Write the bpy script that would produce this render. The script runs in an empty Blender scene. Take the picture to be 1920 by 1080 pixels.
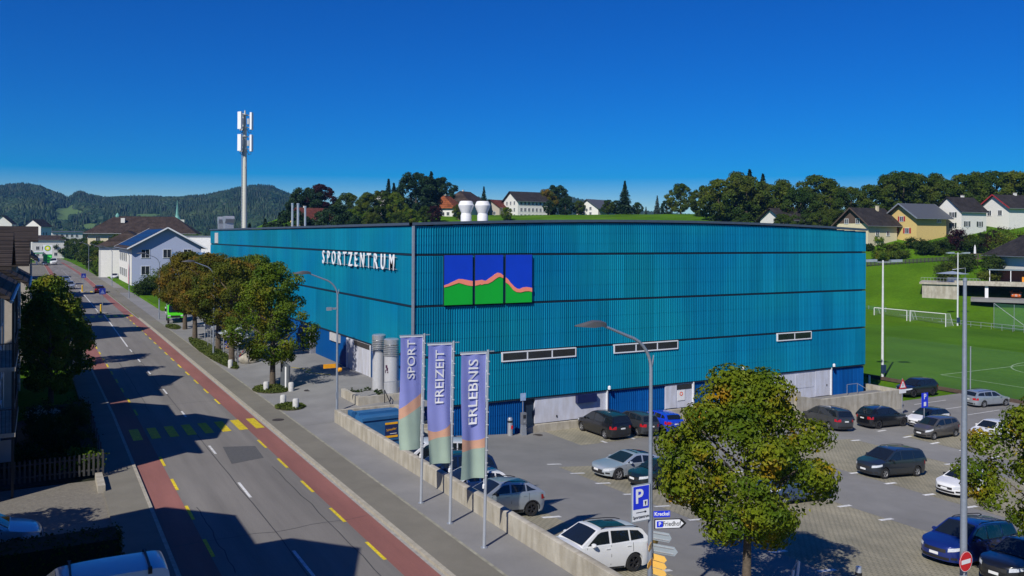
import bpy, bmesh, math, random
from mathutils import Vector, Matrix, noise as mnoise
R = math.radians
scene = bpy.context.scene
col = scene.collection
# ---------------------------------------------------------------- camera
HEAD = R(28.95)
cam_d = bpy.data.cameras.new('camera'); cam = bpy.data.objects.new('camera', cam_d); col.objects.link(cam)
cam_d.sensor_width = 36.0; cam_d.lens = 30.0; cam_d.shift_y = -0.0497
cam_d.clip_start = 0.3; cam_d.clip_end = 20000
cam.matrix_world = Matrix.Translation((0, 0, 11.5)) @ Matrix.Rotation(-HEAD, 4, 'Z') @ Matrix.Rotation(R(90), 4, 'X') @ Matrix.Rotation(R(0.30), 4, 'Z')
scene.camera = cam
# ---------------------------------------------------------------- sky and sun
SUN_EL, SUN_AZ = R(40.3), R(33)                 # shadows fall towards (cos az, sin az)
world = bpy.data.worlds.new('World'); scene.world = world; world.use_nodes = True
wn = world.node_tree.nodes; wl = world.node_tree.links; wn.clear()
sky = wn.new('ShaderNodeTexSky'); sky.sky_type = 'NISHITA'; sky.sun_disc = False
sky.sun_elevation = SUN_EL
sky.sun_rotation = math.atan2(-math.cos(SUN_AZ), -math.sin(SUN_AZ))
sky.altitude = 600; sky.air_density = 1.0; sky.dust_density = 0.0; sky.ozone_density = 6.0
hs = wn.new('ShaderNodeHueSaturation'); hs.inputs['Hue'].default_value = 0.524; hs.inputs['Saturation'].default_value = 2.1; hs.inputs['Value'].default_value = 1.25
bg = wn.new('ShaderNodeBackground'); bg.inputs['Strength'].default_value = 0.070
wo = wn.new('ShaderNodeOutputWorld')
wl.new(sky.outputs[0], hs.inputs['Color']); wl.new(hs.outputs[0], bg.inputs[0]); wl.new(bg.outputs[0], wo.inputs[0])
sun_d = bpy.data.lights.new('sun', 'SUN'); sun_d.energy = 5.0; sun_d.angle = R(0.5); sun_d.color = (1.0, 0.955, 0.88)
sun = bpy.data.objects.new('sun', sun_d); col.objects.link(sun)
sd = Vector((math.cos(SUN_AZ) * math.cos(SUN_EL), math.sin(SUN_AZ) * math.cos(SUN_EL), -math.sin(SUN_EL)))
sun.rotation_euler = sd.to_track_quat('-Z', 'Y').to_euler()
scene.view_settings.view_transform = 'Standard'; scene.view_settings.look = 'None'
scene.view_settings.exposure = 0.0; scene.view_settings.gamma = 1.0
scene.cycles.use_denoising = True
scene.cycles.max_bounces = 5; scene.cycles.diffuse_bounces = 2; scene.cycles.glossy_bounces = 3
scene.cycles.transmission_bounces = 3; scene.cycles.transparent_max_bounces = 12
scene.cycles.caustics_reflective = False; scene.cycles.caustics_refractive = False
# ---------------------------------------------------------------- helpers
random.seed(7)
U = random.uniform
def lin(c):
    if isinstance(c, str):
        c = [int(c[i:i+2], 16) / 255 for i in (0, 2, 4)]
        c = [x / 12.92 if x <= .04045 else ((x + .055) / 1.055) ** 2.4 for x in c]
    return (c[0], c[1], c[2], 1.0)
MATS = {}
def mat(name, c, rough=.6, metal=0.0, var=.12, vscale=3.0, bump=0.0, bscale=20.0, c2=None, spec=.5, coat=0.0, streak=0.0, island=0.0, trans=0.0, emit=None, alpha=1.0, coords='Object', stretch=None, grain=0.0, gscale=30.0):
    """Principled material: base colour broken up by two noises, optional bump, vertical streaks, per-piece variation."""
    if name in MATS: return MATS[name]
    m = bpy.data.materials.new(name); m.use_nodes = True; MATS[name] = m
    n = m.node_tree.nodes; l = m.node_tree.links; p = n['Principled BSDF']
    p.inputs['Roughness'].default_value = rough; p.inputs['Metallic'].default_value = metal
    p.inputs['Specular IOR Level'].default_value = spec
    p.inputs['Coat Weight'].default_value = coat; p.inputs['Coat Roughness'].default_value = .04
    c = lin(c); p.inputs['Base Color'].default_value = c
    if alpha < 1: p.inputs['Alpha'].default_value = alpha
    if emit: p.inputs['Emission Color'].default_value = lin(emit[0]); p.inputs['Emission Strength'].default_value = emit[1]
    tc = n.new('ShaderNodeTexCoord'); src = tc.outputs[coords]
    if stretch:
        mp = n.new('ShaderNodeMapping'); mp.inputs['Scale'].default_value = stretch; l.new(src, mp.inputs[0]); src = mp.outputs[0]
    out = None
    if var > 0 or c2:
        t = n.new('ShaderNodeTexNoise'); t.inputs['Scale'].default_value = vscale; t.inputs['Detail'].default_value = 6; t.inputs['Roughness'].default_value = .65
        l.new(src, t.inputs['Vector'])
        r = n.new('ShaderNodeValToRGB'); r.color_ramp.elements[0].position = .33; r.color_ramp.elements[1].position = .68
        a = [x * (1 - var) for x in c[:3]]; b = [min(1, x * (1 + var)) for x in c[:3]]
        if c2: b = lin(c2)[:3]; a = c[:3]
        r.color_ramp.elements[0].color = (*a, 1); r.color_ramp.elements[1].color = (*b, 1)
        l.new(t.outputs[0], r.inputs[0]); out = r.outputs[0]
    if grain > 0:
        t = n.new('ShaderNodeTexNoise'); t.inputs['Scale'].default_value = gscale; t.inputs['Detail'].default_value = 4; t.inputs['Roughness'].default_value = .8; l.new(tc.outputs[coords], t.inputs['Vector'])
        r = n.new('ShaderNodeMapRange'); r.inputs[1].default_value = .3; r.inputs[2].default_value = .7; r.inputs[3].default_value = 1 - grain; r.inputs[4].default_value = 1 + grain; l.new(t.outputs[0], r.inputs[0])
        t2 = n.new('ShaderNodeTexNoise'); t2.inputs['Scale'].default_value = .07; t2.inputs['Detail'].default_value = 5; l.new(tc.outputs[coords], t2.inputs['Vector'])
        r2 = n.new('ShaderNodeMapRange'); r2.inputs[1].default_value = .35; r2.inputs[2].default_value = .65; r2.inputs[3].default_value = 1 - grain * .8; r2.inputs[4].default_value = 1 + grain * .8; l.new(t2.outputs[0], r2.inputs[0])
        mu = n.new('ShaderNodeMath'); mu.operation = 'MULTIPLY'; l.new(r.outputs[0], mu.inputs[0]); l.new(r2.outputs[0], mu.inputs[1])
        hv = n.new('ShaderNodeHueSaturation'); l.new(mu.outputs[0], hv.inputs['Value'])
        if out: l.new(out, hv.inputs['Color'])
        else: hv.inputs['Color'].default_value = c
        out = hv.outputs[0]
    if streak > 0:
        mp = n.new('ShaderNodeMapping'); mp.inputs['Scale'].default_value = (1.7, 1.7, .35); l.new(tc.outputs['Object'], mp.inputs[0])
        t = n.new('ShaderNodeTexNoise'); t.inputs['Scale'].default_value = 1.6; t.inputs['Detail'].default_value = 5; l.new(mp.outputs[0], t.inputs['Vector'])
        r = n.new('ShaderNodeValToRGB'); r.color_ramp.elements[0].position = .38; r.color_ramp.elements[1].position = .62
        k = 1 - streak; r.color_ramp.elements[0].color = (k, k * .97, k * .92, 1); r.color_ramp.elements[1].color = (1, 1, 1, 1)
        l.new(t.outputs[0], r.inputs[0])
        mx = n.new('ShaderNodeMix'); mx.data_type = 'RGBA'; mx.blend_type = 'MULTIPLY'; mx.inputs[0].default_value = 1
        if out: l.new(out, mx.inputs[6])
        else: mx.inputs[6].default_value = c
        l.new(r.outputs[0], mx.inputs[7]); out = mx.outputs[2]
    if island > 0:
        g = n.new('ShaderNodeNewGeometry'); hv = n.new('ShaderNodeHueSaturation')
        mr = n.new('ShaderNodeMapRange'); mr.inputs[3].default_value = 1 - island; mr.inputs[4].default_value = 1 + island
        l.new(g.outputs['Random Per Island'], mr.inputs[0]); l.new(mr.outputs[0], hv.inputs['Value'])
        if out: l.new(out, hv.inputs['Color'])
        else: hv.inputs['Color'].default_value = c
        out = hv.outputs[0]
    if out: l.new(out, p.inputs['Base Color'])
    if bump > 0:
        t = n.new('ShaderNodeTexNoise'); t.inputs['Scale'].default_value = bscale; t.inputs['Detail'].default_value = 5; l.new(src, t.inputs['Vector'])
        b = n.new('ShaderNodeBump'); b.inputs['Strength'].default_value = bump; b.inputs['Distance'].default_value = .03
        l.new(t.outputs[0], b.inputs['Height']); l.new(b.outputs[0], p.inputs['Normal'])
    if trans > 0:
        tr = n.new('ShaderNodeBsdfTranslucent'); ms = n.new('ShaderNodeMixShader'); ms.inputs[0].default_value = trans
        if out: l.new(out, tr.inputs[0])
        else: tr.inputs[0].default_value = c
        l.new(p.outputs[0], ms.inputs[1]); l.new(tr.outputs[0], ms.inputs[2]); l.new(ms.outputs[0], n['Material Output'].inputs[0])
    return m
class MB:
    """collects faces; build() links them as one mesh object"""
    def __init__(s): s.v = []; s.f = []; s.mi = []; s.m = 0
    def face(s, pts):
        i = len(s.v); s.v += [tuple(p) for p in pts]; s.f.append(tuple(range(i, i + len(pts)))); s.mi.append(s.m); return s
    def grid(s, rows, close=False):
        i = len(s.v); n = len(rows[0])
        for r in rows: s.v += [tuple(p) for p in r]
        for a in range(len(rows) - 1):
            for b in range(n if close else n - 1):
                c = (b + 1) % n
                s.f.append((i + a * n + b, i + a * n + c, i + (a + 1) * n + c, i + (a + 1) * n + b)); s.mi.append(s.m)
        return s
    def box(s, x0, x1, y0, y1, z0, z1):
        i = len(s.v)
        s.v += [(x0,y0,z0),(x1,y0,z0),(x1,y1,z0),(x0,y1,z0),(x0,y0,z1),(x1,y0,z1),(x1,y1,z1),(x0,y1,z1)]
        for q in ((0,3,2,1),(4,5,6,7),(0,1,5,4),(1,2,6,5),(2,3,7,6),(3,0,4,7)): s.f.append(tuple(i + k for k in q)); s.mi.append(s.m)
        return s
    def obox(s, c, ux, uy, uz, hx, hy, hz):
        """box about centre c with axes ux,uy,uz and half sizes"""
        c = Vector(c); ux = Vector(ux).normalized() * hx; uy = Vector(uy).normalized() * hy; uz = Vector(uz).normalized() * hz
        i = len(s.v)
        for a, b, d in ((-1,-1,-1),(1,-1,-1),(1,1,-1),(-1,1,-1),(-1,-1,1),(1,-1,1),(1,1,1),(-1,1,1)): s.v.append(tuple(c + ux * a + uy * b + uz * d))
        for q in ((0,3,2,1),(4,5,6,7),(0,1,5,4),(1,2,6,5),(2,3,7,6),(3,0,4,7)): s.f.append(tuple(i + k for k in q)); s.mi.append(s.m)
        return s
    def bar(s, a, b, w, h=None):
        a = Vector(a); b = Vector(b); d = b - a; h = h or w
        up = Vector((0, 0, 1)) if abs(d.normalized().z) < .95 else Vector((1, 0, 0))
        x = d.cross(up).normalized(); y = x.cross(d).normalized()
        return s.obox((a + b) / 2, d, x, y, d.length / 2, w / 2, h / 2)
    def tube(s, pts, rad, n=8, caps=True):
        pts = [Vector(p) for p in pts]; rs = rad if isinstance(rad, (list, tuple)) else [rad] * len(pts)
        rows = []
        for k, p in enumerate(pts):
            d = (pts[min(k + 1, len(pts) - 1)] - pts[max(k - 1, 0)]).normalized()
            up = Vector((0, 0, 1)) if abs(d.z) < .9 else Vector((1, 0, 0))
            x = d.cross(up).normalized(); y = d.cross(x).normalized()
            rows.append([p + (x * math.cos(2 * math.pi * j / n) + y * math.sin(2 * math.pi * j / n)) * rs[k] for j in range(n)])
        s.grid(rows, True)
        if caps: s.face(rows[0][::-1]); s.face(rows[-1])
        return s
    def lathe(s, prof, n=24, c=(0, 0, 0), axis='z', caps=True):
        """prof: (radius, height) pairs about an axis through c"""
        rows = []
        for r, h in prof:
            row = []
            for j in range(n):
                a = 2 * math.pi * j / n; p = (r * math.cos(a), r * math.sin(a), h)
                if axis == 'y': p = (p[0], h, p[1])
                if axis == 'x': p = (h, p[0], p[1])
                row.append((p[0] + c[0], p[1] + c[1], p[2] + c[2]))
            rows.append(row)
        s.grid(rows, True)
        if caps: s.face(rows[0][::-1]); s.face(rows[-1])
        return s
    def prism(s, poly, z0, z1, axis='z', o=(0, 0, 0)):
        """polygon (a,b) extruded: axis z -> (a,b,*); y -> (a,*,b); x -> (*,a,b)"""
        def P(a, b, h):
            q = (a, b, h) if axis == 'z' else (a, h, b) if axis == 'y' else (h, a, b)
            return (q[0] + o[0], q[1] + o[1], q[2] + o[2])
        A = [P(a, b, z0) for a, b in poly]; B = [P(a, b, z1) for a, b in poly]; n = len(poly)
        s.face(A[::-1]); s.face(B)
        for k in range(n): s.face([A[k], A[(k + 1) % n], B[(k + 1) % n], B[k]])
        return s
    def build(s, name, m, parent=None, smooth=None, merge=False, **kw):
        me = bpy.data.meshes.new(name); me.from_pydata(s.v, [], s.f)
        ms = m if isinstance(m, (list, tuple)) else [m]
        for q in ms: me.materials.append(q)
        if len(ms) > 1: me.polygons.foreach_set('material_index', s.mi)
        if merge or smooth is not None:
            bm = bmesh.new(); bm.from_mesh(me); bmesh.ops.remove_doubles(bm, verts=bm.verts, dist=.0008)
            bmesh.ops.recalc_face_normals(bm, faces=bm.faces); bm.to_mesh(me); bm.free()
        if smooth is not None:
            me.polygons.foreach_set('use_smooth', [True] * len(me.polygons)); me.set_sharp_from_angle(angle=R(smooth))
        me.update()
        return link(name, me, parent, **kw)
def link(name, me, parent=None, loc=None, rot=None, label=None, cat=None, group=None, kind=None):
    o = bpy.data.objects.new(name, me); col.objects.link(o)
    if parent: o.parent = parent
    if loc: o.location = loc
    if rot: o.rotation_euler = rot
    return tag(o, label, cat, group, kind)
def tag(o, label=None, cat=None, group=None, kind=None):
    if label: o['label'] = label
    if cat: o['category'] = cat
    if group: o['group'] = group
    if kind: o['kind'] = kind
    return o
def thing(name, label, cat, loc=(0, 0, 0), rz=0.0, group=None):
    o = link(name, None, None, loc, (0, 0, rz)); return tag(o, label, cat, group)
def struct(mb, name, m, **kw): return mb.build(name, m, kind='structure', **kw)
def dup(o, loc=None, rz=None, label=None, group=None, parent=None, scale=None):
    c = o.copy(); col.objects.link(c)
    if parent: c.parent = parent
    if loc: c.location = loc
    if rz is not None: c.rotation_euler = (0, 0, rz)
    if scale: c.scale = (scale,) * 3 if isinstance(scale, (int, float)) else scale
    if label: c['label'] = label
    if group: c['group'] = group
    for ch in o.children: dup(ch, parent=c)
    return c
def text_mesh(txt, size, extrude=0.0, sx=1.0, align='CENTER', offset=0.0):
    """letters as mesh in the local xy plane"""
    cu = bpy.data.curves.new('letters', 'FONT'); cu.body = txt; cu.size = size; cu.extrude = extrude; cu.align_x = align; cu.align_y = 'CENTER'; cu.offset = offset; cu.resolution_u = 3
    o = bpy.data.objects.new('letters', cu); col.objects.link(o)
    dg = bpy.context.evaluated_depsgraph_get(); dg.update()
    me = bpy.data.meshes.new_from_object(o.evaluated_get(dg)); col.objects.unlink(o); bpy.data.objects.remove(o)
    for v in me.vertices: v.co.x *= sx
    return me
def put_text(name, txt, size, m, parent, origin, ux, uy, sx=1.0, extrude=.003, align='CENTER', offset=0.0, warp=None):
    """lettering laid on a face: ux reading direction, uy up direction, origin centre"""
    me = text_mesh(txt, size, extrude, sx, align, offset); me.materials.clear(); me.materials.append(m)
    ux = Vector(ux).normalized(); uy = Vector(uy).normalized(); uz = ux.cross(uy); o = Vector(origin)
    for v in me.vertices:
        p = o + ux * v.co.x + uy * v.co.y + uz * v.co.z
        v.co = warp(p) if warp else p
    me.update()
    return link(name, me, parent)
def fbm(x, y, s, seed=0.0, o=4):
    return mnoise.fractal(Vector((x * s + seed, y * s - seed, seed * .37)), 1.0, 2.0, o)
def sstep(a, b, x):
    t = min(1, max(0, (x - a) / (b - a))); return t * t * (3 - 2 * t)
def smin(a, b, k):
    h = max(k - abs(a - b), 0) / k; return min(a, b) - h * h * k * .25
def interp(tab, x):
    if x <= tab[0][0]: return tab[0][1]
    for (a, p), (b, q) in zip(tab, tab[1:]):
        if x <= b: return p + (q - p) * (x - a) / (b - a)
    return tab[-1][1]
def lot(X, Y):
    """height of the sloping car park"""
    a = -(-0.8 - 0.1 * (X - 16) - 0.03 * (Y - 28)); b = -max(-3.0 - .065 * max(0, X - 38), -4.4)
    return -smin(a, b, .4)
# ================================================================ SETTING: terrain, road, pavements, car park, pitch
RIGHT = [(-60, 12.13), (110, 12.1), (180, 11.7), (287, 11.2), (400, 8.7), (500, 5.0), (640, -2)]
LEFT = [(-60, 4.18), (60, 4.18), (112, 3.6), (250, 2.8), (350, 1.6), (450, -1.0), (500, -2.8), (640, -9)]
PITCH = -4.4
HPROF = [(0, 0), (172, 0), (192, 2.2), (222, 10.0), (247, 16.0), (278, 22.5), (300, 24.5), (330, 24.5), (420, 20), (700, 25), (3000, 30)]
def base_h(X, Y):
    if X < 15.95: return 0.0
    if Y < 54.8:
        return lot(X, Y) if X < 86 else PITCH
    if X < 22.6 and Y < 136: return .5 * sstep(14, 21, X)
    if Y < 134.7: return PITCH if X > 68 else PITCH
    a = .5 + (PITCH - .5) * sstep(22, 75, X)
    return a + (0 - a) * sstep(190, 330, Y) * (1 - sstep(80, 160, X))
def hill_h(X, Y):
    t = .797 * X + .604 * Y
    if t < 165: return 0.0
    m = sstep(.10, .30, X / max(Y, 1.0)) if Y > 0 else 1
    return interp(HPROF, t) * m
def ground_h(X, Y): return base_h(X, Y) + hill_h(X, Y)
def xs(*segs):
    out = []
    for a, b, n in segs: out += [a + (b - a) * k / n for k in range(n)]
    return out + [segs[-1][1]]
M_grass = mat('meadow_grass', (.052, .130, .004), .9, var=.0, c2=(.082, .168, .007), vscale=.09, bump=.5, bscale=6, spec=.05, grain=.22, gscale=1.6)
M_ground = mat('open_ground', (.055, .105, .02), .95, c2=(.085, .12, .035), vscale=.02, bump=.4, bscale=2)
gx = xs((-4000, -600, 6), (-600, -60, 9), (-60, 0, 6), (0, 15.9, 4), (15.92, 16.06, 1), (16.2, 22.55, 4), (22.6, 68.6, 12), (68.7, 100, 8), (100, 330, 46), (330, 900, 12), (900, 5000, 8))
gy = xs((-700, -60, 6), (-60, 0, 4), (0, 54.7, 14), (54.85, 134.5, 12), (134.7, 420, 58), (420, 900, 10), (900, 6000, 8))
g = MB(); g.grid([[(x, y, ground_h(x, y) - .10 - (.25 if 22.7 < x < 68.5 and 55 < y < 134.4 else 0)) for x in gx] for y in gy][::1])
g.f = [f[::-1] for f in g.f] if False else g.f
struct(g, 'ground', M_grass, smooth=60)

M_road = mat('road_asphalt', (.182, .170, .152), .82, var=.20, vscale=.7, bump=.35, bscale=60, stretch=(1.0, .06, 1), grain=.12)
M_lane = mat('red_cycle_lane', (.245, .098, .080), .85, var=.16, vscale=.7, bump=.3, bscale=50, stretch=(1, .12, 1), grain=.15)
M_pave = mat('pavement_asphalt', (.180, .168, .135), .88, var=.10, vscale=.6, bump=.3, bscale=50, spec=.3, grain=.12)
M_court = mat('forecourt_asphalt', (.215, .211, .202), .88, var=.12, vscale=.35, bump=.3, bscale=45, grain=.12)
M_lot = mat('car_park_asphalt', (.205, .200, .188), .85, var=.13, vscale=.3, bump=.35, bscale=50, grain=.14)
M_kerb = mat('granite_kerb', (.36, .33, .26), .85, var=.2, vscale=4, bump=.3, bscale=30)
M_gutter = mat('gutter_stone', (.30, .29, .27), .85, var=.2, vscale=3)
M_white = mat('road_paint_white', (.62, .62, .60), .7, var=.2, vscale=5, grain=.25, gscale=9)
M_yellow = mat('road_paint_yellow', (.66, .50, .015), .7, var=.18, vscale=4, grain=.22, gscale=8)
YS = [-60 + 4 * k for k in range(0, 75)] + [240 + 20 * k for k in range(0, 21)]
def strip(name, fa, fb, z, m, ys=YS, seg=1):
    b = MB(); b.grid([[(fa(y) + (fb(y) - fa(y)) * k / seg, y, z) for k in range(seg + 1)] for y in ys]); return struct(b, name, m)
le = lambda y: interp(LEFT, y); re = lambda y: interp(RIGHT, y)
strip('road', le, re, .004, M_road, seg=4)
NEAR = [y for y in YS if y < 420]
strip('cycle_lane_left', lambda y: le(y) + .05, lambda y: le(y) + 1.24, .009, M_lane, NEAR)
strip('cycle_lane_right', lambda y: re(y) - 1.26, lambda y: re(y) - .16, .009, M_lane, NEAR)
strip('gutter_right', lambda y: re(y) - .16, lambda y: re(y) - .02, .010, M_gutter, NEAR)
strip('gutter_left', lambda y: le(y) + .0, lambda y: le(y) + .05, .010, M_gutter, NEAR)
def raised(name, fa, fb, z, m, ys, z0=-.15):
    b = MB(); b.grid([[(fa(y), y, z0), (fa(y), y, z), (fb(y), y, z), (fb(y), y, z0)] for y in ys]); return struct(b, name, m)
raised('kerb_right', lambda y: re(y) - .02, lambda y: re(y) + .16, .12, M_kerb, [y for y in YS if y < 132])
raised('kerb_left', lambda y: le(y) - .14, lambda y: le(y) + .0, .12, M_kerb, [y for y in YS if y < 500])
raised('pavement_right', lambda y: re(y) + .16, lambda y: 13.73, .112, M_pave, [y for y in YS if y < 200])
strip('pavement_far_right', lambda y: re(y) + .05, lambda y: re(y) + 2.6, .02, M_pave, [y for y in YS if 196 <= y <= 640])
raised('pavement_left', lambda y: le(y) - 1.65, lambda y: le(y) - .14, .115, M_pave, YS)
strip('kerb_edge_line', lambda y: 13.70, lambda y: 13.82, .121, mat('edge_stone', (.27, .26, .20), .9, var=.3, vscale=3), [y for y in YS if y < 120])
b = MB(); b.grid([[(x, y, .114 + .42 * sstep(14.5, 21, x) * sstep(44, 50.8, y)) for x in (13.74, 14.5, 15.3, 15.78)] for y in [-60 + 5 * k for k in range(0, 23)] + [50.88]])
struct(b, 'verge_path', M_court)
b = MB(); b.grid([[(x, y, .114 + .42 * sstep(14.5, 21, x)) for x in (13.74, 14.5, 15.3, 16.2, 17.2, 18.3, 19.5, 21, 22.7)] for y in [50.9] + [53 + 4 * k for k in range(21)] + [136.5]])
struct(b, 'forecourt', M_court)
b = MB(); b.grid([[(x, y, .116) for x in (13.74, 18, 24, 32)] for y in (136.4, 150, 165, 185)]); struct(b, 'side_street', M_court)
b = MB(); b.grid([[(interp(RIGHT, y) + 2.5, y, .03), (17.3, y, .03)] for y in (185.2, 200, 220, 240, 262)]); struct(b, 'yard_right', M_court)
b = MB(); b.grid([[(-14, y, .02), (interp(LEFT, y) - 1.66, y, .02)] for y in (88, 110, 140, 180, 220, 260, 300, 340, 380, 400)]); struct(b, 'yard_left', M_pave)
# car park surface
b = MB(); b.grid([[(x, y, lot(x, y) + .004) for x in xs((16.1, 86, 60))] for y in xs((-20, 54.74, 60))])
struct(b, 'car_park', M_lot, smooth=60)
# paver bays: strips of small concrete setts, joints from the material
def paver_mat():
    m = bpy.data.materials.new('paver_bays'); m.use_nodes = True; n = m.node_tree.nodes; l = m.node_tree.links; p = n['Principled BSDF']; p.inputs['Roughness'].default_value = .9
    tc = n.new('ShaderNodeTexCoord'); mp = n.new('ShaderNodeMapping'); mp.inputs['Rotation'].default_value = (0, 0, R(90)); l.new(tc.outputs['Object'], mp.inputs[0])
    bt = n.new('ShaderNodeTexBrick'); bt.inputs['Scale'].default_value = 1.0; bt.inputs['Brick Width'].default_value = .34; bt.inputs['Row Height'].default_value = .17; bt.inputs['Mortar Size'].default_value = .022; bt.inputs['Mortar Smooth'].default_value = .3
    bt.inputs['Color1'].default_value = (.35, .32, .235, 1); bt.inputs['Color2'].default_value = (.30, .28, .21, 1); bt.inputs['Mortar'].default_value = (.16, .155, .105, 1); l.new(mp.outputs[0], bt.inputs[0])
    t = n.new('ShaderNodeTexNoise'); t.inputs['Scale'].default_value = .45; t.inputs['Detail'].default_value = 6; l.new(tc.outputs['Object'], t.inputs[0])
    r = n.new('ShaderNodeValToRGB'); r.color_ramp.elements[0].position = .3; r.color_ramp.elements[0].color = (.72, .72, .70, 1); r.color_ramp.elements[1].position = .7; r.color_ramp.elements[1].color = (1.15, 1.12, 1.08, 1); l.new(t.outputs[0], r.inputs[0])
    mx = n.new('ShaderNodeMix'); mx.data_type = 'RGBA'; mx.blend_type = 'MULTIPLY'; mx.inputs[0].default_value = 1; l.new(bt.outputs[0], mx.inputs[6]); l.new(r.outputs[0], mx.inputs[7]); l.new(mx.outputs[2], p.inputs['Base Color'])
    bp = n.new('ShaderNodeBump'); bp.inputs['Strength'].default_value = .7; bp.inputs['Distance'].default_value = .02; bp.invert = True; l.new(bt.outputs['Fac'], bp.inputs['Height']); l.new(bp.outputs[0], p.inputs['Normal'])
    return m
M_paver = paver_mat()
def bays(name, x0, x1, y0, y1, m=None, dz=.011):
    b = MB(); nx = max(2, int((x1 - x0) / 1.0)); ny = max(2, int((y1 - y0) / 1.0))
    b.grid([[(x0 + (x1 - x0) * i / nx, y0 + (y1 - y0) * j / ny, lot(x0 + (x1 - x0) * i / nx, y0 + (y1 - y0) * j / ny) + dz) for i in range(nx + 1)] for j in range(ny + 1)])
    return struct(b, name, m or M_paver)
bays('paver_bay_wall_row', 16.1, 20.9, -15, 45.5)
bays('paver_bay_middle_row', 27.6, 38.3, -15, 43.9)
bays('paver_bay_far_row', 45.6, 55.6, -15, 45.5)
bays('paver_bay_facade_row', 33.0, 56.0, 49.6, 54.5)
bays('paver_bay_field_row', 61.0, 66.5, -10, 45)
# bay ticks (painted white dashes)
def tick(x, y, w=.5, d=.12):
    b = MB(); b.face([(x - w, y - d, lot(x - w, y - d) + .018), (x + w, y - d, lot(x + w, y - d) + .018), (x + w, y + d, lot(x + w, y + d) + .018), (x - w, y + d, lot(x - w, y + d) + .018)]); return b
b = MB()
def addm(b, q):
    i = len(b.v); b.v += q.v; b.f += [tuple(k + i for k in f) for f in q.f]; b.mi += q.mi
k = 0
for j in range(-6, 9):
    y = 26.45 + 2.6 * (j - 0)
    for x in (27.75, 38.15, 45.75, 55.4): 
        if y < 45: addm(b, tick(x, y + (.3 if x > 40 else 0)))
for j in range(-6, 8): addm(b, tick(20.75, 28.3 + 2.65 * j))
for j in range(0, 9): addm(b, tick(35.06 + 2.45 * j, 49.75, .12, .35))
for x in (61.1,): 
    for j in range(0, 6): addm(b, tick(x, 47.0 - 2.4 * j))
for y in (47.6, 50.2, 53.0): addm(b, tick(76.0, y, 2.4, .07))
struct(b, 'bay_markings', M_white)
# road markings: each dash is its own mesh piece in one painted-marking sheet per colour
b = MB(); yb = MB()
def dash(B, x0, x1, y0, y1, z=.014, f=None):
    B.face([(x0, y0, z), (x1, y0, z), (x1, y1, z), (x0, y1, z)])
cx = lambda y: (le(y) + re(y)) / 2
for y0, y1 in ((-6, -3.4), (1, 3.6), (8, 10.6), (15.5, 18), (22.5, 25), (28.4, 31.1), (38.3, 40.9), (46.8, 48.8), (57.2, 59.2), (66.2, 68.4), (76.2, 78.3), (84, 86.2), (91.5, 93.7)):
    dash(b, cx(y0) - .06, cx(y0) + .06, y0, y1)
yy = [96, 104, 112, 120, 128, 136]
for k in range(len(yy) - 1): b.face([(cx(yy[k]) - .07 + .5 * math.sin((yy[k] - 96) / 44), yy[k], .014), (cx(yy[k]) + .07 + .5 * math.sin((yy[k] - 96) / 44), yy[k], .014), (cx(yy[k + 1]) + .07 + .5 * math.sin((yy[k + 1] - 96) / 44), yy[k + 1], .014), (cx(yy[k + 1]) - .07 + .5 * math.sin((yy[k + 1] - 96) / 44), yy[k + 1], .014)])
yy = [142, 152, 162, 172, 182]
for k in range(len(yy) - 1): b.face([(cx(yy[k]) - .07, yy[k], .014), (cx(yy[k]) + .07, yy[k], .014), (cx(yy[k + 1]) + .07, yy[k + 1], .014), (cx(yy[k + 1]) - .07, yy[k + 1], .014)])
for k in range(14): dash(b, cx(196 + k * 9) - .07, cx(196 + k * 9) + .07, 196 + k * 9, 199 + k * 9)
for k in range(-8, 24):
    y0 = 27.3 + k * 4.55
    if 50 < y0 < 56: continue
    dash(yb, le(y0) + 1.24, le(y0) + 1.37, y0, y0 + 2.0)
    dash(yb, re(y0) - 1.39, re(y0) - 1.26, y0 + 1.4, y0 + 3.4)
for k in range(8): dash(yb, 4.62 + k * .96, 5.12 + k * .96, 51.9, 54.9, .015)
for k in range(8): dash(yb, 4.3 + k * .98, 4.8 + k * .98, 131.6, 134.8, .015)
for k in range(8): dash(yb, 4.0 + k * .98, 4.5 + k * .98, 190.5, 193.5, .015)
# zig-zag parking mark by the hall
for p, q in (((18.6, 72), (19.6, 69.5)), ((19.6, 69.5), (18.9, 68.8)), ((18.9, 68.8), (20.2, 66.0)), ((16.8, 84), (17.3, 80.5))):
    z = .55; d = Vector((q[0] - p[0], q[1] - p[1], 0)).normalized(); nn = Vector((-d.y, d.x, 0)) * .06
    zz = lambda x: .13 + .42 * sstep(14.5, 21, x)
    yb.face([(p[0] + nn.x, p[1] + nn.y, zz(p[0])), (q[0] + nn.x, q[1] + nn.y, zz(q[0])), (q[0] - nn.x, q[1] - nn.y, zz(q[0])), (p[0] - nn.x, p[1] - nn.y, zz(p[0]))])
struct(b, 'white_road_markings', M_white); struct(yb, 'yellow_road_markings', M_yellow)
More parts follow.
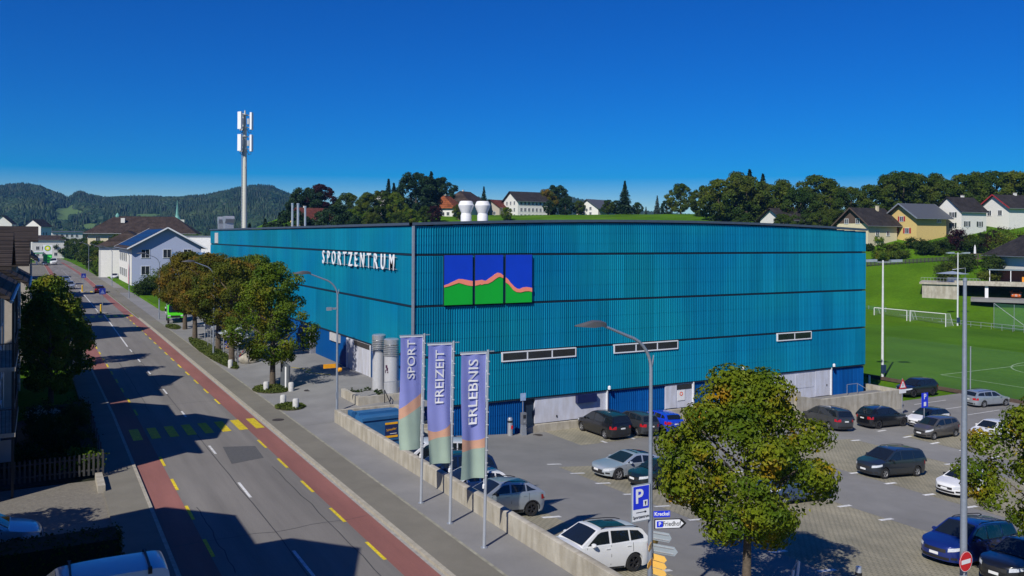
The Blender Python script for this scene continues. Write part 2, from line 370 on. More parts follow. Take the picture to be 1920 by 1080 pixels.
# road patch, manhole covers, traffic islands
b = MB(); b.prism([(8.5, 44.4), (10.2, 44.9), (10.35, 47.6), (8.75, 48.2)], .0055, .012); struct(b, 'road_patch', mat('patch_asphalt', (.085, .085, .085), .9, var=.15, vscale=6, bump=.3, bscale=60))
M_seam_t = mat('tar_seam', (.045, .045, .047), .7, var=.2, vscale=3)
b = MB(); rs = random.Random(4)
def seam(pts, w):
    for (x0, y0), (x1, y1) in zip(pts, pts[1:]):
        d = Vector((x1 - x0, y1 - y0, 0)).normalized(); nn = Vector((-d.y, d.x, 0)) * w
        b.face([(x0 + nn.x, y0 + nn.y, .0125), (x1 + nn.x, y1 + nn.y, .0125), (x1 - nn.x, y1 - nn.y, .0125), (x0 - nn.x, y0 - nn.y, .0125)])
for x_, y0, y1 in ((8.02, 18, 52), (8.05, 58, 96), (6.3, 60, 84), (10.2, 24, 43), (5.9, 30, 38)):
    P = [(x_ + rs.uniform(-.06, .06), y0 + (y1 - y0) * k / 14) for k in range(15)]; seam(P, .018)
for y_ in (33.5, 62.0, 88.0): seam([(4.3 + k * .75, y_ + rs.uniform(-.12, .12)) for k in range(11)], .012)
struct(b, 'tar_seams', M_seam_t)
M_iron = mat('cast_iron', (.055, .045, .04), .7, metal=.3, var=.3, vscale=12)
for k, (x, y, z, lb) in enumerate(((12.95, 53.2, .118, 'round manhole cover in the pavement beside the crossing'), (17.2, 61.5, .27, 'square drain cover in the forecourt asphalt'), (31.9, 53.6, lot(31.9, 53.6) + .012, 'round manhole cover in front of the wide white gate'), (44.2, 42.2, lot(44.2, 42.2) + .014, 'drain cover in the aisle above the dark people carrier'))):
    m = MB().lathe([(0.0, 0), (.30, 0), (.33, .006), (.36, .006), (.36, -.02)], 20, caps=False); m.build('manhole_cover', M_iron, loc=(x, y, z), label=lb, cat='manhole cover', group='iron covers in the asphalt')
b = MB(); b.lathe([(.9, .0), (.9, .14), (.8, .16), (0, .16)], 20, caps=False)
for k, (x, y) in enumerate(((8.0, 137.5), (7.6, 191.5))):
    o = b.build('traffic_island', M_kerb, loc=(x, y, 0)); o.scale = (.8, 1.3, 1); tag(o, kind='structure')
# pitch
M_turf = mat('pitch_turf', (.050, .155, .022), .9, c2=(.070, .185, .030), vscale=.06, bump=.5, bscale=12)
def turf_stripes():
    m = mat('pitch_turf_striped', (.050, .130, .007), .9, c2=(.072, .165, .012), vscale=.25, bump=.5, bscale=14, stretch=(1, .2, 1), spec=.05, grain=.16, gscale=2.0); return m
b = MB(); b.grid([[(x, y, PITCH + .012) for x in (84.2, 100, 120, 146)] for y in (-60, 0, 40, 70, 100, 123)]); struct(b, 'football_pitch', turf_stripes())
M_chalk = mat('pitch_chalk', (.26, .36, .20), .9, var=.4, vscale=3)
b = MB()
def pl(a, c, w=.09):
    d = Vector((c[0] - a[0], c[1] - a[1], 0)).normalized(); nn = Vector((-d.y, d.x, 0)) * w
    b.face([(a[0] + nn.x, a[1] + nn.y, PITCH + .02), (c[0] + nn.x, c[1] + nn.y, PITCH + .02), (c[0] - nn.x, c[1] - nn.y, PITCH + .02), (a[0] - nn.x, a[1] - nn.y, PITCH + .02)])
pl((92.5, 63.2), (140, 63.2)); pl((92.5, 63.2), (92.5, 0)); pl((140, 63.2), (140, 0)); pl((116, 63), (116, 0))
pl((92.5, 52), (109, 52)); pl((109, 52), (109, 12))
for cx_, cy_, r_, a0, a1 in ((105, 32, 9.15, -60, 60), (116, 32, 9.15, 0, 360)):
    P = [(cx_ + r_ * math.cos(R(a0 + (a1 - a0) * k / 40)), cy_ + r_ * math.sin(R(a0 + (a1 - a0) * k / 40))) for k in range(41)]
    for k in range(40): pl(P[k], P[k + 1])
P = [(112 + 9.15 * math.cos(R(180 + 9 * k)), 58 + 6.5 * math.sin(R(9 * k))) for k in range(21)]
for k in range(20): pl(P[k], P[k + 1])
struct(b, 'pitch_lines', M_chalk)
# ================================================================ SPORTS HALL
HX0, HX1, HY0, HY1 = 22.52, 68.74, 54.76, 134.57
BANDS = [-.48, 3.10, 6.66, 10.24]
def camber(x): return 12.30 + .47 * (1 - ((x - 45.63) / 23.11) ** 2)
def clad_mat(name, c, c2, rough=.38):
    """ribbed translucent sheet: colour drifts over the wall and from sheet to sheet"""
    m = bpy.data.materials.new(name); m.use_nodes = True; n = m.node_tree.nodes; l = m.node_tree.links; p = n['Principled BSDF']
    p.inputs['Roughness'].default_value = rough; p.inputs['Specular IOR Level'].default_value = .06
    g = n.new('ShaderNodeNewGeometry'); t = n.new('ShaderNodeTexNoise'); t.inputs['Scale'].default_value = .13; t.inputs['Detail'].default_value = 3; l.new(g.outputs['Position'], t.inputs[0])
    mx = n.new('ShaderNodeMix'); mx.data_type = 'RGBA'; mx.inputs[6].default_value = (*c, 1); mx.inputs[7].default_value = (*c2, 1)
    r = n.new('ShaderNodeMapRange'); r.inputs[1].default_value = .35; r.inputs[2].default_value = .65; l.new(t.outputs[0], r.inputs[0]); l.new(r.outputs[0], mx.inputs[0])
    oi = n.new('ShaderNodeObjectInfo'); mr = n.new('ShaderNodeMapRange'); mr.inputs[3].default_value = .88; mr.inputs[4].default_value = 1.12; l.new(oi.outputs['Random'], mr.inputs[0])
    # rain streaks down the ribs
    mp = n.new('ShaderNodeMapping'); mp.inputs['Scale'].default_value = (7, 7, .12); l.new(g.outputs['Position'], mp.inputs[0])
    t2 = n.new('ShaderNodeTexNoise'); t2.inputs['Scale'].default_value = 1.0; t2.inputs['Detail'].default_value = 3; l.new(mp.outputs[0], t2.inputs[0])
    mr2 = n.new('ShaderNodeMapRange'); mr2.inputs[1].default_value = .3; mr2.inputs[2].default_value = .7; mr2.inputs[3].default_value = .88; mr2.inputs[4].default_value = 1.12; l.new(t2.outputs[0], mr2.inputs[0])
    mu = n.new('ShaderNodeMath'); mu.operation = 'MULTIPLY'; l.new(mr.outputs[0], mu.inputs[0]); l.new(mr2.outputs[0], mu.inputs[1])
    hv = n.new('ShaderNodeHueSaturation'); l.new(mx.outputs[2], hv.inputs['Color']); l.new(mu.outputs[0], hv.inputs['Value']); l.new(hv.outputs[0], p.inputs['Base Color'])
    return m
M_clad = clad_mat('teal_ribbed_sheet', (.003, .168, .322), (.005, .212, .312))
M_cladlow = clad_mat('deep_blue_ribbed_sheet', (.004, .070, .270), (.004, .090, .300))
M_back = mat('facade_backing', (.006, .020, .045), .7, var=.1)
M_cope = mat('roof_coping_metal', (.13, .16, .22), .4, metal=.6, var=.1)
M_pale = mat('pale_grey_panel', (.56, .58, .66), .5, var=.06, vscale=.8, streak=.12)
M_frame = mat('white_window_frame', (.72, .74, .76), .45, var=.05)
M_glass = mat('dark_window_glass', (.012, .016, .020), .06, var=.3, vscale=.6, spec=.8)
M_steel = mat('galvanised_steel', (.42, .45, .49), .42, metal=.55, var=.10, vscale=6)
M_zinc = mat('bright_zinc', (.62, .64, .66), .33, metal=.7, var=.08, vscale=3)
M_conc = mat('weathered_concrete', (.43, .40, .33), .9, var=.14, vscale=1.1, bump=.35, bscale=14, streak=.24)
M_black = mat('black_plastic', (.012, .012, .013), .5, var=.1)
M_whitep = mat('white_paint', (.74, .74, .74), .5, var=.04)
hall = thing('sports_hall', 'large sports hall clad in ribbed blue-green sheets, beside the main road', 'building')
MB().box(HX0 + .14, HX1 - .05, HY0 + .35, HY1, -4.6, 12.2).build('hall_core', M_back, hall)
b = MB(); b.grid([[(x, y, camber(x) + .14) for x in xs((HX0 - .08, HX1 + .08, 24))] for y in (HY0 - .1, HY1 + .1)]); b.build('roof', mat('roof_membrane', (.16, .17, .18), .8), hall)
# coping along the two visible eaves
b = MB(); b.grid([[(x, HY0 - .16, camber(x) - .02), (x, HY0 - .16, camber(x) + .17), (x, HY0 + .4, camber(x) + .17), (x, HY0 + .4, camber(x) - .02), (x, HY0 - .16, camber(x) - .02)] for x in xs((HX0 - .15, HX1 + .1, 40))]); b.build('coping', M_cope, hall)
z0 = camber(HX0); MB().box(HX0 - .16, HX0 + .4, HY0 + .4, HY1 + .1, z0 - .02, z0 + .165).build('coping', M_cope, hall)
MB().box(HX0 - .10, HX0 + .05, HY0 - .13, HY0 + .02, -3.1, z0 - .03).build('corner_post', mat('corner_alu', (.40, .44, .50), .4, metal=.5), hall)
def rib_mesh(w, h, n, d=.055, k=1.0):
    per = w / n; P = []
    for i in range(n):
        a = i * per; P += [(a, 0), (a + .50 * per, 0), (a + .58 * per, -d), (a + .90 * per, -d)]
    P.append((w, 0))
    b = MB(); lap = .010
    for q in range(3): b.grid([[(x, y - o_, z) for x, y in P] for z, o_ in ((h * q / 3 + (.0 if q == 0 else -.02), lap if q else 0), (h * (q + 1) / 3, 0))])   # three lapped sheets
    me = bpy.data.meshes.new('panel'); me.from_pydata(b.v, [], b.f); me.update(); return me
RW, LW = (HX1 - HX0) / 31, (HY1 - HY0) / 27
cache = {}
def panel(kind, i, z, h, m, off=0.0):
    key = (kind, round(h, 3), m.name)
    if key not in cache:
        me = rib_mesh(RW - .012 if kind == 'r' else LW - .012, h, 8 if kind == 'r' else 16); me.materials.append(m); cache[key] = me
    o = link('panel', cache[key], hall)
    if kind == 'r': o.location = (HX0 + .03 + i * RW, HY0 + .02 + off, z)
    else: o.location = (HX0 + .02 + off, HY1 - .02 - i * LW, z); o.rotation_euler = (0, 0, R(-90))
    return o
GAP = .085
for bi in range(4):
    for i in range(31):
        z = BANDS[bi] + GAP
        if bi < 3: panel('r', i, z, BANDS[bi + 1] - BANDS[bi] - 2 * GAP, M_clad)
        else:
            o = panel('r', i, z, 1.9, M_clad); o.scale = (1, 1, (camber(HX0 + (i + .5) * RW) - .10 - z) / 1.9)
    if bi >= 1:
        for i in range(27):
            z = BANDS[bi] + GAP
            panel('l', i, z, (BANDS[bi + 1] - BANDS[bi] - 2 * GAP) if bi < 3 else (12.24 - z), M_clad)
# horizontal rails in the shadow gaps
for z in BANDS: MB().box(HX0 + .02, HX1, HY0 + .03, HY0 + .36, z - .05, z + .05).build('gap_rail', M_back, hall)
for z in BANDS[1:]: MB().box(HX0 + .03, HX0 + .2, HY0 + .4, HY1, z - .05, z + .05).build('gap_rail', M_back, hall)
# lower storey, set back: deep blue sheets between the gates
gaps = [(32.3, 38.95), (44.6, 47.7), (53.0, 64.3)]
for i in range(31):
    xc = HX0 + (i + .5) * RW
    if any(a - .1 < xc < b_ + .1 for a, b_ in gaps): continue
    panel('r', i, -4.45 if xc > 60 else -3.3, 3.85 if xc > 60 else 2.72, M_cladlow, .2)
lgaps = [(63.4, 69.3)]
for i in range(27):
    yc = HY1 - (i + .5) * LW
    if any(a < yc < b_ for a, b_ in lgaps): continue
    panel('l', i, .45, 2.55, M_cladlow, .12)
MB().box(HX0 + .1, HX0 + .34, HY0 + .1, HY1, .2, .47).build('base_strip', M_frame, hall)
MB().box(HX0, 53, HY0 + .16, HY0 + .34, -3.6, -3.02).build('base_strip', M_conc, hall)
# strip windows
def strip_window(x0, x1, npane):
    fr = MB(); z0_, z1_ = 2.40, 3.10; y0 = HY0 - .12; y1 = HY0 + .12
    for a, c, e, f_ in ((x0, x1, z1_ - .07, z1_), (x0, x1, z0_, z0_ + .09), (x0, x0 + .08, z0_ + .09, z1_ - .07), (x1 - .08, x1, z0_ + .09, z1_ - .07)): fr.box(a, c, y0, y1, e, f_)
    for k in range(1, npane):
        xm = x0 + (x1 - x0) * k / npane; fr.box(xm - .07, xm + .07, y0 + .02, y1, z0_ + .09, z1_ - .07)
    w = fr.build('window', M_frame, hall)
    for k in range(npane):
        a = x0 + (x1 - x0) * k / npane; c = x0 + (x1 - x0) * (k + 1) / npane
        MB().box(a + .06, c - .06, y0 + .015, y0 + .03, z0_ + .08, z1_ - .06).build('pane', M_glass, w)
strip_window(29.45, 35.89, 3); strip_window(39.43, 45.87, 3); strip_window(57.12, 61.4, 2)
# gates and doors on the car-park side
yg = HY0 + .12
def gate(x0, x1, z0_, z1_, lines=()):
    g_ = MB().box(x0, x1, yg, yg + .2, z0_, z1_).build('gate', M_pale, hall)
    for a, c, e, f_ in lines:
        MB().box(a, c, yg - .025, yg - .001, e, f_).build('leaf', M_pale, g_)
    MB().box(x1, x1 + .1, yg - .12, yg + .2, z0_, z1_ + .05).build('jamb', M_frame, g_)
    return g_
g1 = gate(32.4, 38.85, -2.42, -.52)
MB().box(35.98, 37.76, yg - .35, yg - .02, -1.18, -.56).build('sun_blind_box', mat('navy_box', (.006, .012, .07), .5), g1)
MB().box(34.25, 34.33, yg - .06, yg - .01, -2.1, -1.95).build('handle', M_black, g1)
g2 = gate(44.7, 47.6, -2.5, -.52); MB().box(44.75, 45.9, yg - .04, yg - .005, -2.45, -.62).build('door_leaf', M_pale, g2)
sg = MB().box(46.0, 46.75, yg - .05, yg - .01, -1.9, -1.05).build('notice', M_whitep, g2)
MB().lathe([(.17, 0), (.17, .012), (.11, .012), (.11, 0)], 20, (46.37, yg - .065, -1.35), 'y', caps=False).build('ring', mat('sign_orange_red', (.75, .12, .03), .5), g2)
MB().box(45.95, 47.5, yg - .03, yg - .003, -1.0, -.6).build('glazed_fanlight', M_glass, g2)
g3 = gate(53.05, 64.15, -2.98, -.48, ((59.6, 62.0, -2.02, -.75), (62.15, 64.0, -2.95, -.6)))
put_text('lettering', 'NC', 3.1, mat('grey_lettering', (.20, .22, .27), .6), g3, (55.5, yg - .02, -1.68), (1, 0, 0), (0, 0, 1), sx=.5, extrude=.006, offset=.08)
for hx in (57.6, 59.7, 63.6): MB().box(hx, hx + .08, yg - .06, yg - .01, -2.1, -1.92).build('handle', M_black, g3)
for sx_, sz_ in ((38.9, -.35), (52.9, .15), (64.2, -.32)): MB().lathe([(.03, 0), (.12, .02), (.12, .22), (.05, .3)], 10, (sx_, HY0 - .25, sz_)).build('lamp', M_frame, hall)
# street side: window, glazed entrance and small openings
MB().box(HX0 + .02, HX0 + .12, 126.7, 130.5, 10.45, 11.85).build('opening', M_back, hall)
MB().box(HX0 - .10, HX0 + .0, 128.2, 130.6, 10.40, 11.9).build('opening_reveal', mat('opening_reveal_paint', (.55, .52, .5), .6), hall)
MB().box(HX0 - .05, HX0 + .10, 71.2, 73.9, 2.33, 3.02).build('vent_panel', mat('vent_panel_paint', (.5, .5, .5), .6), hall)
en = MB().box(HX0 + .06, HX0 + .135, 63.4, 69.3, .45, 3.02).build('entrance', M_pale, hall)
MB().box(HX0 - .02, HX0 + .2, 69.2, 69.3, .45, 3.0).build('jamb', M_frame, en)
MB().box(HX0 - .02, HX0 + .2, 63.4, 63.5, .45, 3.0).build('jamb', M_frame, en)
MB().box(HX0 + .03, HX0 + .055, 63.5, 67.4, 2.62, 3.0).build('fanlight', mat('brown_glass', (.05, .045, .045), .2), en)
MB().box(HX0 - .35, HX0 + .1, 78.7, 79.3, .4, 3.0).build('pier', mat('grey_pier', (.22, .23, .27), .8), hall)
# letters on two rails
sign = thing('letter_sign', 'white letters reading SPORTZENTRUM on two rails, mounted high on the hall', 'sign', (0, 0, 0))
M_letter = mat('white_letter_enamel', (.86, .87, .88), .4, var=.02)
txt = 'SPORTZENTRUM'; y_a, y_b = 76.1, 57.35
adv = [1.0, 1.0, 1.15, 1.02, .98, 1.0, .95, 1.15, .98, 1.05, 1.12, 1.35]; tot = sum(adv); acc = 0
for ch, a in zip(txt, adv):
    yc = y_a + (y_b - y_a) * (acc + a / 2) / tot; acc += a
    put_text('letter', ch, 1.66, M_letter, sign, (HX0 - .20, yc, 9.56), (0, -1, 0), (0, 0, 1), sx=.86, extrude=.03, offset=.008)
for zz in (9.98, 9.13): MB().box(HX0 - .165, HX0 - .135, y_b + .1, y_a - .1, zz, zz + .04).build('rail', M_steel, sign)
for k in range(5):
    yk = y_b + .8 + (y_a - y_b - 1.6) * k / 4; MB().box(HX0 - .135, HX0 + .03, yk - .015, yk + .015, 9.96, 10.02).build('bracket', M_steel, sign)
# picture boards: blue sky, coral ridge, green hill
M_bb = mat('board_blue', (.001, .045, .55), .45, var=.08, vscale=.5); M_bg = mat('board_green', (.002, .42, .028), .45, var=.06, vscale=.5); M_bc = mat('board_coral', (1.0, .28, .18), .5, var=.05)
tops = [[(24.77, 8.10), (25.1, 8.2), (25.39, 8.33), (25.62, 8.42), (25.89, 8.52), (26.15, 8.51), (26.39, 8.47), (26.7, 8.41), (26.98, 8.36)], [(27.19, 8.38), (27.5, 8.40), (27.72, 8.43), (27.88, 8.38), (28.05, 8.36), (28.31, 8.52), (28.55, 8.66), (28.8, 8.84), (29.0, 8.92), (29.22, 8.88), (29.45, 8.72)], [(29.67, 8.56), (29.85, 8.44), (30.05, 8.18), (30.2, 8.05), (30.4, 7.86), (30.65, 7.72), (30.85, 7.70), (31.1, 7.80), (31.4, 7.83), (31.65, 7.80), (31.88, 7.75)]]
bots = [[(24.77, 7.96), (25.1, 8.02), (25.5, 8.14), (25.89, 8.25), (26.2, 8.16), (26.6, 8.05), (26.98, 8.00)], [(27.19, 8.02), (27.45, 8.06), (27.58, 8.12), (27.68, 8.06), (27.9, 8.13), (28.2, 8.14), (28.53, 8.28), (28.8, 8.46), (29.0, 8.58), (29.18, 8.62), (29.45, 8.52)], [(29.67, 8.20), (29.9, 8.05), (30.1, 7.85), (30.3, 7.62), (30.56, 7.48), (30.9, 7.44), (31.3, 7.52), (31.6, 7.52), (31.88, 7.46)]]
side = ('nearest the hall corner', 'in the middle of the three', 'farthest from the hall corner')
for k in range(3):
    x0, x1 = tops[k][0][0], tops[k][-1][0]; y0 = HY0 - .22
    t = thing('picture_board', 'painted board with blue sky, coral ridge and green hill, ' + side[k], 'picture board', (0, 0, 0), group='mountain picture boards on the hall')
    MB().box(x0 - .02, x1 + .02, y0 + .012, y0 + .16, 6.70, 10.20).build('board_back', M_back, t)
    MB().prism([(x0, 10.2), *tops[k], (x1, 10.2)][::1], y0 - .0, y0 + .01, 'y').build('sky_field', M_bb, t)
    MB().prism(bots[k] + tops[k][::-1], y0 - .035, y0 + .01, 'y').build('ridge_band', M_bc, t)
    MB().prism([(x0, 6.7), *bots[k], (x1, 6.7)], y0 - .0, y0 + .01, 'y').build('hill_field', M_bg, t)
# ---- roof plant
def roof_vent(x, y, lb):
    t = thing('roof_ventilator', lb, 'ventilator', (x, y, 12.6), group='white drum ventilators on the roof'); t.scale = (.84, .84, .86)
    MB().lathe([(.52, 0), (.52, .75), (.50, .8)], 28).build('drum', M_whitep, t, smooth=40)
    MB().lathe([(.50, .75), (.46, .95), (.72, 1.55), (.76, 1.7), (.60, 2.05), (.52, 2.1), (0, 2.12)], 28, caps=False).build('hood', M_whitep, t, smooth=30)
roof_vent(30.2, 62.3, 'white drum ventilator on the hall roof, the one nearer the mast')
roof_vent(31.5, 61.9, 'white drum ventilator on the hall roof, the one farther from the mast')
for k, (px_, h_, wd) in enumerate(((27.3, 3.1, .13), (28.0, 3.1, .15), (28.9, 2.75, .13))):
    t = thing('flue_pipe', 'slim steel flue pipe on the hall roof, ' + ('leftmost', 'middle', 'rightmost, shorter and apart')[k], 'flue pipe', (px_, 105.5, 12.45), group='steel flue pipes on the hall roof')
    MB().tube([(0, 0, 0), (0, 0, h_)], wd, 14).build('pipe', M_zinc, t, smooth=40); MB().lathe([(wd * 1.25, h_ - .15), (wd * 1.25, h_), (0, h_ + .02)], 14, caps=False).build('cap', M_zinc, t)
MB().box(26.6, 29.6, 104.8, 106.2, 12.42, 12.62).build('flue_base', M_conc, hall)
for k, (yy_, w_, nm) in enumerate(((134.0, .55, 'narrow'), (129.2, .95, 'wide'))):
    t = thing('roof_exhaust_hood', f'galvanised {nm} exhaust hood on the far end of the hall roof', 'exhaust hood', (24.1, yy_, 12.4), group='exhaust hoods on the hall roof')
    MB().box(-.6, .6, -w_ * .8, w_ * .8, 0, .9).build('duct', M_steel, t)
    MB().prism([(-w_ * .8, .9), (-w_ * 1.35, 1.5), (-w_ * 1.35, 1.62), (-w_ * .95, 1.95), (w_ * .95, 1.95), (w_ * 1.35, 1.62), (w_ * 1.35, 1.5), (w_ * .8, .9)], -.62, .62, 'x').build('hood', M_steel, t)
# ---- antenna mast
t = thing('antenna_mast', 'tall pale lattice-clad mobile phone mast with white antenna panels on the hall roof', 'antenna mast', (26.0, 127.4, 12.4))
M_mast = mat('mast_paint', (.56, .56, .48), .6, var=.08)
MB().tube([(0, 0, 0), (0, 0, 6), (0, 0, 14.2), (0, 0, 17.3)], [.36, .33, .26, .10], 14).build('pole', M_mast, t, smooth=40)
b = MB()
for k in range(34): b.box(-.42, -.34, -.16, .16, .4 + k * .4, .43 + k * .4)
b.tube([(-.4, -.16, 0), (-.4, -.16, 14)], .03, 5).tube([(-.4, .16, 0), (-.4, .16, 14)], .03, 5); b.build('ladder', M_steel, t)
b = MB()
for k in range(5): b.tube([(.2, .25 + .05 * k, .5), (.18, .22 + .05 * k, 13.6)], .035, 5)
b.build('cable_bundle', mat('cable_grey', (.10, .11, .12), .6), t)
M_ant = mat('antenna_white', (.80, .81, .81), .45, var=.03)
for lev, hh in ((14.5, 2.5), (11.35, 2.4)):
    MB().lathe([(.5, 0), (.5, .1)], 12, (0, 0, lev + .3)).lathe([(.5, 0), (.5, .1)], 12, (0, 0, lev + 2.1)).build('mount_ring', M_steel, t)
    for a in (100, 215, -35):
        ca, sa = math.cos(R(a)), math.sin(R(a)); c = Vector((ca * 1.0, sa * 1.0, lev + hh / 2))
        pn = MB().obox(c, (ca, sa, 0), (-sa, ca, 0), (0, 0, 1), .14, .33, hh / 2).build('antenna_panel', M_ant, t)
        MB().bar((ca * .3, sa * .3, lev + .35), (ca * .9, sa * .9, lev + .35), .08).bar((ca * .3, sa * .3, lev + 2.1), (ca * .9, sa * .9, lev + 2.1), .08).build('bracket', M_steel, pn)
        MB().obox(Vector((ca * .55, sa * .55, lev + 1.2)), (ca, sa, 0), (-sa, ca, 0), (0, 0, 1), .16, .2, .4).build('radio_unit', M_steel, pn)
        MB().tube([(ca * .9, sa * .9, lev), (ca * .95, sa * .95, lev - .35), (ca * .6, sa * .6, lev - .5), (ca * .3, sa * .3, lev + .1)], .045, 5).build('cable_loop', M_black, pn)
MB().bar((0, -.9, 9.1), (0, .9, 9.1), .08).bar((0, -.9, 8.7), (0, -.9, 9.7), .07).bar((0, .9, 8.7), (0, .9, 9.7), .07).build('cross_arm', M_steel, t)
# ---- silver exhaust stacks by the corner
for k, (x_, y_, r_, h_, lb) in enumerate(((21.0, 57.3, .46, 4.05, 'silver exhaust stack at the hall corner, the plain one nearer the entrance'), (21.35, 55.75, .50, 3.9, 'silver exhaust stack at the hall corner, the one with a dark drawing'))):
    t = thing('exhaust_stack', lb, 'exhaust stack', (x_, y_, .5), group='silver exhaust stacks')
    MB().lathe([(r_, 0), (r_, h_ - 1.15)], 28).build('pipe', mat('stack_pipe_metal', (.60, .61, .63), .38, metal=.35, var=.06), t, smooth=40)
    b = MB(); z = h_ - 1.15; prof = []
    for j in range(6): prof += [(r_ * .93, z), (r_ * 1.1, z + .02), (r_ * 1.1, z + .07), (r_ * .93, z + .10)]; z += .13
    b.lathe(prof, 28, caps=False).build('louvre', M_zinc, t, smooth=30)
    MB().lathe([(r_ * 1.02, z), (r_ * 1.06, z + .02), (r_ * 1.06, z + .34), (r_ * .9, z + .4), (0, z + .42)], 28, caps=False).build('cap', M_zinc, t, smooth=30)
    if k == 1:
        b = MB()
        for (a0, a1, zz0, zz1) in ((196, 215, 1.95, 2.15), (205, 222, 1.75, 1.98), (190, 200, 1.6, 1.8), (214, 224, 1.6, 1.72)):
            b.grid([[((r_ + .006) * math.cos(R(a)), (r_ + .006) * math.sin(R(a)), zv) for a in (a0, (a0 + a1) / 2, a1)] for zv in (zz0, (zz0 + zz1) / 2 + .05, zz1)])
        b.build('graffiti', mat('graffiti_plum', (.045, .01, .035), .6), t)
# ================================================================ FOLIAGE LIBRARY
def leaf_mat(name, c, c2, c3=None, n3=.62, sc=.55, var=.20, trans=.30):
    """leaf colour: two greens by clump noise, a third autumn tone where a second noise peaks, per-leaf jitter"""
    m = bpy.data.materials.new(name); m.use_nodes = True; n = m.node_tree.nodes; l = m.node_tree.links; p = n['Principled BSDF']
    p.inputs['Roughness'].default_value = .55; p.inputs['Specular IOR Level'].default_value = .15
    g = n.new('ShaderNodeNewGeometry'); t = n.new('ShaderNodeTexNoise'); t.inputs['Scale'].default_value = sc; t.inputs['Detail'].default_value = 3; l.new(g.outputs['Position'], t.inputs[0])
    r = n.new('ShaderNodeValToRGB'); e = r.color_ramp.elements; e[0].position = .36; e[0].color = (*c, 1); e[1].position = .56; e[1].color = (*c2, 1)
    if c3: x = e.new(n3); x.color = (*c3, 1)
    l.new(t.outputs[0], r.inputs[0])
    mr = n.new('ShaderNodeMapRange'); mr.inputs[3].default_value = 1 - var; mr.inputs[4].default_value = 1 + var; l.new(g.outputs['Random Per Island'], mr.inputs[0])
    hv = n.new('ShaderNodeHueSaturation'); l.new(r.outputs[0], hv.inputs['Color']); l.new(mr.outputs[0], hv.inputs['Value']); l.new(hv.outputs[0], p.inputs['Base Color'])
    tr = n.new('ShaderNodeBsdfTranslucent'); ms = n.new('ShaderNodeMixShader'); ms.inputs[0].default_value = trans
    l.new(hv.outputs[0], tr.inputs[0]); l.new(p.outputs[0], ms.inputs[1]); l.new(tr.outputs[0], ms.inputs[2]); l.new(ms.outputs[0], n['Material Output'].inputs[0])
    return m
L_maple = leaf_mat('maple_leaves', (.070, .122, .007), (.160, .200, .010), (.42, .22, .013), .745, .8)
L_green = leaf_mat('green_leaves', (.058, .115, .009), (.13, .185, .014), (.22, .17, .015), .76, .6)
L_rust = leaf_mat('rusty_chestnut_leaves', (.080, .100, .012), (.165, .130, .015), (.25, .135, .018), .68, .45)
L_dark = leaf_mat('dark_evergreen_leaves', (.010, .030, .012), (.022, .050, .016), None, .7, .3, .3, .1)
L_mid = leaf_mat('lime_tree_leaves', (.038, .075, .009), (.090, .125, .012), (.14, .15, .014), .72, .12)
L_wood = leaf_mat('woodland_leaves', (.028, .062, .009), (.064, .100, .012), (.105, .12, .014), .72, .1)
L_purple = leaf_mat('copper_beech_leaves', (.022, .008, .010), (.045, .014, .016), None, .7, .4)
L_hedge = leaf_mat('hedge_leaves', (.018, .042, .008), (.040, .072, .010), None, .7, .9)
L_bright = leaf_mat('bright_shrub_leaves', (.060, .125, .010), (.13, .20, .015), None, .7, .9)
L_conifer = leaf_mat('spruce_needles', (.008, .026, .012), (.018, .042, .016), None, .7, .3, .3, .05)
L_bluefir = leaf_mat('blue_spruce_needles', (.030, .055, .050), (.060, .090, .078), None, .7, .5, .3, .05)
M_bark = mat('bark', (.10, .078, .055), .95, var=.35, vscale=5, bump=.8, bscale=14)
def leaf_quad(V, F, c, nrm, s, rnd):
    up = Vector((rnd.uniform(-1, 1), rnd.uniform(-1, 1), rnd.uniform(-1, 1)))
    x = nrm.cross(up)
    if x.length < .01: x = Vector((1, 0, 0))
    x.normalize(); y = nrm.cross(x).normalized(); i = len(V)
    a = s * rnd.uniform(.7, 1.3); b_ = a * rnd.uniform(.55, .8); bend = nrm * (-.25 * a)
    V += [tuple(c - x * a * .5 + bend), tuple(c + y * b_ * .5), tuple(c + x * a * .5 + bend), tuple(c - y * b_ * .5)]
    F.append((i, i + 1, i + 2, i + 3))
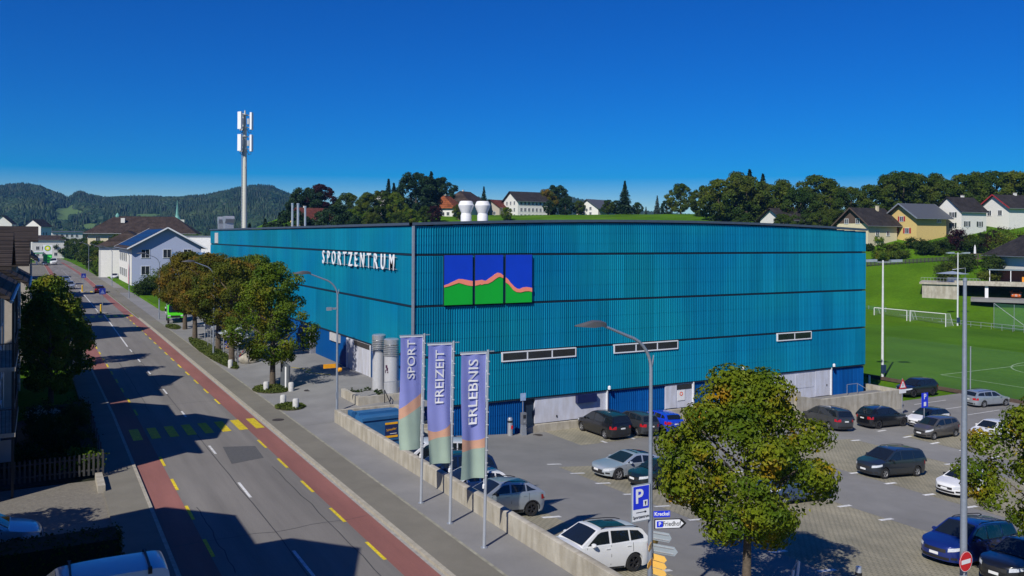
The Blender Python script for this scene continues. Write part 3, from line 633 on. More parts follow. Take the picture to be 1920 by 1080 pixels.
def crown_mesh(name, seed, rad, n_cl, per, leaf, cl_r=.26, squash=1.0, hollow=.45, lean=(0, 0), shape=None, taper=0.0, lobe=1.0, bot=.15):
    """unit-less crown: clusters of leaves through an uneven volume; rad = (rx, ry, rz) about the origin"""
    rnd = random.Random(seed); V, F = [], []; rx, ry, rz = rad
    lob = [(Vector((rnd.gauss(0, 1), rnd.gauss(0, 1), rnd.gauss(.25, .7))).normalized(), rnd.uniform(.12, .40) * lobe) for _ in range(15)]
    for k in range(n_cl):
        d = Vector((rnd.gauss(0, 1), rnd.gauss(0, 1), rnd.gauss(0, 1))).normalized()
        ext = .86 - .14 * lobe + sum(a * max(0, d.dot(q)) ** 9 for q, a in lob) - .12 * rnd.random()
        rr = (hollow + (1 - hollow) * rnd.random() ** .55) * ext
        z = d.z * rr; w = 1 - taper * max(0, z)
        if z < 0: w *= 1 + bot * z
        c = Vector((d.x * rr * rx * w, d.y * rr * ry * w, z * rz))
        cr = cl_r * (rx + ry) / 2 * rnd.uniform(.6, 1.25); out = Vector((c.x / rx, c.y / ry, c.z / rz)).normalized()
        for j in range(int(per * rnd.uniform(.6, 1.4))):
            p = Vector((rnd.gauss(0, .5), rnd.gauss(0, .5), rnd.gauss(0, .34))) * cr
            nn = (out * .7 + Vector((rnd.uniform(-1, 1), rnd.uniform(-1, 1), rnd.uniform(-.3, 1.1))) * .8).normalized()
            leaf_quad(V, F, c + p, nn, leaf, rnd)
    me = bpy.data.meshes.new(name); me.from_pydata(V, [], F); me.update(); return me
PROF = dict(round=[(-1, .45), (-.6, .85), (-.1, 1.0), (.4, .9), (.75, .62), (1, .2)], maple=[(-1, .22), (-.8, .55), (-.45, .95), (-.1, 1.0), (.3, .78), (.65, .5), (1, .22)], egg=[(-1, .4), (-.6, .9), (-.2, 1.0), (.3, .8), (.7, .5), (1, .15)])
def lobed_crown(name, seed, rad, n_lobe, leaves, leaf, lobe_r=.30, prof='round', fill=.07, flat=.8):
    """crown of many leafy lobes on an uneven envelope: bright outer faces, dark gaps between the lobes"""
    rnd = random.Random(seed); V, F = [], []; rx, ry, rz = rad; mr = (rx + ry + rz) / 3; L = []
    for k in range(n_lobe):
        z = -1 + 2 * (k + rnd.random()) / n_lobe; a = k * 2.39996 + rnd.uniform(-.5, .5); q = interp(PROF[prof], z) * rnd.uniform(.62, 1.02) * (1 if rnd.random() > .18 else .35)
        L.append((Vector((math.cos(a) * q * rx, math.sin(a) * q * ry, z * rz * .92)), lobe_r * mr * rnd.uniform(.65, 1.25)))
    tot = sum(l[1] ** 2 for l in L)
    for c, lr in L:
        out = Vector((c.x / rx, c.y / ry, c.z / rz * .7 + .25)); out = out.normalized() if out.length > .01 else Vector((0, 0, 1))
        for j in range(int(leaves * (1 - fill) * lr * lr / tot)):
            d = (Vector((rnd.gauss(0, 1), rnd.gauss(0, 1), rnd.gauss(0, 1))).normalized() + out * .55).normalized(); r_ = lr * rnd.uniform(.55, 1.08)
            p = c + Vector((d.x * r_, d.y * r_, d.z * r_ * flat)); nn = (d + Vector((rnd.uniform(-1, 1), rnd.uniform(-1, 1), rnd.uniform(-.3, .9))) * .36).normalized(); leaf_quad(V, F, p, nn, leaf * rnd.uniform(.75, 1.25), rnd)
    for j in range(int(leaves * fill)):
        z = rnd.uniform(-.9, .9); a = rnd.random() * 6.283; q = interp(PROF[prof], z) * math.sqrt(rnd.random()) * .8
        leaf_quad(V, F, Vector((math.cos(a) * q * rx, math.sin(a) * q * ry, z * rz)), Vector((rnd.uniform(-1, 1), rnd.uniform(-1, 1), rnd.uniform(-.2, 1))).normalized(), leaf, rnd)
    me = bpy.data.meshes.new(name); me.from_pydata(V, [], F); me.update(); return me
def trunk_mb(seed, h, r, crown_z, crad, n=7):
    """tapered trunk with limbs reaching into the crown"""
    rnd = random.Random(seed + 99); b = MB()
    top = crown_z + crad[2] * .45
    pts = [Vector((0, 0, -.3))] + [Vector((rnd.uniform(-.03, .03) * h * k / 5, rnd.uniform(-.03, .03) * h * k / 5, top * k / 5)) for k in range(1, 6)]
    b.tube(pts, [r * 1.25, r, r * .85, r * .68, r * .45, r * .18], 9)
    for k in range(n):
        a = k * 2.4 + rnd.uniform(-.3, .3); z0_ = crown_z - crad[2] * .75 + (top - crown_z + crad[2] * .6) * k / n * .8; z0_ = max(z0_, h * .16)
        L = crad[0] * rnd.uniform(.55, .85); q = Vector((math.cos(a), math.sin(a), 0))
        b.tube([(0, 0, z0_), q * L * .4 + Vector((0, 0, z0_ + L * .28)), q * L + Vector((0, 0, z0_ + L * .75))], [r * .42, r * .28, r * .08], 6)
    return b
def tree(name, label, cat, loc, crown, leafm, rad, cz, trunk_h, tr=.2, rz=0.0, group=None, scale=1.0, seed=1, limbs=7, bark=None):
    t = thing(name, label, cat, loc, rz, group)
    c = link('crown', crown, t, (0, 0, cz)); c.scale = (scale,) * 3
    if not crown.materials: crown.materials.append(leafm)
    elif crown.materials[0] != leafm:
        c.material_slots[0].link = 'OBJECT'; c.material_slots[0].material = leafm
    trunk_mb(seed, trunk_h, tr, cz, [q * scale for q in rad], limbs).build('trunk', bark or M_bark, t, smooth=60)
    return t
def conifer_mesh(name, seed, h, r, tiers=16, per=26, leaf=.5):
    rnd = random.Random(seed); V, F = [], []
    for k in range(tiers):
        f = k / (tiers - 1); z = h * (.06 + .92 * f); rr = r * (1 - f) ** .85 * rnd.uniform(.8, 1.15) + .12
        nb = max(5, int(per * (1 - f * .7)))
        for j in range(nb):
            a = 2 * math.pi * (j + rnd.random()) / nb; L = rr * rnd.uniform(.7, 1.12); nseg = max(2, int(L / leaf * 1.3))
            for s_ in range(nseg):
                q = (s_ + .7) / nseg; c = Vector((math.cos(a) * L * q, math.sin(a) * L * q, z - L * .32 * q * q + rnd.uniform(-.12, .12) * leaf * 2))
                nn = Vector((math.cos(a) * .5 + rnd.uniform(-.4, .4), math.sin(a) * .5 + rnd.uniform(-.4, .4), .8)).normalized()
                leaf_quad(V, F, c, nn, leaf * 1.25, rnd)
    me = bpy.data.meshes.new(name); me.from_pydata(V, [], F); me.update(); return me
def conifer(label, loc, mesh, h, m=None, s=1.0, rz=0.0, group=None):
    t = thing('conifer_tree', label, 'tree', loc, rz, group); c = link('crown', mesh, t); c.scale = (s,) * 3
    m = m or L_conifer
    if not mesh.materials: mesh.materials.append(m)
    elif mesh.materials[0] != m: c.material_slots[0].link = 'OBJECT'; c.material_slots[0].material = m
    MB().tube([(0, 0, -.8), (0, 0, h * s * .5), (0, 0, h * s * .96)], [.028 * h * s, .016 * h * s, .02], 7).build('trunk', M_bark, t)
    return t
def shrub(name, label, cat, loc, rad, leafm, n_cl=60, per=40, leaf=.14, seed=3, group=None, rz=0.0):
    t = thing(name, label, cat, loc, rz, group)
    me = crown_mesh('foliage', seed, rad, n_cl, per, leaf, .28, hollow=.3); me.materials.append(leafm)
    link('foliage', me, t, (0, 0, rad[2] * .82))
    b = MB(); rnd = random.Random(seed)
    for k in range(5): a = k * 1.3; b.tube([(0, 0, -.1), (math.cos(a) * rad[0] * .3, math.sin(a) * rad[1] * .3, rad[2] * .5), (math.cos(a) * rad[0] * .6, math.sin(a) * rad[1] * .6, rad[2] * 1.1)], [.05, .035, .01], 5)
    b.build('stems', M_bark, t); return t
def hedge(name, label, x0, x1, y0, y1, z0_, z1_, leafm, dens=55, leaf=.12, seed=5, cat='hedge'):
    rnd = random.Random(seed); V, F = [], []; A = 2 * ((x1 - x0) + (y1 - y0)) * (z1_ - z0_) + (x1 - x0) * (y1 - y0)
    for k in range(int(A * dens)):
        f = rnd.random() * A; a_top = (x1 - x0) * (y1 - y0); j = lambda: rnd.gauss(0, .05)
        if f < a_top: c = Vector((U2(rnd, x0, x1), U2(rnd, y0, y1), z1_ + j())); nn = Vector((0, 0, 1))
        else:
            s_ = rnd.randrange(4); z = U2(rnd, z0_, z1_)
            if s_ == 0: c = Vector((x0 + j(), U2(rnd, y0, y1), z)); nn = Vector((-1, 0, .3))
            elif s_ == 1: c = Vector((x1 + j(), U2(rnd, y0, y1), z)); nn = Vector((1, 0, .3))
            elif s_ == 2: c = Vector((U2(rnd, x0, x1), y0 + j(), z)); nn = Vector((0, -1, .3))
            else: c = Vector((U2(rnd, x0, x1), y1 + j(), z)); nn = Vector((0, 1, .3))
        nn = (nn + Vector((rnd.uniform(-.6, .6), rnd.uniform(-.6, .6), rnd.uniform(-.4, .6)))).normalized(); leaf_quad(V, F, c, nn, leaf, rnd)
    me = bpy.data.meshes.new('foliage'); me.from_pydata(V, [], F); me.materials.append(leafm)
    t = thing(name, label, cat); link('foliage', me, t)
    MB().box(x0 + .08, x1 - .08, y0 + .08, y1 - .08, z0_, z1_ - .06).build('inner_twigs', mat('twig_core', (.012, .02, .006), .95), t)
    return t
def U2(rnd, a, b): return a + (b - a) * rnd.random()
# ================================================================ WALLS, FORECOURT, FLAGS, LAMPS, SIGNS
w = thing('parapet_wall', 'long pale concrete parapet wall between pavement and car park', 'wall')
b = MB(); ys_ = [18.5 + k * 1.0 for k in range(33)]
b.grid([[(15.78, y, .02), (15.78, y, .885), (15.82, y, .905), (16.04, y, .905), (16.08, y, .885), (16.08, y, lot(16.1, y) - .2)] for y in ys_]); b.face([(15.78, 50.5, .02), (16.08, 50.5, -2), (16.08, 50.5, .885), (16.04, 50.5, .905), (15.82, 50.5, .905), (15.78, 50.5, .885)])
b.build('wall_run', M_conc, w, smooth=30)
MB().box(15.781, 19.55, 50.501, 50.80, -2.0, .907).build('return_wall', M_conc, w)
MB().box(19.551, 19.85, 47.2, 50.79, -2.4, .90).build('side_wall', M_conc, w)
# planted bed above the stair
w = thing('planter_bed', 'low concrete walled gravel bed around the silver stacks', 'planter')
MB().box(18.3, 18.58, 53.75, 57.4, .05, .95).build('front_wall', M_conc, w)
MB().box(18.581, 22.5, 53.75, 54.0, -2.2, .95).build('side_wall', M_conc, w)
MB().box(18.58, 22.55, 54.0, 57.4, .0, .72).build('gravel', mat('grey_gravel', (.25, .25, .24), .95, var=.35, vscale=14, bump=.8, bscale=40), w)
b = MB()
for k in range(26): b.bar((20.2 + k * .095, 54.12, .72), (20.2 + k * .095, 54.12, 1.72), .016)
b.bar((20.2, 54.12, 1.74), (22.6, 54.12, 1.74), .03).bar((20.2, 54.12, .78), (22.6, 54.12, .78), .025); b.build('railing', M_steel, w)
for k, (x, y) in enumerate(((18.9, 57.1), (19.4, 56.9), (20.1, 57.15), (20.6, 56.3), (20.3, 55.2))):
    me = crown_mesh('weeds', 40 + k, (.35, .25, .18), 12, 14, .09); me.materials.append(L_hedge); link('weeds', me, w, (x, y, .8))
# stair down to the car park
w = thing('stair', 'concrete stair with black handrail beside the parapet return', 'stair')
for k in range(12): MB().box(19.9, 22.4, 53.72 - (k + 1) * .31, 53.72 - k * .31, -2.4, .40 - k * .20).build('step', M_conc, w)
MB().tube([(19.98, 53.4, 1.35), (19.98, 49.9, -.95)], .03, 7).tube([(19.98, 53.4, 1.35), (19.98, 53.4, .3)], .03, 7).tube([(19.98, 50.2, -.75), (19.98, 50.2, -1.9)], .03, 7).build('handrail', M_black, w)
# walkway and stained retaining wall at the far gates
w = thing('retaining_wall', 'stained concrete retaining wall below the far white gates', 'wall')
def wallpoly(pts, y0, y1, nm):
    MB().prism([(a, z) for a, z in pts], y0, y1, 'y').build(nm, M_conc, w)
wallpoly([(51.5, -4.2), (51.5, -2.75), (53.2, -1.95), (57.5, -1.80), (58.0, -1.85), (58.0, -4.6)], 52.75, 53.05, 'ramp_wall')
wallpoly([(57.0, -4.6), (57.0, -2.05), (60.3, -2.62), (70.9, -2.62), (70.9, -4.6)], 52.30, 52.60, 'lower_wall')
MB().box(70.6, 70.9, 52.601, 56.5, -4.6, -2.64).build('end_wall', M_conc, w)
MB().box(51.5, 70.6, 52.9, 54.98, -4.6, -3.02).build('walkway', M_lot, w)
b = MB()
for x in (65.6, 67.0): b.bar((x, 54.2, -3.0), (x, 54.2, -2.0), .04)
b.bar((65.6, 54.2, -2.02), (67.0, 54.2, -2.02), .04).bar((67.0, 54.2, -2.02), (67.8, 53.6, -2.6), .04); b.build('handrail', M_steel, w)
w = thing('plinth_wall', 'low concrete plinth wall under the wide white gate', 'wall')
MB().prism([(31.3, -3.2), (31.3, -2.62), (32.4, -2.42), (51.4, -2.55), (51.4, -4.0), (40, -3.4)], 54.42, 54.74, 'y').build('plinth', M_conc, w)
# blue skip container
c = thing('container', 'blue steel waste container behind the parapet wall', 'container', (17.85, 49.0, lot(17.85, 49) + .02), R(2))
M_blue = mat('container_blue', (.025, .115, .27), .45, var=.15, vscale=1.5)
MB().prism([(-1.38, .25), (-1.42, 1.9), (-1.30, 2.45), (1.40, 2.45), (1.42, .25)], -1.15, 1.15, 'y').build('body', M_blue, c)
MB().box(-1.25, 1.3, -.25, .25, 2.452, 2.60).build('lid_ridge', M_blue, c)
for z0_, z1_ in ((2.28, 2.45), (1.0, 1.08)): MB().box(-1.38, 1.4, -1.22, -1.152, z0_, z1_).build('side_rail', M_blue, c)
for x in (-1.0, 1.0): MB().box(x - .12, x + .12, -1.1, 1.1, 0, .25).build('skid', M_black, c)
MB().box(-1.6, -1.43, -.9, -.2, 1.6, 2.2).build('hook_gear', M_blue, c); MB().box(-1.55, -1.31, .1, .8, 2.2, 2.62).build('hook_gear', M_blue, c)
lb = MB().box(.05, .85, -1.175, -1.152, 1.15, 2.05).build('sign_plate', mat('label_navy', (.012, .025, .10), .5), c); MY = mat('label_yellow', (.85, .42, .01), .5)
for z0_, z1_ in ((1.93, 2.05), (1.15, 1.27)): MB().box(.05, .85, -1.185, -1.176, z0_, z1_).build('stripe', MY, lb)
put_text('lettering', 'Schneider', .20, MY, lb, (.45, -1.185, 1.63), (1, 0, .12), (-.12, 0, 1), sx=.82)
MB().box(.36, .78, -1.180, -1.176, 1.36, 1.395).build('byline', M_whitep, lb)
put_text('lettering', 'AFT', .17, mat('stencil_navy', (.01, .03, .09), .6), c, (1.1, -1.156, 2.05), (1, 0, 0), (0, 0, 1))
# ---- flags
M_pole = mat('flagpole_alu', (.52, .56, .62), .35, metal=.5, var=.05)
M_fb = mat('banner_violet', (.36, .39, .82), .75, var=.07, vscale=.7, trans=.35); M_fo = mat('banner_apricot', (.90, .50, .32), .75, var=.06, trans=.35); M_fg = mat('banner_sage', (.50, .64, .50), .75, var=.08, vscale=.8, trans=.35)
def banner(y, word, seed, zb, cuts, lb, size, zc):
    t = thing('flag_banner', lb, 'banner', (14.3, y, 0), group='tall banners along the pavement')
    MB().tube([(0, 0, -.1), (0, 0, 3.5), (0, 0, 7.36)], [.062, .055, .042], 14).build('pole', M_pole, t, smooth=40)
    MB().lathe([(.13, .114), (.13, .135), (.07, .15)], 16).build('base_plate', M_steel, t)
    MB().bar((-1.14, 0, 7.30), (.24, 0, 7.30), .035).build('top_arm', M_pole, t)
    MB().tube([(-.075, 0, 7.28), (-.075, 0, zb - .25)], .012, 6).build('halyard', M_whitep, t)
    b = MB()
    for k in range(10):
        z = 7.1 - k * (7.1 - zb) / 9.5; b.bar((-.075, 0, z), (-.01, 0, z - .16), .02).bar((-.05, -.05, z - .16), (.05, -.05, z - .16), .02)
    b.build('clips', M_whitep, t); MB().lathe([(0, 0), (.045, .03), (.045, .16), (0, .2)], 10, (-.075, 0, zb - .42)).build('weight', M_whitep, t)
    t.rotation_euler = (0, R(1.0), 0)
    x0, x1, zt = -1.10, -.085, 7.24
    def warp(p):
        f = (zt - p[2]) / (zt - zb); u = (x1 - p[0]) / (x1 - x0)
        dy = .085 * f * math.sin(5.2 * u + seed + 2.2 * f) + .10 * f * f * u * math.sin(3.1 * f + seed) + .018 * math.sin(11 * u + 4 * f)
        return Vector((p[0] + .085 * f * u * u * (1 + .5 * math.sin(6 * f + seed)), p[1] + dy, p[2]))
    nu = 14
    def field(nm, fa, fb, m, nz):
        b = MB(); rows = []
        for j in range(nz + 1):
            row = []
            for i in range(nu + 1):
                u = i / nu; za = zt - (zt - zb) * fa(u); zc_ = zt - (zt - zb) * fb(u); row.append(warp((x1 + (x0 - x1) * u, 0, za + (zc_ - za) * j / nz)))
            rows.append(row)
        b.grid(rows); return b.build(nm, m, t, smooth=60)
    f1, f2 = cuts
    field('violet_field', lambda u: 0, f1, M_fb, 24); field('apricot_band', f1, f2, M_fo, 5); field('sage_field', f2, lambda u: 1, M_fg, 12)
    MB().box(x0 - .02, x1 + .02, -.02, .02, zt - .02, zt + .03).build('top_hem', M_whitep, t)
    put_text('lettering', word, size, M_whitep, t, (-.60, -.035, zc), (0, 0, 1), (-1, 0, 0), sx=1.12, extrude=.001, warp=lambda p: warp(p) + Vector((0, -.012, 0)), offset=.004)
    return t
banner(33.77, 'SPORT', .5, 2.45, (lambda u: .51 + .13 * u, lambda u: .62 + .115 * u), 'violet banner reading SPORT, on the pole farthest up the pavement', .50, 6.28)
banner(30.82, 'FREIZEIT', 2.1, 2.55, (lambda u: .675 + .05 * math.sin(2.6 * u) + .01 * u, lambda u: .775 + .03 * u * u), 'violet banner reading FREIZEIT, on the middle pole', .50, 5.97)
banner(27.84, 'ERLEBNIS', 3.7, 2.68, (lambda u: .665 + .03 * math.sin(2.6 * u + .4), lambda u: .755 + .02 * u), 'violet banner reading ERLEBNIS, on the pole nearest the camera', .52, 5.85)
# ---- street lamps
M_lamp = mat('lamp_post_steel', (.30, .34, .40), .45, metal=.4, var=.10, vscale=8)
M_head = mat('lamp_head_grey', (.09, .09, .095), .5, var=.1)
def street_lamp(loc, lb, arm=2.2, rz=0.0, h=8.85, group='curved-arm street lamps'):
    t = thing('street_lamp', lb, 'street lamp', loc, rz, group)
    P = [(0, 0, -.2), (0, 0, 3.0), (0, 0, h - 1.4)]
    for k in range(1, 8): a = k / 7 * R(74); P.append((-1.25 * (1 - math.cos(a)), 0, h - 1.4 + 1.15 * math.sin(a)))
    P.append((-arm + .25, 0, h + .12))
    MB().tube(P, [.085, .075, .055] + [.05] * 7 + [.036], 12).build('post', M_lamp, t, smooth=40)
    MB().tube([(0, 0, h - 1.5), (.06, 0, h - 1.2), (.10, 0, h - .95)], .022, 6).build('spur', M_lamp, t)
    MB().box(-.07, .07, -.085, .085, .9, 1.3).build('service_door', M_lamp, t)
    b = MB(); rows = []
    for x, wd, zt_, zb_ in ((-arm + .45, .05, .17, .07), (-arm + .25, .12, .24, .06), (-arm - .05, .15, .26, .04), (-arm - .4, .10, .19, .07), (-arm - .68, .04, .13, .10)):
        rows.append([(x, -wd, h + zb_), (x, wd, h + zb_), (x, wd * .9, h + zt_ - .04), (x, 0, h + zt_), (x, -wd * .9, h + zt_ - .04)])
    b.grid(rows, True).face(rows[0]).face(rows[-1][::-1]); b.build('lamp_head', M_head, t, smooth=50)
    return t
street_lamp((16.94, 21.49, -.72), 'near street lamp post carrying the parking and direction signs', h=9.45)
lp = street_lamp((16.75, 53.4, .2), 'street lamp on the forecourt in front of the large SPORTZENTRUM letters')
MB().lathe([(0, 0), (.12, .0), (.14, .1), (.12, .2), (0, .2)], 12, (0, -.25, 2.75), 'x').build('orange_sign', mat('way_sign_orange', (.85, .36, .01), .5), lp)
MB().box(-.9, -.1, -.02, .02, 2.85, 3.12).build('orange_sign', MATS['way_sign_orange'], lp)
MB().box(-.5, -.08, -.05, .05, 6.6, 6.72).box(-.7, -.4, -.09, .09, 6.55, 6.75).build('camera_arm', M_steel, lp)
for k, (x, y) in enumerate(((14.5, 84.8), (14.2, 124.5), (14.1, 168), (14.0, 208), (13.9, 250), (13.5, 300))):
    street_lamp((x, y, .1), ['street lamp rising through the rusty chestnut trees', 'street lamp beside the parked green truck', 'street lamp in front of the pale blue house', 'street lamp just past the blue house, beside the garden trees', 'distant street lamp along the roadside trees', 'farthest street lamp along the roadside trees'][k])
# ---- signs on the near lamp post
M_sgrey = mat('sign_back_grey', (.34, .39, .42), .5, metal=.3, var=.06); M_sblue = mat('sign_blue', (.012, .035, .62), .4, var=.03); M_swhite = mat('sign_white', (.78, .79, .80), .4, var=.02); M_sred = mat('sign_red', (.62, .012, .02), .4); M_sblack = mat('sign_black', (.01, .01, .01), .5)
PX, PY = 16.94, 21.49
def plate(t, o, ux, w_, z0_, z1_, m, th=.02, nm='plate'):
    """flat plate standing on direction ux from o, thickness th towards the back"""
    ux = Vector(ux).normalized(); n_ = ux.cross(Vector((0, 0, 1)));  c = Vector((o[0], o[1], 0)) + ux * w_ / 2 + Vector((0, 0, (z0_ + z1_) / 2)) - n_ * th / 2
    return MB().obox(c, ux, n_, (0, 0, 1), w_ / 2, th / 2, (z1_ - z0_) / 2).build(nm, m, t)
def face_of(o, ux, a, z, off):
    ux = Vector(ux).normalized(); n_ = ux.cross(Vector((0, 0, 1))); return Vector((o[0], o[1], 0)) + ux * a + n_ * off + Vector((0, 0, z))
t = thing('parking_sign', 'blue P parking sign reading Sportzentrum with an arrow, on the lamp post', 'sign')
o = (PX - .80, PY - .09); ux = (1, 0, 0)
plate(t, o, ux, .72, 2.62, 3.78, M_sgrey, .03, 'frame'); f = plate(t, (o[0] + .03, o[1] - .006), ux, .66, 2.65, 3.75, M_swhite, .004, 'white_face')
plate(t, (o[0] + .055, o[1] - .012), ux, .61, 3.02, 3.73, M_sblue, .004, 'blue_face')
put_text('lettering', 'P', .62, M_swhite, t, face_of(o, ux, .28, 3.40, .018), ux, (0, 0, 1), offset=.012)
plate(t, (o[0] + .44, o[1] - .017), ux, .17, 3.09, 3.28, M_swhite, .003, 'meter_symbol'); MB().prism([(o[0] + .49, 3.24), (o[0] + .56, 3.24), (o[0] + .535, 3.12), (o[0] + .515, 3.12)], o[1] - .022, o[1] - .0205, 'y').build('meter_symbol', M_sblack, t)
put_text('lettering', 'Sportzentrum', .128, M_sblack, t, face_of(o, ux, .36, 2.77, .014), ux, (0, 0, 1), sx=.88)
MB().prism([(o[0] + .17, 2.905), (o[0] + .50, 2.905), (o[0] + .50, 2.875), (o[0] + .58, 2.913), (o[0] + .50, 2.955), (o[0] + .50, 2.925), (o[0] + .17, 2.925)], o[1] - .0135, o[1] - .0115, 'y').build('arrow', M_sblack, t)
ux2 = (.93, -.37, 0); o2 = (PX + .07, PY - .08)
t = thing('street_name_sign', 'small blue street name sign reading Kreckel', 'sign')
plate(t, o2, ux2, .54, 2.66, 2.86, M_sblue, .015); put_text('lettering', 'Kreckel', .165, M_swhite, t, face_of(o2, ux2, .27, 2.765, .004), ux2, (0, 0, 1), sx=.95, offset=.003)
t = thing('direction_sign', 'white arrow sign reading Friedhof with a blue P', 'sign')
def arrow_plate(m, a0, a1, tip, z0_, z1_, off, nm, par, o=o2, ux=ux2):
    P = [face_of(o, ux, a0, z0_, off), face_of(o, ux, a1, z0_, off), face_of(o, ux, tip, (z0_ + z1_) / 2, off), face_of(o, ux, a1, z1_, off), face_of(o, ux, a0, z1_, off)]; n_ = Vector(ux).normalized().cross(Vector((0, 0, 1))) * -.012
    b = MB(); b.face(P); b.face([p + n_ for p in P][::-1])
    for k in range(5): b.face([P[k], P[k] + n_, P[(k + 1) % 5] + n_, P[(k + 1) % 5]])
    return b.build(nm, m, par)
arrow_plate(M_sblack, .03, .92, 1.08, 2.29, 2.60, .0, 'black_edge', t); arrow_plate(M_swhite, .06, .84, .985, 2.315, 2.575, .006, 'white_face', t)
plate(t, face_of(o2, ux2, .10, 0, .013)[:2], ux2, .20, 2.35, 2.54, M_sblue, .004, 'blue_square'); put_text('lettering', 'P', .165, M_swhite, t, face_of(o2, ux2, .20, 2.445, .016), ux2, (0, 0, 1), offset=.003)
put_text('lettering', 'Friedhof', .215, M_sblack, t, face_of(o2, ux2, .59, 2.445, .010), ux2, (0, 0, 1), sx=.82)
t = thing('arrow_sign', 'grey backs of two stacked arrow signs low on the lamp post', 'sign')
ux3 = (.55, -.83, 0)
for z0_, z1_, L in ((1.95, 2.24, .62), (1.55, 1.84, .82)):
    arrow_plate(M_sgrey, .02, L * .86, L, z0_, z1_, .0, 'plate_back', t, (PX + .06, PY - .05), ux3)
    for z in (z0_ + .06, z1_ - .06): plate(t, face_of((PX + .06, PY - .05), ux3, .03, 0, .02)[:2], ux3, L * .8, z - .015, z + .015, M_zinc, .02, 'rail')
M_hike = mat('trail_sign_yellow', (.80, .47, .10), .5, var=.05)
for nm, ux_, L, z0_, lb in (('a', (-.75, -.66, 0), .52, 1.72, 'yellow hiking arrow pointing left, upper one on the lamp post'), ('b', (-.78, -.63, 0), .58, 1.20, 'yellow hiking arrow pointing left, lower one on the lamp post'), ('c', (.35, -.94, 0), .55, 1.35, 'broad stack of yellow hiking arrows turned towards the camera'), ('d', (.9, .43, 0), .52, 1.72, 'yellow hiking arrow pointing away to the car park')):
    t = thing('hiking_sign', lb, 'sign', group='yellow hiking signs on the lamp post'); oo = (PX, PY - .07)
    for j in range(3 if nm == 'c' else 1): arrow_plate(M_hike, .05, L * .85, L, z0_ - j * .22, z0_ - j * .22 + .2, .004 * j, 'arrow_board', t, oo, ux_)
    if nm == 'b': plate(t, face_of(oo, ux_, .06, 0, .012)[:2], ux_, .2, z0_ + .02, z0_ + .18, M_swhite, .004, 'white_tip')
# ---- tall pole with no-entry sign
t = thing('tall_pole', 'tall plain tapering steel pole at the car park exit', 'pole', (29.4, 19.15, lot(29.4, 19.15)))
MB().tube([(0, 0, -.1), (0, 0, 4), (0, 0, 11.9)], [.13, .115, .062], 14).build('shaft', M_lamp, t, smooth=40); MB().lathe([(.075, 0), (.075, .12), (0, .14)], 12, (0, 0, 11.85)).build('cap', M_lamp, t); MB().lathe([(.2, 0), (.2, .06), (.14, .1)], 14).build('base_plate', M_lamp, t)
t = thing('no_entry_sign', 'round red no-entry sign with white bar', 'sign', (29.18, 18.93, 0))
MB().lathe([(0, 0), (.36, 0), (.36, -.02), (0, -.02)], 32, (0, 0, .0), 'y', caps=False).build('red_disc', M_sred, t).location = (0, 0, -.08)
MB().lathe([(.345, -.003), (.36, -.003), (.36, 0)], 32, (0, -.02, -.08), 'y', caps=False).build('white_rim', M_swhite, t)
MB().box(-.26, .26, -.028, -.0215, -.155, -.005).build('white_bar', M_swhite, t)
MB().tube([(0, .05, .3), (0, .05, -1.8)], .035, 8).build('post', M_steel, t); MB().box(-.28, .1, .03, .12, -.95, -.62).box(-.32, .12, .03, .12, -1.45, -1.05).build('bracket_plate', M_sgrey, t)
# ---- car park furniture
def post_sign(name, lb, cat, loc, h, grp=None):
    t = thing(name, lb, cat, loc, 0, grp); MB().tube([(0, 0, -.1), (0, 0, h)], .035, 8).build('post', M_steel, t); return t
zl = lot(64.2, 45.8); t = post_sign('parking_sign', 'blue P sign on a post beside the white hatchback', 'sign', (63.6, 44.9, zl), 3.3)
MB().box(-.4, .4, -.07, -.04, 2.1, 3.3).build('blue_plate', M_sblue, t); put_text('lettering', 'P', .62, M_swhite, t, (0, -.075, 2.98), (1, 0, 0), (0, 0, 1), offset=.01); MB().box(-.14, .14, -.08, -.071, 2.22, 2.55).build('disc_symbol', M_swhite, t)
t = post_sign('warning_sign', 'white warning triangle with red border on a post by the retaining wall', 'sign', (67.2, 49.6, PITCH), 3.5)
MB().prism([(-.52, 2.6), (.52, 2.6), (0, 3.5)], -.06, -.04, 'y').build('red_triangle', M_sred, t); MB().prism([(-.36, 2.70), (.36, 2.70), (0, 3.30)], -.068, -.0605, 'y').build('white_face', M_swhite, t); MB().box(-.04, .04, -.074, -.069, 2.82, 3.1).build('mark', M_sblack, t); MB().box(-.45, .45, -.06, -.04, 2.2, 2.55).build('plate', M_swhite, t)
t = thing('ticket_machine', 'grey parking ticket machine on a tapered foot, by the hall wall', 'ticket machine', (30.9, 54.0, lot(30.9, 54)))
MB().prism([(-.2, 0), (.2, 0), (.15, .8), (-.15, .8)], -.14, .14, 'y').build('foot', M_steel, t); MB().box(-.17, .17, -.17, .14, .8, 1.65).build('housing', mat('machine_grey', (.16, .17, .19), .45), t); MB().box(-.11, .11, -.185, -.171, 1.25, 1.5).build('screen', M_glass, t); MB().box(-.08, .08, -.185, -.171, .95, 1.1).build('slot_plate', M_zinc, t)
MB().tube([(0, .1, 1.6), (0, .1, 2.9)], .03, 8).build('sign_post', M_steel, t); MB().box(-.22, .22, .05, .07, 2.5, 3.05).build('sign_plate', mat('faded_blue_sign', (.30, .42, .62), .5), t)
t = thing('litter_bin', 'slim steel litter bin standing left of the ticket machine', 'bin', (29.9, 54.2, lot(29.9, 54.2)))
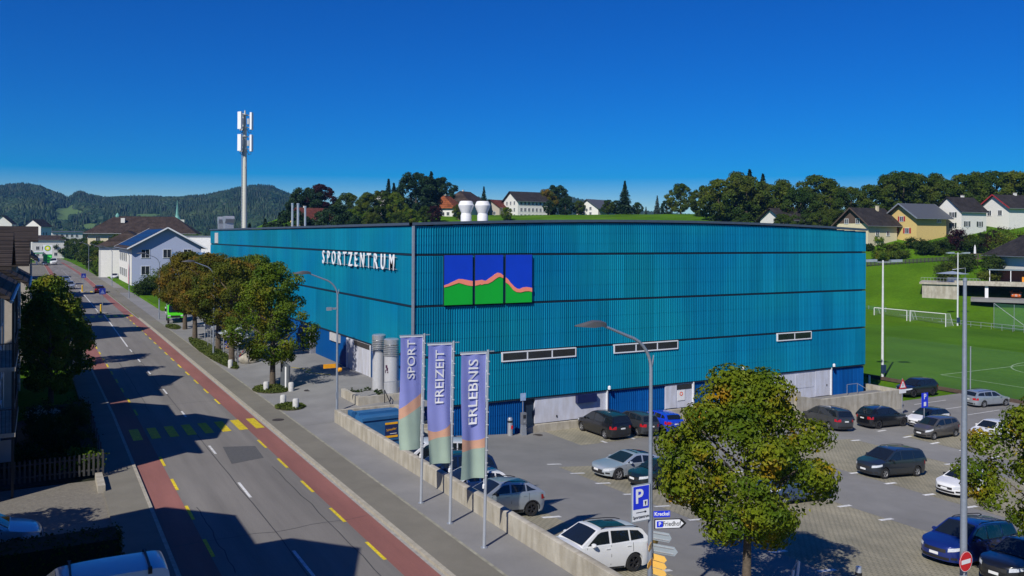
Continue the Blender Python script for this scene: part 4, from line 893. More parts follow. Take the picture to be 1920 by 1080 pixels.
MB().lathe([(.19, 0), (.19, 1.15), (.14, 1.3), (0, 1.32)], 20, caps=False).build('drum', M_zinc, t, smooth=40); MB().lathe([(.195, .95), (.195, 1.1)], 20, caps=False).build('dark_band', M_black, t); MB().box(-.02, .12, -.21, -.19, .5, .75).build('red_sticker', M_sred, t)
for k, (x, y) in enumerate(((27.2, 21.9),)):
    t = thing('bollard', 'short steel bollard at the bottom edge, in the maple shade', 'bollard', (x, y, lot(x, y))); MB().lathe([(.12, 0), (.12, .75), (.10, .82), (0, .84)], 16, caps=False).build('post', M_zinc, t, smooth=40); MB().lathe([(.125, .5), (.125, .62)], 16, caps=False).build('band', M_black, t)
t = thing('bicycle_stand', 'bent white metal stand in the shade of the maple', 'stand', (24.4, 22.6, lot(24.4, 22.6)))
MB().tube([(0, 0, 0), (.1, 0, .7), (.3, 0, 1.02), (.38, 0, .95), (.30, 0, .4), (.2, 0, 0)], .05, 8).build('hoop', M_whitep, t, smooth=60)
# ---- forecourt: pillar sign, bollards, planting islands, no-stopping signs
t = thing('info_pillar', 'grey information pillar with a pale strip beside the young tree', 'information pillar', (16.0, 63.6, .15), R(18))
MB().prism([(-.55, 0), (.55, 0), (.55, 1.95), (.3, 2.05), (-.55, 1.75)], -.07, .07, 'x').build('slab', mat('pillar_grey', (.10, .115, .13), .5), t); MB().box(-.09, -.071, -.25, -.08, .05, 1.65).build('pale_strip', M_swhite, t)
for k, (x, y, lb) in enumerate(((14.55, 63.4, 'short concrete bollard left of the young tree'), (16.1, 62.3, 'short concrete bollard in front of the grey pillar'), (14.35, 57.6, 'concrete bollard at the back of the small grass island'), (14.75, 55.9, 'concrete bollard at the front of the small grass island'), (14.4, 76.0, 'concrete bollard at the foot of the first chestnut'))):
    t = thing('bollard', lb, 'bollard', (x, y, .12), group='concrete bollards on the forecourt'); MB().lathe([(.20, 0), (.20, .62), (.15, .70), (0, .72)], 18, caps=False).build('drum', mat('bollard_concrete', (.48, .48, .46), .85, var=.15, vscale=6), t, smooth=40)
def grass_island(name, lb, cx_, cy_, rx_, ry_, seed, n=900, m=None):
    rnd = random.Random(seed); V, F = [], []
    for k in range(n):
        a = rnd.random() * 6.283; q = math.sqrt(rnd.random()); c = Vector((math.cos(a) * q * rx_, math.sin(a) * q * ry_, rnd.uniform(.02, .32) * (1.1 - q * .7)))
        leaf_quad(V, F, c, Vector((rnd.uniform(-1, 1), rnd.uniform(-1, 1), rnd.uniform(.1, .8))).normalized(), .17, rnd)
    me = bpy.data.meshes.new('blades'); me.from_pydata(V, [], F); me.materials.append(m or L_bright)
    t = thing(name, lb, 'planting', (cx_, cy_, .13)); link('blades', me, t); b = MB(); b.prism([(rx_ * 1.02 * math.cos(k * .3927), ry_ * 1.02 * math.sin(k * .3927)) for k in range(16)], -.05, .03); b.build('soil', mat('planting_soil', (.06, .055, .03), .95), t)
L_verge = leaf_mat('verge_grass', (.055, .085, .014), (.11, .14, .03), None, .7, 1.2)
grass_island('grass_island', 'small round grass island with two bollards on the forecourt', 14.6, 56.7, .95, 1.15, 1, 1200, L_verge)
grass_island('grass_island', 'grass island round the foot of the young tree', 15.2, 63.9, 1.45, 1.8, 2, 1800, L_verge)
grass_island('grass_verge', 'rough grass verge under the chestnut row and bicycle stands', 14.7, 87.5, .95, 12.5, 3, 6500, L_verge)
grass_island('grass_verge', 'small grass patch in front of the green truck', 14.5, 113, .8, 3.0, 4, 900, L_verge)
for k, (x, y, lb) in enumerate(((15.1, 76.4, 'no-stopping sign on a post at the near end of the chestnut row'), (14.9, 90.3, 'no-stopping sign on a post further along the chestnut row'))):
    t = thing('no_stopping_sign', lb, 'sign', (x, y, .1), group='no-stopping signs'); MB().tube([(0, 0, 0), (0, 0, 2.9)], .03, 8).build('post', M_steel, t); MB().box(-.3, .3, -.05, -.035, 1.95, 2.95).build('plate', M_swhite, t)
    MB().lathe([(0, -.02), (.24, -.02), (.24, 0)], 24, (0, -.05, 2.65), 'y', caps=False).build('disc', mat('sign_magenta', (.30, .008, .16), .5), t); MB().bar((-.15, -.075, 2.82), (.15, -.075, 2.50), .05, .006).build('slash', mat('sign_navy', (.02, .02, .3), .5), t)
t = thing('boulder', 'large rounded boulder beside the near no-stopping sign', 'boulder', (16.4, 77.8, .2)); me = crown_mesh('x', 1, (1, 1, 1), 2, 2, .1)
bm = bmesh.new(); bmesh.ops.create_icosphere(bm, subdivisions=3, radius=.75)
for v in bm.verts: v.co *= 1 + .22 * mnoise.noise(v.co * 1.6); v.co.z *= .75; v.co.x *= 1.2
me = bpy.data.meshes.new('rock'); bm.to_mesh(me); bm.free(); me.polygons.foreach_set('use_smooth', [True] * len(me.polygons)); me.materials.append(M_conc); link('rock', me, t, (0, 0, .3))
# bicycle shelters and bicycles
M_roofp = mat('translucent_roof_sheet', (.50, .56, .60), .25, var=.08)
for k, y in enumerate((80.5, 87.0, 94.0)):
    t = thing('bicycle_shelter', 'small open bicycle shelter with pale curved roof, ' + ('nearest of three', 'middle of three', 'farthest of three')[k], 'bicycle shelter', (16.5, y, .2), group='bicycle shelters under the chestnuts')
    for yy in (-1.8, 1.8): MB().tube([(-1.0, yy, 0), (-1.0, yy, 1.75), (-.6, yy, 2.15), (.9, yy, 2.3)], .05, 8).build('post', M_steel, t)
    b = MB(); b.grid([[(-1.15 + 2.2 * q, yy, 1.72 + .62 * math.sin(q * 1.6)) for q in (0, .2, .4, .6, .8, 1)] for yy in (-2.1, 2.1)]); b.build('roof', M_roofp, t, smooth=60)
    MB().bar((-.6, -1.9, .75), (-.6, 1.9, .75), .04).bar((.2, -1.9, .45), (.2, 1.9, .45), .04).build('rack_bar', M_steel, t)
def bicycle(loc, rz, lb, c):
    t = thing('bicycle', lb, 'bicycle', loc, rz, 'bicycles in the shelters')
    for x in (-.52, .52):
        w_ = MB(); n_ = 20
        w_.grid([[(x + (.33 + .02 * math.cos(a)) * math.cos(6.283 * j / n_), .02 * math.sin(a), .35 + (.33 + .02 * math.cos(a)) * math.sin(6.283 * j / n_)) for a in (0, 1.57, 3.14, 4.71)] for j in range(n_ + 1)], True); w_.build('wheel', M_black, t)
    MB().tube([(-.52, 0, .35), (-.12, 0, .30), (.38, 0, .85), (.52, 0, .35)], .02, 6).tube([(-.52, 0, .35), (-.2, 0, .85), (.36, 0, .85)], .02, 6).tube([(-.12, 0, .3), (-.24, 0, .98)], .02, 6).build('frame', c, t)
    MB().box(-.36, -.12, -.06, .06, .97, 1.02).build('saddle', M_black, t); MB().tube([(.36, 0, .85), (.36, 0, 1.02)], .018, 6).tube([(.30, -.28, 1.0), (.38, -.1, 1.04), (.38, .1, 1.04), (.30, .28, 1.0)], .016, 6).build('handlebar', M_black, t)
for k, y in enumerate((79.6, 81.2, 86.2, 87.6, 93.3)): bicycle((16.4, y, .2), R(6 * (k - 2)), ['bicycle with red frame, first in the nearest shelter', 'bicycle with dark frame in the nearest shelter', 'bicycle with orange frame in the middle shelter', 'bicycle with blue frame in the middle shelter', 'bicycle with grey frame in the farthest shelter'][k], [M_sred, M_black, MATS['way_sign_orange'], M_sblue, M_steel][k])
L_olive = leaf_mat('olive_chestnut_leaves', (.065, .095, .011), (.13, .145, .015), (.23, .14, .018), .64, .5)
# ---- trees of the street, forecourt and car park
CR = {}
CR['maple'] = lobed_crown('crown', 14, (3.6, 3.6, 3.3), 66, 26000, .175, .26, 'maple', .08, .66)
tree('maple_tree', 'maple with green and orange-tipped leaves standing in the car park', 'tree', (21.75, 22.2, lot(21.75, 22.2)), CR['maple'], L_maple, (3.35, 3.35, 3.2), 5.1, 4.2, .15, seed=11, limbs=9, scale=.88)
tree('maple_tree', 'maple at the right edge of the car park, crown cut by the frame', 'tree', (33.6, 18.0, lot(33.6, 18)), CR['maple'], L_maple, (3.35, 3.35, 3.2), 5.2, 4.2, .15, rz=2.1, seed=12, limbs=9, scale=.86)
CR['young'] = lobed_crown('crown', 21, (3.1, 3.1, 3.7), 56, 15000, .18, .27, 'egg', .07, .7)
tree('young_tree', 'leafy green tree with a bare trunk in front of the hall', 'tree', (15.3, 64.6, .15), CR['young'], L_green, (3.1, 3.1, 3.5), 5.6, 5, .2, seed=21)
CR['chest'] = lobed_crown('crown', 31, (3.8, 3.8, 3.3), 54, 14000, .21, .27, 'round', .07, .7)
for k, (x, y, s_, m) in enumerate(((15.0, 78.6, .90, L_olive), (15.6, 88.5, 1.0, L_rust), (14.9, 98.6, 1.0, L_rust), (15.4, 109.5, .92, L_rust), (20.2, 97, .9, L_green))):
    tree('chestnut_tree', ['olive green chestnut nearest the hall entrance, first of the row', 'rusty brown chestnut, second of the row', 'rusty brown chestnut, third of the row', 'rusty brown chestnut next to the green truck', 'greener chestnut behind the row close to the hall'][k], 'tree', (x, y, .1), CR['chest'], m, (3.9, 3.9, 3.5), 6.2, 5, .24, rz=k * 1.3, group='chestnut trees on the forecourt', scale=s_, seed=31 + k)
# ================================================================ VEHICLES
def paint(name, c, metal=.0, rough=.28): return mat('paint_' + name, c, rough, metal=metal, var=.03, coat=.9, spec=.5)
M_cglass = mat('car_glass', (.010, .014, .018), .04, var=0, spec=.9)
M_tyre = mat('tyre_rubber', (.014, .014, .015), .85, var=.1); M_rim = mat('alloy_rim', (.42, .43, .45), .35, metal=.7, var=.05); M_rimd = mat('dark_rim', (.035, .035, .04), .4, metal=.4)
M_lens = mat('headlight_lens', (.55, .58, .62), .12, var=.2, vscale=12, spec=.8); M_tail = mat('tail_lens', (.38, .008, .012), .2, spec=.7); M_plate = mat('number_plate', (.72, .73, .73), .5, var=.04); M_trim = mat('dark_trim', (.016, .016, .017), .6)
M_seam = mat('panel_gap', (.006, .006, .007), .8)
M_chrome = mat('chrome_trim', (.6, .62, .64), .18, metal=.9)
TYPES = dict(
 suv=dict(L=4.6, W=1.84, H=1.66, wb=2.72, fo=.90, r=.355, nose=.90, cowl=(1.18, 1.08), rf=(1.98, 1.61), rm=(2.7, 1.66), rr=(4.02, 1.60), rb=(4.46, 1.12), belt=(1.05, 1.14), B=2.48, C=3.42, Q=4.08, rails=1),
 hatch=dict(L=4.03, W=1.74, H=1.47, wb=2.53, fo=.82, r=.31, nose=.76, cowl=(1.02, .98), rf=(1.78, 1.43), rm=(2.35, 1.47), rr=(3.45, 1.39), rb=(3.86, 1.02), belt=(.93, 1.03), B=2.20, C=3.05, Q=3.5),
 mini=dict(L=4.03, W=1.70, H=1.58, wb=2.57, fo=.76, r=.30, nose=.84, cowl=(.82, 1.06), rf=(1.62, 1.53), rm=(2.3, 1.58), rr=(3.62, 1.50), rb=(3.90, 1.04), belt=(1.0, 1.08), B=2.12, C=3.0, Q=3.6),
 fastback=dict(L=4.97, W=1.96, H=1.44, wb=2.96, fo=.94, r=.345, nose=.70, cowl=(1.30, .93), rf=(2.22, 1.39), rm=(2.75, 1.44), rr=(3.55, 1.37), rb=(4.70, 1.00), belt=(.90, 1.00), B=2.68, C=3.55, Q=4.0),
 wagon=dict(L=4.68, W=1.82, H=1.50, wb=2.70, fo=.90, r=.325, nose=.76, cowl=(1.22, .97), rf=(2.05, 1.44), rm=(2.7, 1.49), rr=(4.18, 1.42), rb=(4.56, 1.0), belt=(.93, 1.02), B=2.52, C=3.42, Q=4.2, rails=1),
 mpv=dict(L=4.82, W=1.90, H=1.73, wb=2.90, fo=.93, r=.335, nose=.88, cowl=(1.08, 1.10), rf=(1.98, 1.66), rm=(2.8, 1.72), rr=(4.45, 1.66), rb=(4.72, 1.10), belt=(1.04, 1.10), B=2.45, C=3.55, Q=4.55, rails=1),
 bus=dict(L=4.97, W=1.94, H=1.90, wb=3.12, fo=.93, r=.345, nose=.98, cowl=(.92, 1.18), rf=(1.75, 1.82), rm=(2.6, 1.90), rr=(4.72, 1.86), rb=(4.90, 1.12), belt=(1.10, 1.15), B=2.35, C=3.6, Q=4.75),
 crossover=dict(L=4.27, W=1.76, H=1.52, wb=2.57, fo=.86, r=.335, nose=.84, cowl=(1.08, 1.02), rf=(1.86, 1.47), rm=(2.4, 1.52), rr=(3.35, 1.47), rb=(4.10, 1.08), belt=(.98, 1.09), B=2.30, C=3.12, Q=3.65, rails=1),
 panelvan=dict(L=4.55, W=1.82, H=1.84, wb=2.75, fo=.92, r=.32, nose=.95, cowl=(.95, 1.18), rf=(1.75, 1.78), rm=(2.5, 1.84), rr=(4.38, 1.82), rb=(4.50, 1.0), belt=(1.08, 1.10), B=2.3, C=3.4, Q=4.3, blind=1))
def car(kind, color, loc, heading, label, group=None, rim=None, roof=None, sunroof=False, trim=False, cat='car', name='parked_car', slope=True, grille=None, privacy=True, plate_r=True, scale=1.0):
    T = TYPES[kind]; L, W, H = T['L'], T['W'], T['H']; r = T['r']; sF = T['fo']; sR = sF + T['wb']; af, ar, pf_, pr_ = .80, .55, 2.5, 3.2
    t = thing(name, label, cat, loc, heading, group)
    if slope:   # sit on the sloping ground
        gz = lambda a, b_: lot(loc[0] + a * math.cos(heading) - b_ * math.sin(heading), loc[1] + a * math.sin(heading) + b_ * math.cos(heading))
        pit = math.atan2(gz(1, 0) - gz(-1, 0), 2); rol = math.atan2(gz(0, 1) - gz(0, -1), 2)
        t.rotation_euler = (Matrix.Rotation(heading, 3, 'Z') @ Matrix.Rotation(-pit, 3, 'Y') @ Matrix.Rotation(rol, 3, 'X')).to_euler()
    t.scale = (scale,) * 3
    zs = .20
    topT = [(0, T['nose'] - .13), (.12, T['nose'] - .03), (.35, T['nose'] + .03), (T['cowl'][0] + .05, T['cowl'][1] - .03), (T['B'], (T['belt'][0] + T['belt'][1]) / 2), (T['C'], T['belt'][1]), (L - .18, T['rb'][1] - .02), (L, T['rb'][1] - .06)]
    zt = lambda s: interp(topT, s)
    wz = lambda z: 1 - .055 * max(0, (.60 - z) / .4) ** 2 - .05 * max(0, (z - .66) / .4) ** 2
    def sv(st):
        k, v = st
        if k == 'f': return af * (1 - (1 - v ** pf_) ** (1 / pf_)), v
        if k == 'r': return L - ar * (1 - (1 - v ** pr_) ** (1 / pr_)), v
        s = v; vv = 1.0
        if s < af: vv = (1 - (1 - s / af) ** pf_) ** (1 / pf_)
        if s > L - ar: vv = (1 - (1 - (L - s) / ar) ** pr_) ** (1 / pr_)
        return s, vv
    fsh = lambda z: .10 * max(0, (z - .55) / .4) ** 2 + .07 * max(0, (.45 - z) / .25) ** 2
    rsh = lambda z: .06 * max(0, (z - .75) / .4) ** 2 + .09 * max(0, (.45 - z) / .25) ** 2
    def P(st, z, side, off=0.0):
        s, v = sv(st); wf = max(0, 1 - s / af); wr = max(0, 1 - (L - s) / ar)
        y = v * wz(z) * W / 2; x = L / 2 - (s + fsh(z) * wf - rsh(z) * wr)
        if off:
            nx = (1 if st[0] == 'f' else -1 if st[0] == 'r' else 0) * (1 - v ** 3) + (wf - wr) * .5; d = Vector((nx, max(.05, v) ** 2, 0)).normalized() * off; x += d.x; y += d.y
        return (x, y * side, z)
    def zb(s):
        z = zs + (.03 if s < .4 or s > L - .4 else 0)
        for c in (sF, sR):
            ra = r + .055; dx = abs(s - c)
            if dx < ra: z = max(z, r + math.sqrt(ra * ra - dx * dx))
        return z
    vs = [0, .15, .3, .45, .6, .72, .82]; s0 = sv(('f', .9))[0]; s1 = sv(('r', .9))[0]; sts = [('f', v) for v in vs]
    ss = set([s0, s1]); k = s0
    while k < s1: ss.add(round(k, 3)); k += .14
    for c in (sF, sR):
        for a in range(-10, 11): 
            q = c + (r + .055) * math.sin(a / 10 * math.pi / 2)
            if s0 < q < s1: ss.add(round(q, 4))
    sts += [('s', s) for s in sorted(ss)] + [('r', v) for v in vs[::-1]]
    b = MB(); NZ = 7
    for side in (1, -1):
        b.grid([[P(st, zb(sv(st)[0]) + (zt(sv(st)[0]) - zb(sv(st)[0])) * j / NZ, side) for j in range(NZ + 1)] for st in sts])
    rows = []
    for st in sts:
        s, v = sv(st); z = zt(s); A = P(st, z, 1); hw = abs(A[1]); rows.append([(A[0], hw * u, z + .05 * (1 - u * u) * min(1, hw / .5)) for u in (1, .8, .5, .2, -.2, -.5, -.8, -1)])
    b.grid(rows)
    b.grid([[P(st, zb(sv(st)[0]), 1), P(st, zb(sv(st)[0]), -1)] for st in sts])
    body = b.build('body', color, t, smooth=38)
    # cabin
    zr_ = T['rm'][1]; zbelt = min(T['belt']) - .02; wb_, wt_ = W / 2 * .925, W / 2 * (.80 if kind in ('bus', 'panelvan') else .70)
    yz = lambda z: wb_ - (wb_ - wt_) * max(0, (z - zbelt) / (zr_ - zbelt)) ** 1.15
    out = [(T['cowl'][0], T['cowl'][1] - .05)]; A, B_, Cc, D, E_ = T['cowl'], T['rf'], T['rm'], T['rr'], T['rb']
    def bez(p0, p1, p2, n): return [((1 - q) ** 2 * p0[0] + 2 * q * (1 - q) * p1[0] + q * q * p2[0], (1 - q) ** 2 * p0[1] + 2 * q * (1 - q) * p1[1] + q * q * p2[1]) for q in [k / n for k in range(n + 1)]]
    def lerp(p, q, f): return (p[0] + (q[0] - p[0]) * f, p[1] + (q[1] - p[1]) * f)
    out += [lerp(A, B_, f) for f in (0, .25, .5, .75, .92)] + bez(lerp(A, B_, .96), B_, lerp(B_, Cc, .35), 4)[1:] + bez(lerp(B_, Cc, .5), Cc, lerp(Cc, D, .45), 4) + bez(lerp(Cc, D, .85), D, lerp(D, E_, .16), 4) + [lerp(D, E_, f) for f in (.35, .6, .85, 1)] + [(E_[0] + .03, E_[1] - .08)]
    g_ = MB(); X = lambda s: L / 2 - s
    g_.grid([[(X(s), yz(z) * u, z + (.035 * (1 - u * u) if z > zbelt + .2 else 0)) for u in (1, .93, .6, .2, -.2, -.6, -.93, -1)] for s, z in out])
    for side in (1, -1): g_.grid([[(X(s), side * (yz(zbelt - .1 + (z - zbelt + .1) * q)), zbelt - .1 + (z - zbelt + .1) * q) for q in (0, .35, .7, 1)] for s, z in out])
    g_.build('cabin', roof or color, t, smooth=42)
    zi = zr_ - .115
    def topz(s): return interp([(p[0], p[1]) for p in out], s) - .075
    def win(pts, nm, m=M_cglass):
        for side in (1, -1):
            MB().face([(X(s), side * (yz(z) + .012), z) for s, z in (pts if side < 0 else pts[::-1])]).build(nm, m, t)
    zb0 = T['belt'][0] + .045; zb1 = T['belt'][1] + .045; bm_ = (zb0 + zb1) / 2; k = (T['rf'][1] - T['cowl'][1]) / (T['rf'][0] - T['cowl'][0])
    sA = T['cowl'][0] + .20 + (zb0 - T['cowl'][1]) / k
    fr = [(sA, zb0), (T['B'] - .05, bm_), (T['B'] - .05, topz(T['B'])), (T['rf'][0] + .10, topz(T['rf'][0] + .10)), (T['rf'][0] - .06, topz(T['rf'][0] - .06) - .02)]
    win(fr, 'front_side_window')
    if not T.get('blind'):
        win([(T['B'] + .05, bm_), (T['C'] - .04, zb1), (T['C'] - .06, topz(T['C'] - .06)), (T['B'] + .05, topz(T['B'] + .05))], 'rear_side_window')
        q0, q1 = T['C'] + .04, T['Q']; qt = min(q1, T['rr'][0] - .05); win([(q0, zb1), (q1, zb1 + .05), (min(q1 + .02, qt + .1), (zb1 + topz(qt)) / 2), (qt - .12, topz(qt - .12) - .01), (q0 - .02, topz(q0))], 'quarter_window')
    def across(p0, p1, f0, f1, nm, u=.88, lift=.014, m=M_cglass):
        rows = []
        for q in (f0, (f0 + f1) / 2, f1):
            s, z = lerp(p0, p1, q); rows.append([(X(s) + (lift if p0 is A else -lift), yz(z) * uu, z + lift * .6 + (.035 * (1 - uu * uu) if z > zbelt + .2 else .01)) for uu in (u, u * .6, u * .2, -u * .2, -u * .6, -u)])
        MB().grid(rows).build(nm, m, t, smooth=60)
    across(A, B_, .04, .93, 'windscreen'); 
    if not T.get('blind'): across(D, E_, .14, .86, 'rear_window')
    if sunroof:
        rows = [[(X(s), yz(interp(out, s)) * u, interp(out, s) + .048 * (1 - u * u * .7) - .001) for u in (.78, .3, -.3, -.78)] for s in (B_[0] + .22, B_[0] + .8, Cc[0] + .2, Cc[0] + .75)]
        MB().grid(rows).build('glass_roof', M_cglass, t, smooth=60)
    if T.get('rails'):
        for side in (1, -1):
            MB().tube([(X(s), side * (yz(zr_) - .03), interp(out, s) + h_) for s, h_ in ((B_[0] + .15, .015), (B_[0] + .35, .06), (Cc[0] + .5, .065), (D[0] - .35, .06), (D[0] - .1, .015))], .018, 6).build('roof_rail', M_trim, t)
    def patch(stl, z0_, z1_, nm, m, off=.008, sides=(1, -1), par=None):
        for side in sides:
            rows = [[P(st, (z0_(sv(st)[0]) if callable(z0_) else z0_) * (1 - q) + (z1_(sv(st)[0]) if callable(z1_) else z1_) * q, side, off) for q in (0, .5, 1)] for st in stl]
            MB().grid(rows).build(nm, m, par or t, smooth=60)
    def strip_full(kind_, vmax, z0_, z1_, nm, m, off=.008):
        v = [vmax, vmax * .66, vmax * .33, 0]; rows = [[P((kind_, a), z0_ + (z1_ - z0_) * q, 1, off) for q in (0, .5, 1)] for a in v] + [[P((kind_, a), z0_ + (z1_ - z0_) * q, -1, off) for q in (0, .5, 1)] for a in v[::-1][1:]]
        return MB().grid(rows).build(nm, m, t, smooth=60)
    nz = T['nose']
    patch([('f', .60), ('f', .72), ('f', .82), ('s', s0), ('s', s0 + .14), ('s', s0 + .26)], lambda s: zt(s) - .20 + .05 * s, lambda s: zt(s) - .05, 'headlight', M_lens, .010)
    strip_full('f', .52, nz - .30, nz - .16, 'grille', grille or M_trim, .008); strip_full('f', .66, .28, .40, 'lower_intake', M_trim, .008)
    patch([('f', .72), ('f', .82), ('s', s0)], .34, .44, 'fog_light', M_trim, .010)
    MB().obox((P(('f', 0), .50, 1)[0] + .012, 0, .50), (1, 0, 0), (0, 1, 0), (0, 0, 1), .008, .20, .055).build('number_plate', M_plate, t)
    zt1 = T['rb'][1]
    patch([('r', .58), ('r', .72), ('r', .82), ('s', s1), ('s', s1 - .12), ('s', s1 - .2)], lambda s: zt1 - .30, lambda s: zt1 - .09, 'tail_light', M_tail, .012)
    if plate_r: MB().obox((P(('r', 0), zt1 - .26, 1)[0] - .012, 0, zt1 - .26), (1, 0, 0), (0, 1, 0), (0, 0, 1), .008, .19, .05).build('number_plate', M_plate, t)
    strip_full('r', .80, .30, .44, 'rear_bumper_trim', M_trim, .008)
    sd0, sd1 = sF + r + .10, sR - r - .10
    patch([('s', sd0 + (sd1 - sd0) * k / 5) for k in range(6)], .21, .34 if trim else .27, 'sill_trim', M_trim, .008)
    if trim:
        for c in (sF, sR):
            for side in (1, -1):
                rows = []
                for a in range(0, 13):
                    an = a / 12 * math.pi; row = []
                    for rr in (r + .05, r + .11):
                        s = c - rr * math.cos(an); z = max(zs + .02, r + rr * math.sin(an) - .02); row.append(P(('s', min(max(s, .05), L - .05)), z, side, .008))
                    rows.append(row)
                MB().grid(rows).build('arch_trim', M_trim, t, smooth=60)
    for s in (sF + r + .13, T['B'] + .02, min(T['C'] + .12, sR - r * .2)):
        lo = max(.34, zb(s) + .03); patch([('s', s - .009), ('s', s + .009)], lo, zt(s) - .02, 'door_gap', M_seam, .004)
    for s in (T['B'] - .16, T['C'] - .10):
        for side in (1, -1):
            y = P(('s', s), zt(s) - .13, side)[1]; MB().obox((X(s), y + side * .015, zt(s) - .13), (1, 0, 0), (0, 1, 0), (0, 0, 1), .09, .014, .014).build('door_handle', color, t)
    for side in (1, -1):
        s = T['cowl'][0] + .42; y = side * (W / 2 + .02); z = T['belt'][0] + .10
        b = MB(); b.lathe([(.02, -.06), (.085, -.05), (.10, 0), (.085, .05), (.02, .06)], 10, (X(s), 0, 0), 'x'); b.v = [(v[0], v[1] * 1.25 + y + side * .05, v[2] * .85 + z) for v in b.v]; m_ = b.build('mirror', color if not trim else M_trim, t, smooth=50)
        MB().bar((X(s), y - side * .06, z - .04), (X(s), y + side * .02, z - .02), .04).build('mirror_arm', M_trim, m_)
    rm = rim or M_rim
    key = ('wheel', r, rm.name)
    if key not in cache:
        wb1 = MB(); wd = .11; wb1.lathe([(r * .62, -wd), (r * .93, -wd), (r, -wd * .72), (r, wd * .72), (r * .93, wd), (r * .62, wd)], 28, axis='y', caps=False)
        rb1 = MB(); rb1.lathe([(r * .66, .09), (r * .62, .10), (r * .58, .075), (r * .58, .03)], 28, axis='y', caps=False)
        for k in range(5):
            a = k * 2 * math.pi / 5; d1 = Vector((math.cos(a), 0, math.sin(a)))
            for da in (-.16, .16):
                d2 = Vector((math.cos(a + da), 0, math.sin(a + da))); rb1.bar(d1 * r * .08 + Vector((0, .085, 0)), d2 * r * .62 + Vector((0, .085, 0)), .035, .03)
        rb1.lathe([(r * .17, .07), (r * .17, .105), (0, .11)], 14, axis='y', caps=False)
        hb = MB(); hb.lathe([(r * .6, .02), (0, .02)], 20, axis='y', caps=False)
        me1 = wb1.build('tmp', M_tyre, smooth=40); me2 = rb1.build('tmp', rm); me3 = hb.build('tmp', M_seam)
        cache[key] = (me1.data, me2.data, me3.data)
        for o in (me1, me2, me3): bpy.data.objects.remove(o)
    for s in (sF, sR):
        for side in (1, -1):
            wh = link('wheel', cache[key][0], t, (X(s), side * (W / 2 - .125), r)); 
            if side < 0: wh.rotation_euler = (0, 0, math.pi)
            link('rim', cache[key][1], wh); link('wheel_hub', cache[key][2], wh)
    return t
def park(kind, color, x, y, hd, label, **kw): return car(kind, color, (x, y, lot(x, y) + .016), R(hd), label, **kw)
CW = paint('white', (.70, .71, .72)); CB = paint('black', (.008, .009, .011)); CS = paint('silver', (.42, .46, .50), .55, .3); CG = paint('dark_grey', (.050, .055, .062), .4); CN = paint('navy', (.008, .022, .075), .2); CBL = paint('bright_blue', (.008, .045, .52)); CT = paint('dark_teal', (.010, .022, .030), .3); CM = paint('mid_blue', (.06, .11, .22), .4); CLS = paint('light_silver', (.50, .56, .62), .5, .3); CBR = paint('brown_grey', (.105, .10, .095), .4); CDR = paint('dark_red', (.055, .006, .008))
park('suv', CW, 18.35, 26.75, 180, 'white SUV with dark glass roof parked nose to the parapet wall', sunroof=True, trim=False, scale=.97, rim=M_rimd, group='cars along the parapet wall')
park('crossover', CS, 18.55, 34.75, 180, 'silver-blue crossover with black wheels nose to the parapet wall', rim=M_rimd, trim=True, group='cars along the parapet wall')
park('hatch', CW, 18.4, 37.55, 180, 'white hatchback half hidden behind the silver crossover', rim=M_rimd, group='cars along the parapet wall')
park('mpv', CN, 18.6, 40.3, 180, 'dark blue people carrier behind the banners', group='cars along the parapet wall')
park('bus', CT, 18.8, 43.1, 180, 'dark van with white rear edge behind the first two banners', group='cars along the parapet wall', roof=CW)
park('fastback', CLS, 30.75, 40.95, 180, 'light silver fastback saloon facing the aisle', sunroof=True)
park('hatch', CT, 30.9, 38.35, 180, 'dark teal car beside the silver fastback, mostly behind the lamp post')
park('panelvan', CM, 36.2, 33.7, 180, 'blue-grey van with only its tail showing behind the maple')
park('mpv', paint('royal_blue', (.008, .025, .17), .2), 36.0, 23.25, 180, 'royal blue people carrier at the bottom right, by the no-entry sign')
park('suv', CB, 35.6, 20.45, 180, 'black car in the bottom right corner')
park('mpv', paint('graphite_blue', (.026, .034, .046), .35), 47.9, 36.25, 177, 'dark grey-blue people carrier standing alone in the middle row', rim=M_rim)
park('hatch', CW, 48.3, 31.4, 180, 'white hatchback with black grille beside the right-hand maple', rim=M_rimd, trim=True)
park('mini', CBR, 63.3, 43.65, 178, 'brown-grey compact people carrier in front of the blue P sign')
park('hatch', CW, 66.4, 46.5, 180, 'white hatchback with black roof behind the blue P sign', roof=CB, rim=M_rimd)
park('suv', CB, 62.9, 48.3, -6, 'black SUV seen from behind, next to the white hatchback', rim=M_rimd)
park('hatch', CW, 66.6, 41.0, 180, 'white saloon partly hidden by the right-hand maple')
park('mpv', CB, 36.5, 51.9, 91, 'black estate with a green badge, nose to the hall wall', rim=M_rim)
park('mini', CG, 39.1, 51.5, 90, 'grey hatchback beside the black estate, nose to the hall wall')
park('hatch', CBL, 41.8, 52.0, 90, 'bright blue hatchback behind the lamp post, nose to the hall wall', rim=M_rimd)
park('mpv', CG, 57.9, 50.0, 82, 'dark grey people carrier in front of the retaining wall', rim=M_rim)
park('suv', CB, 78.5, 56.3, 176, 'black SUV alone by the pitch, facing left', rim=M_rimd)
park('wagon', CS, 79.6, 49.6, -10, 'silver estate with roof rails beside the pitch, seen from behind')
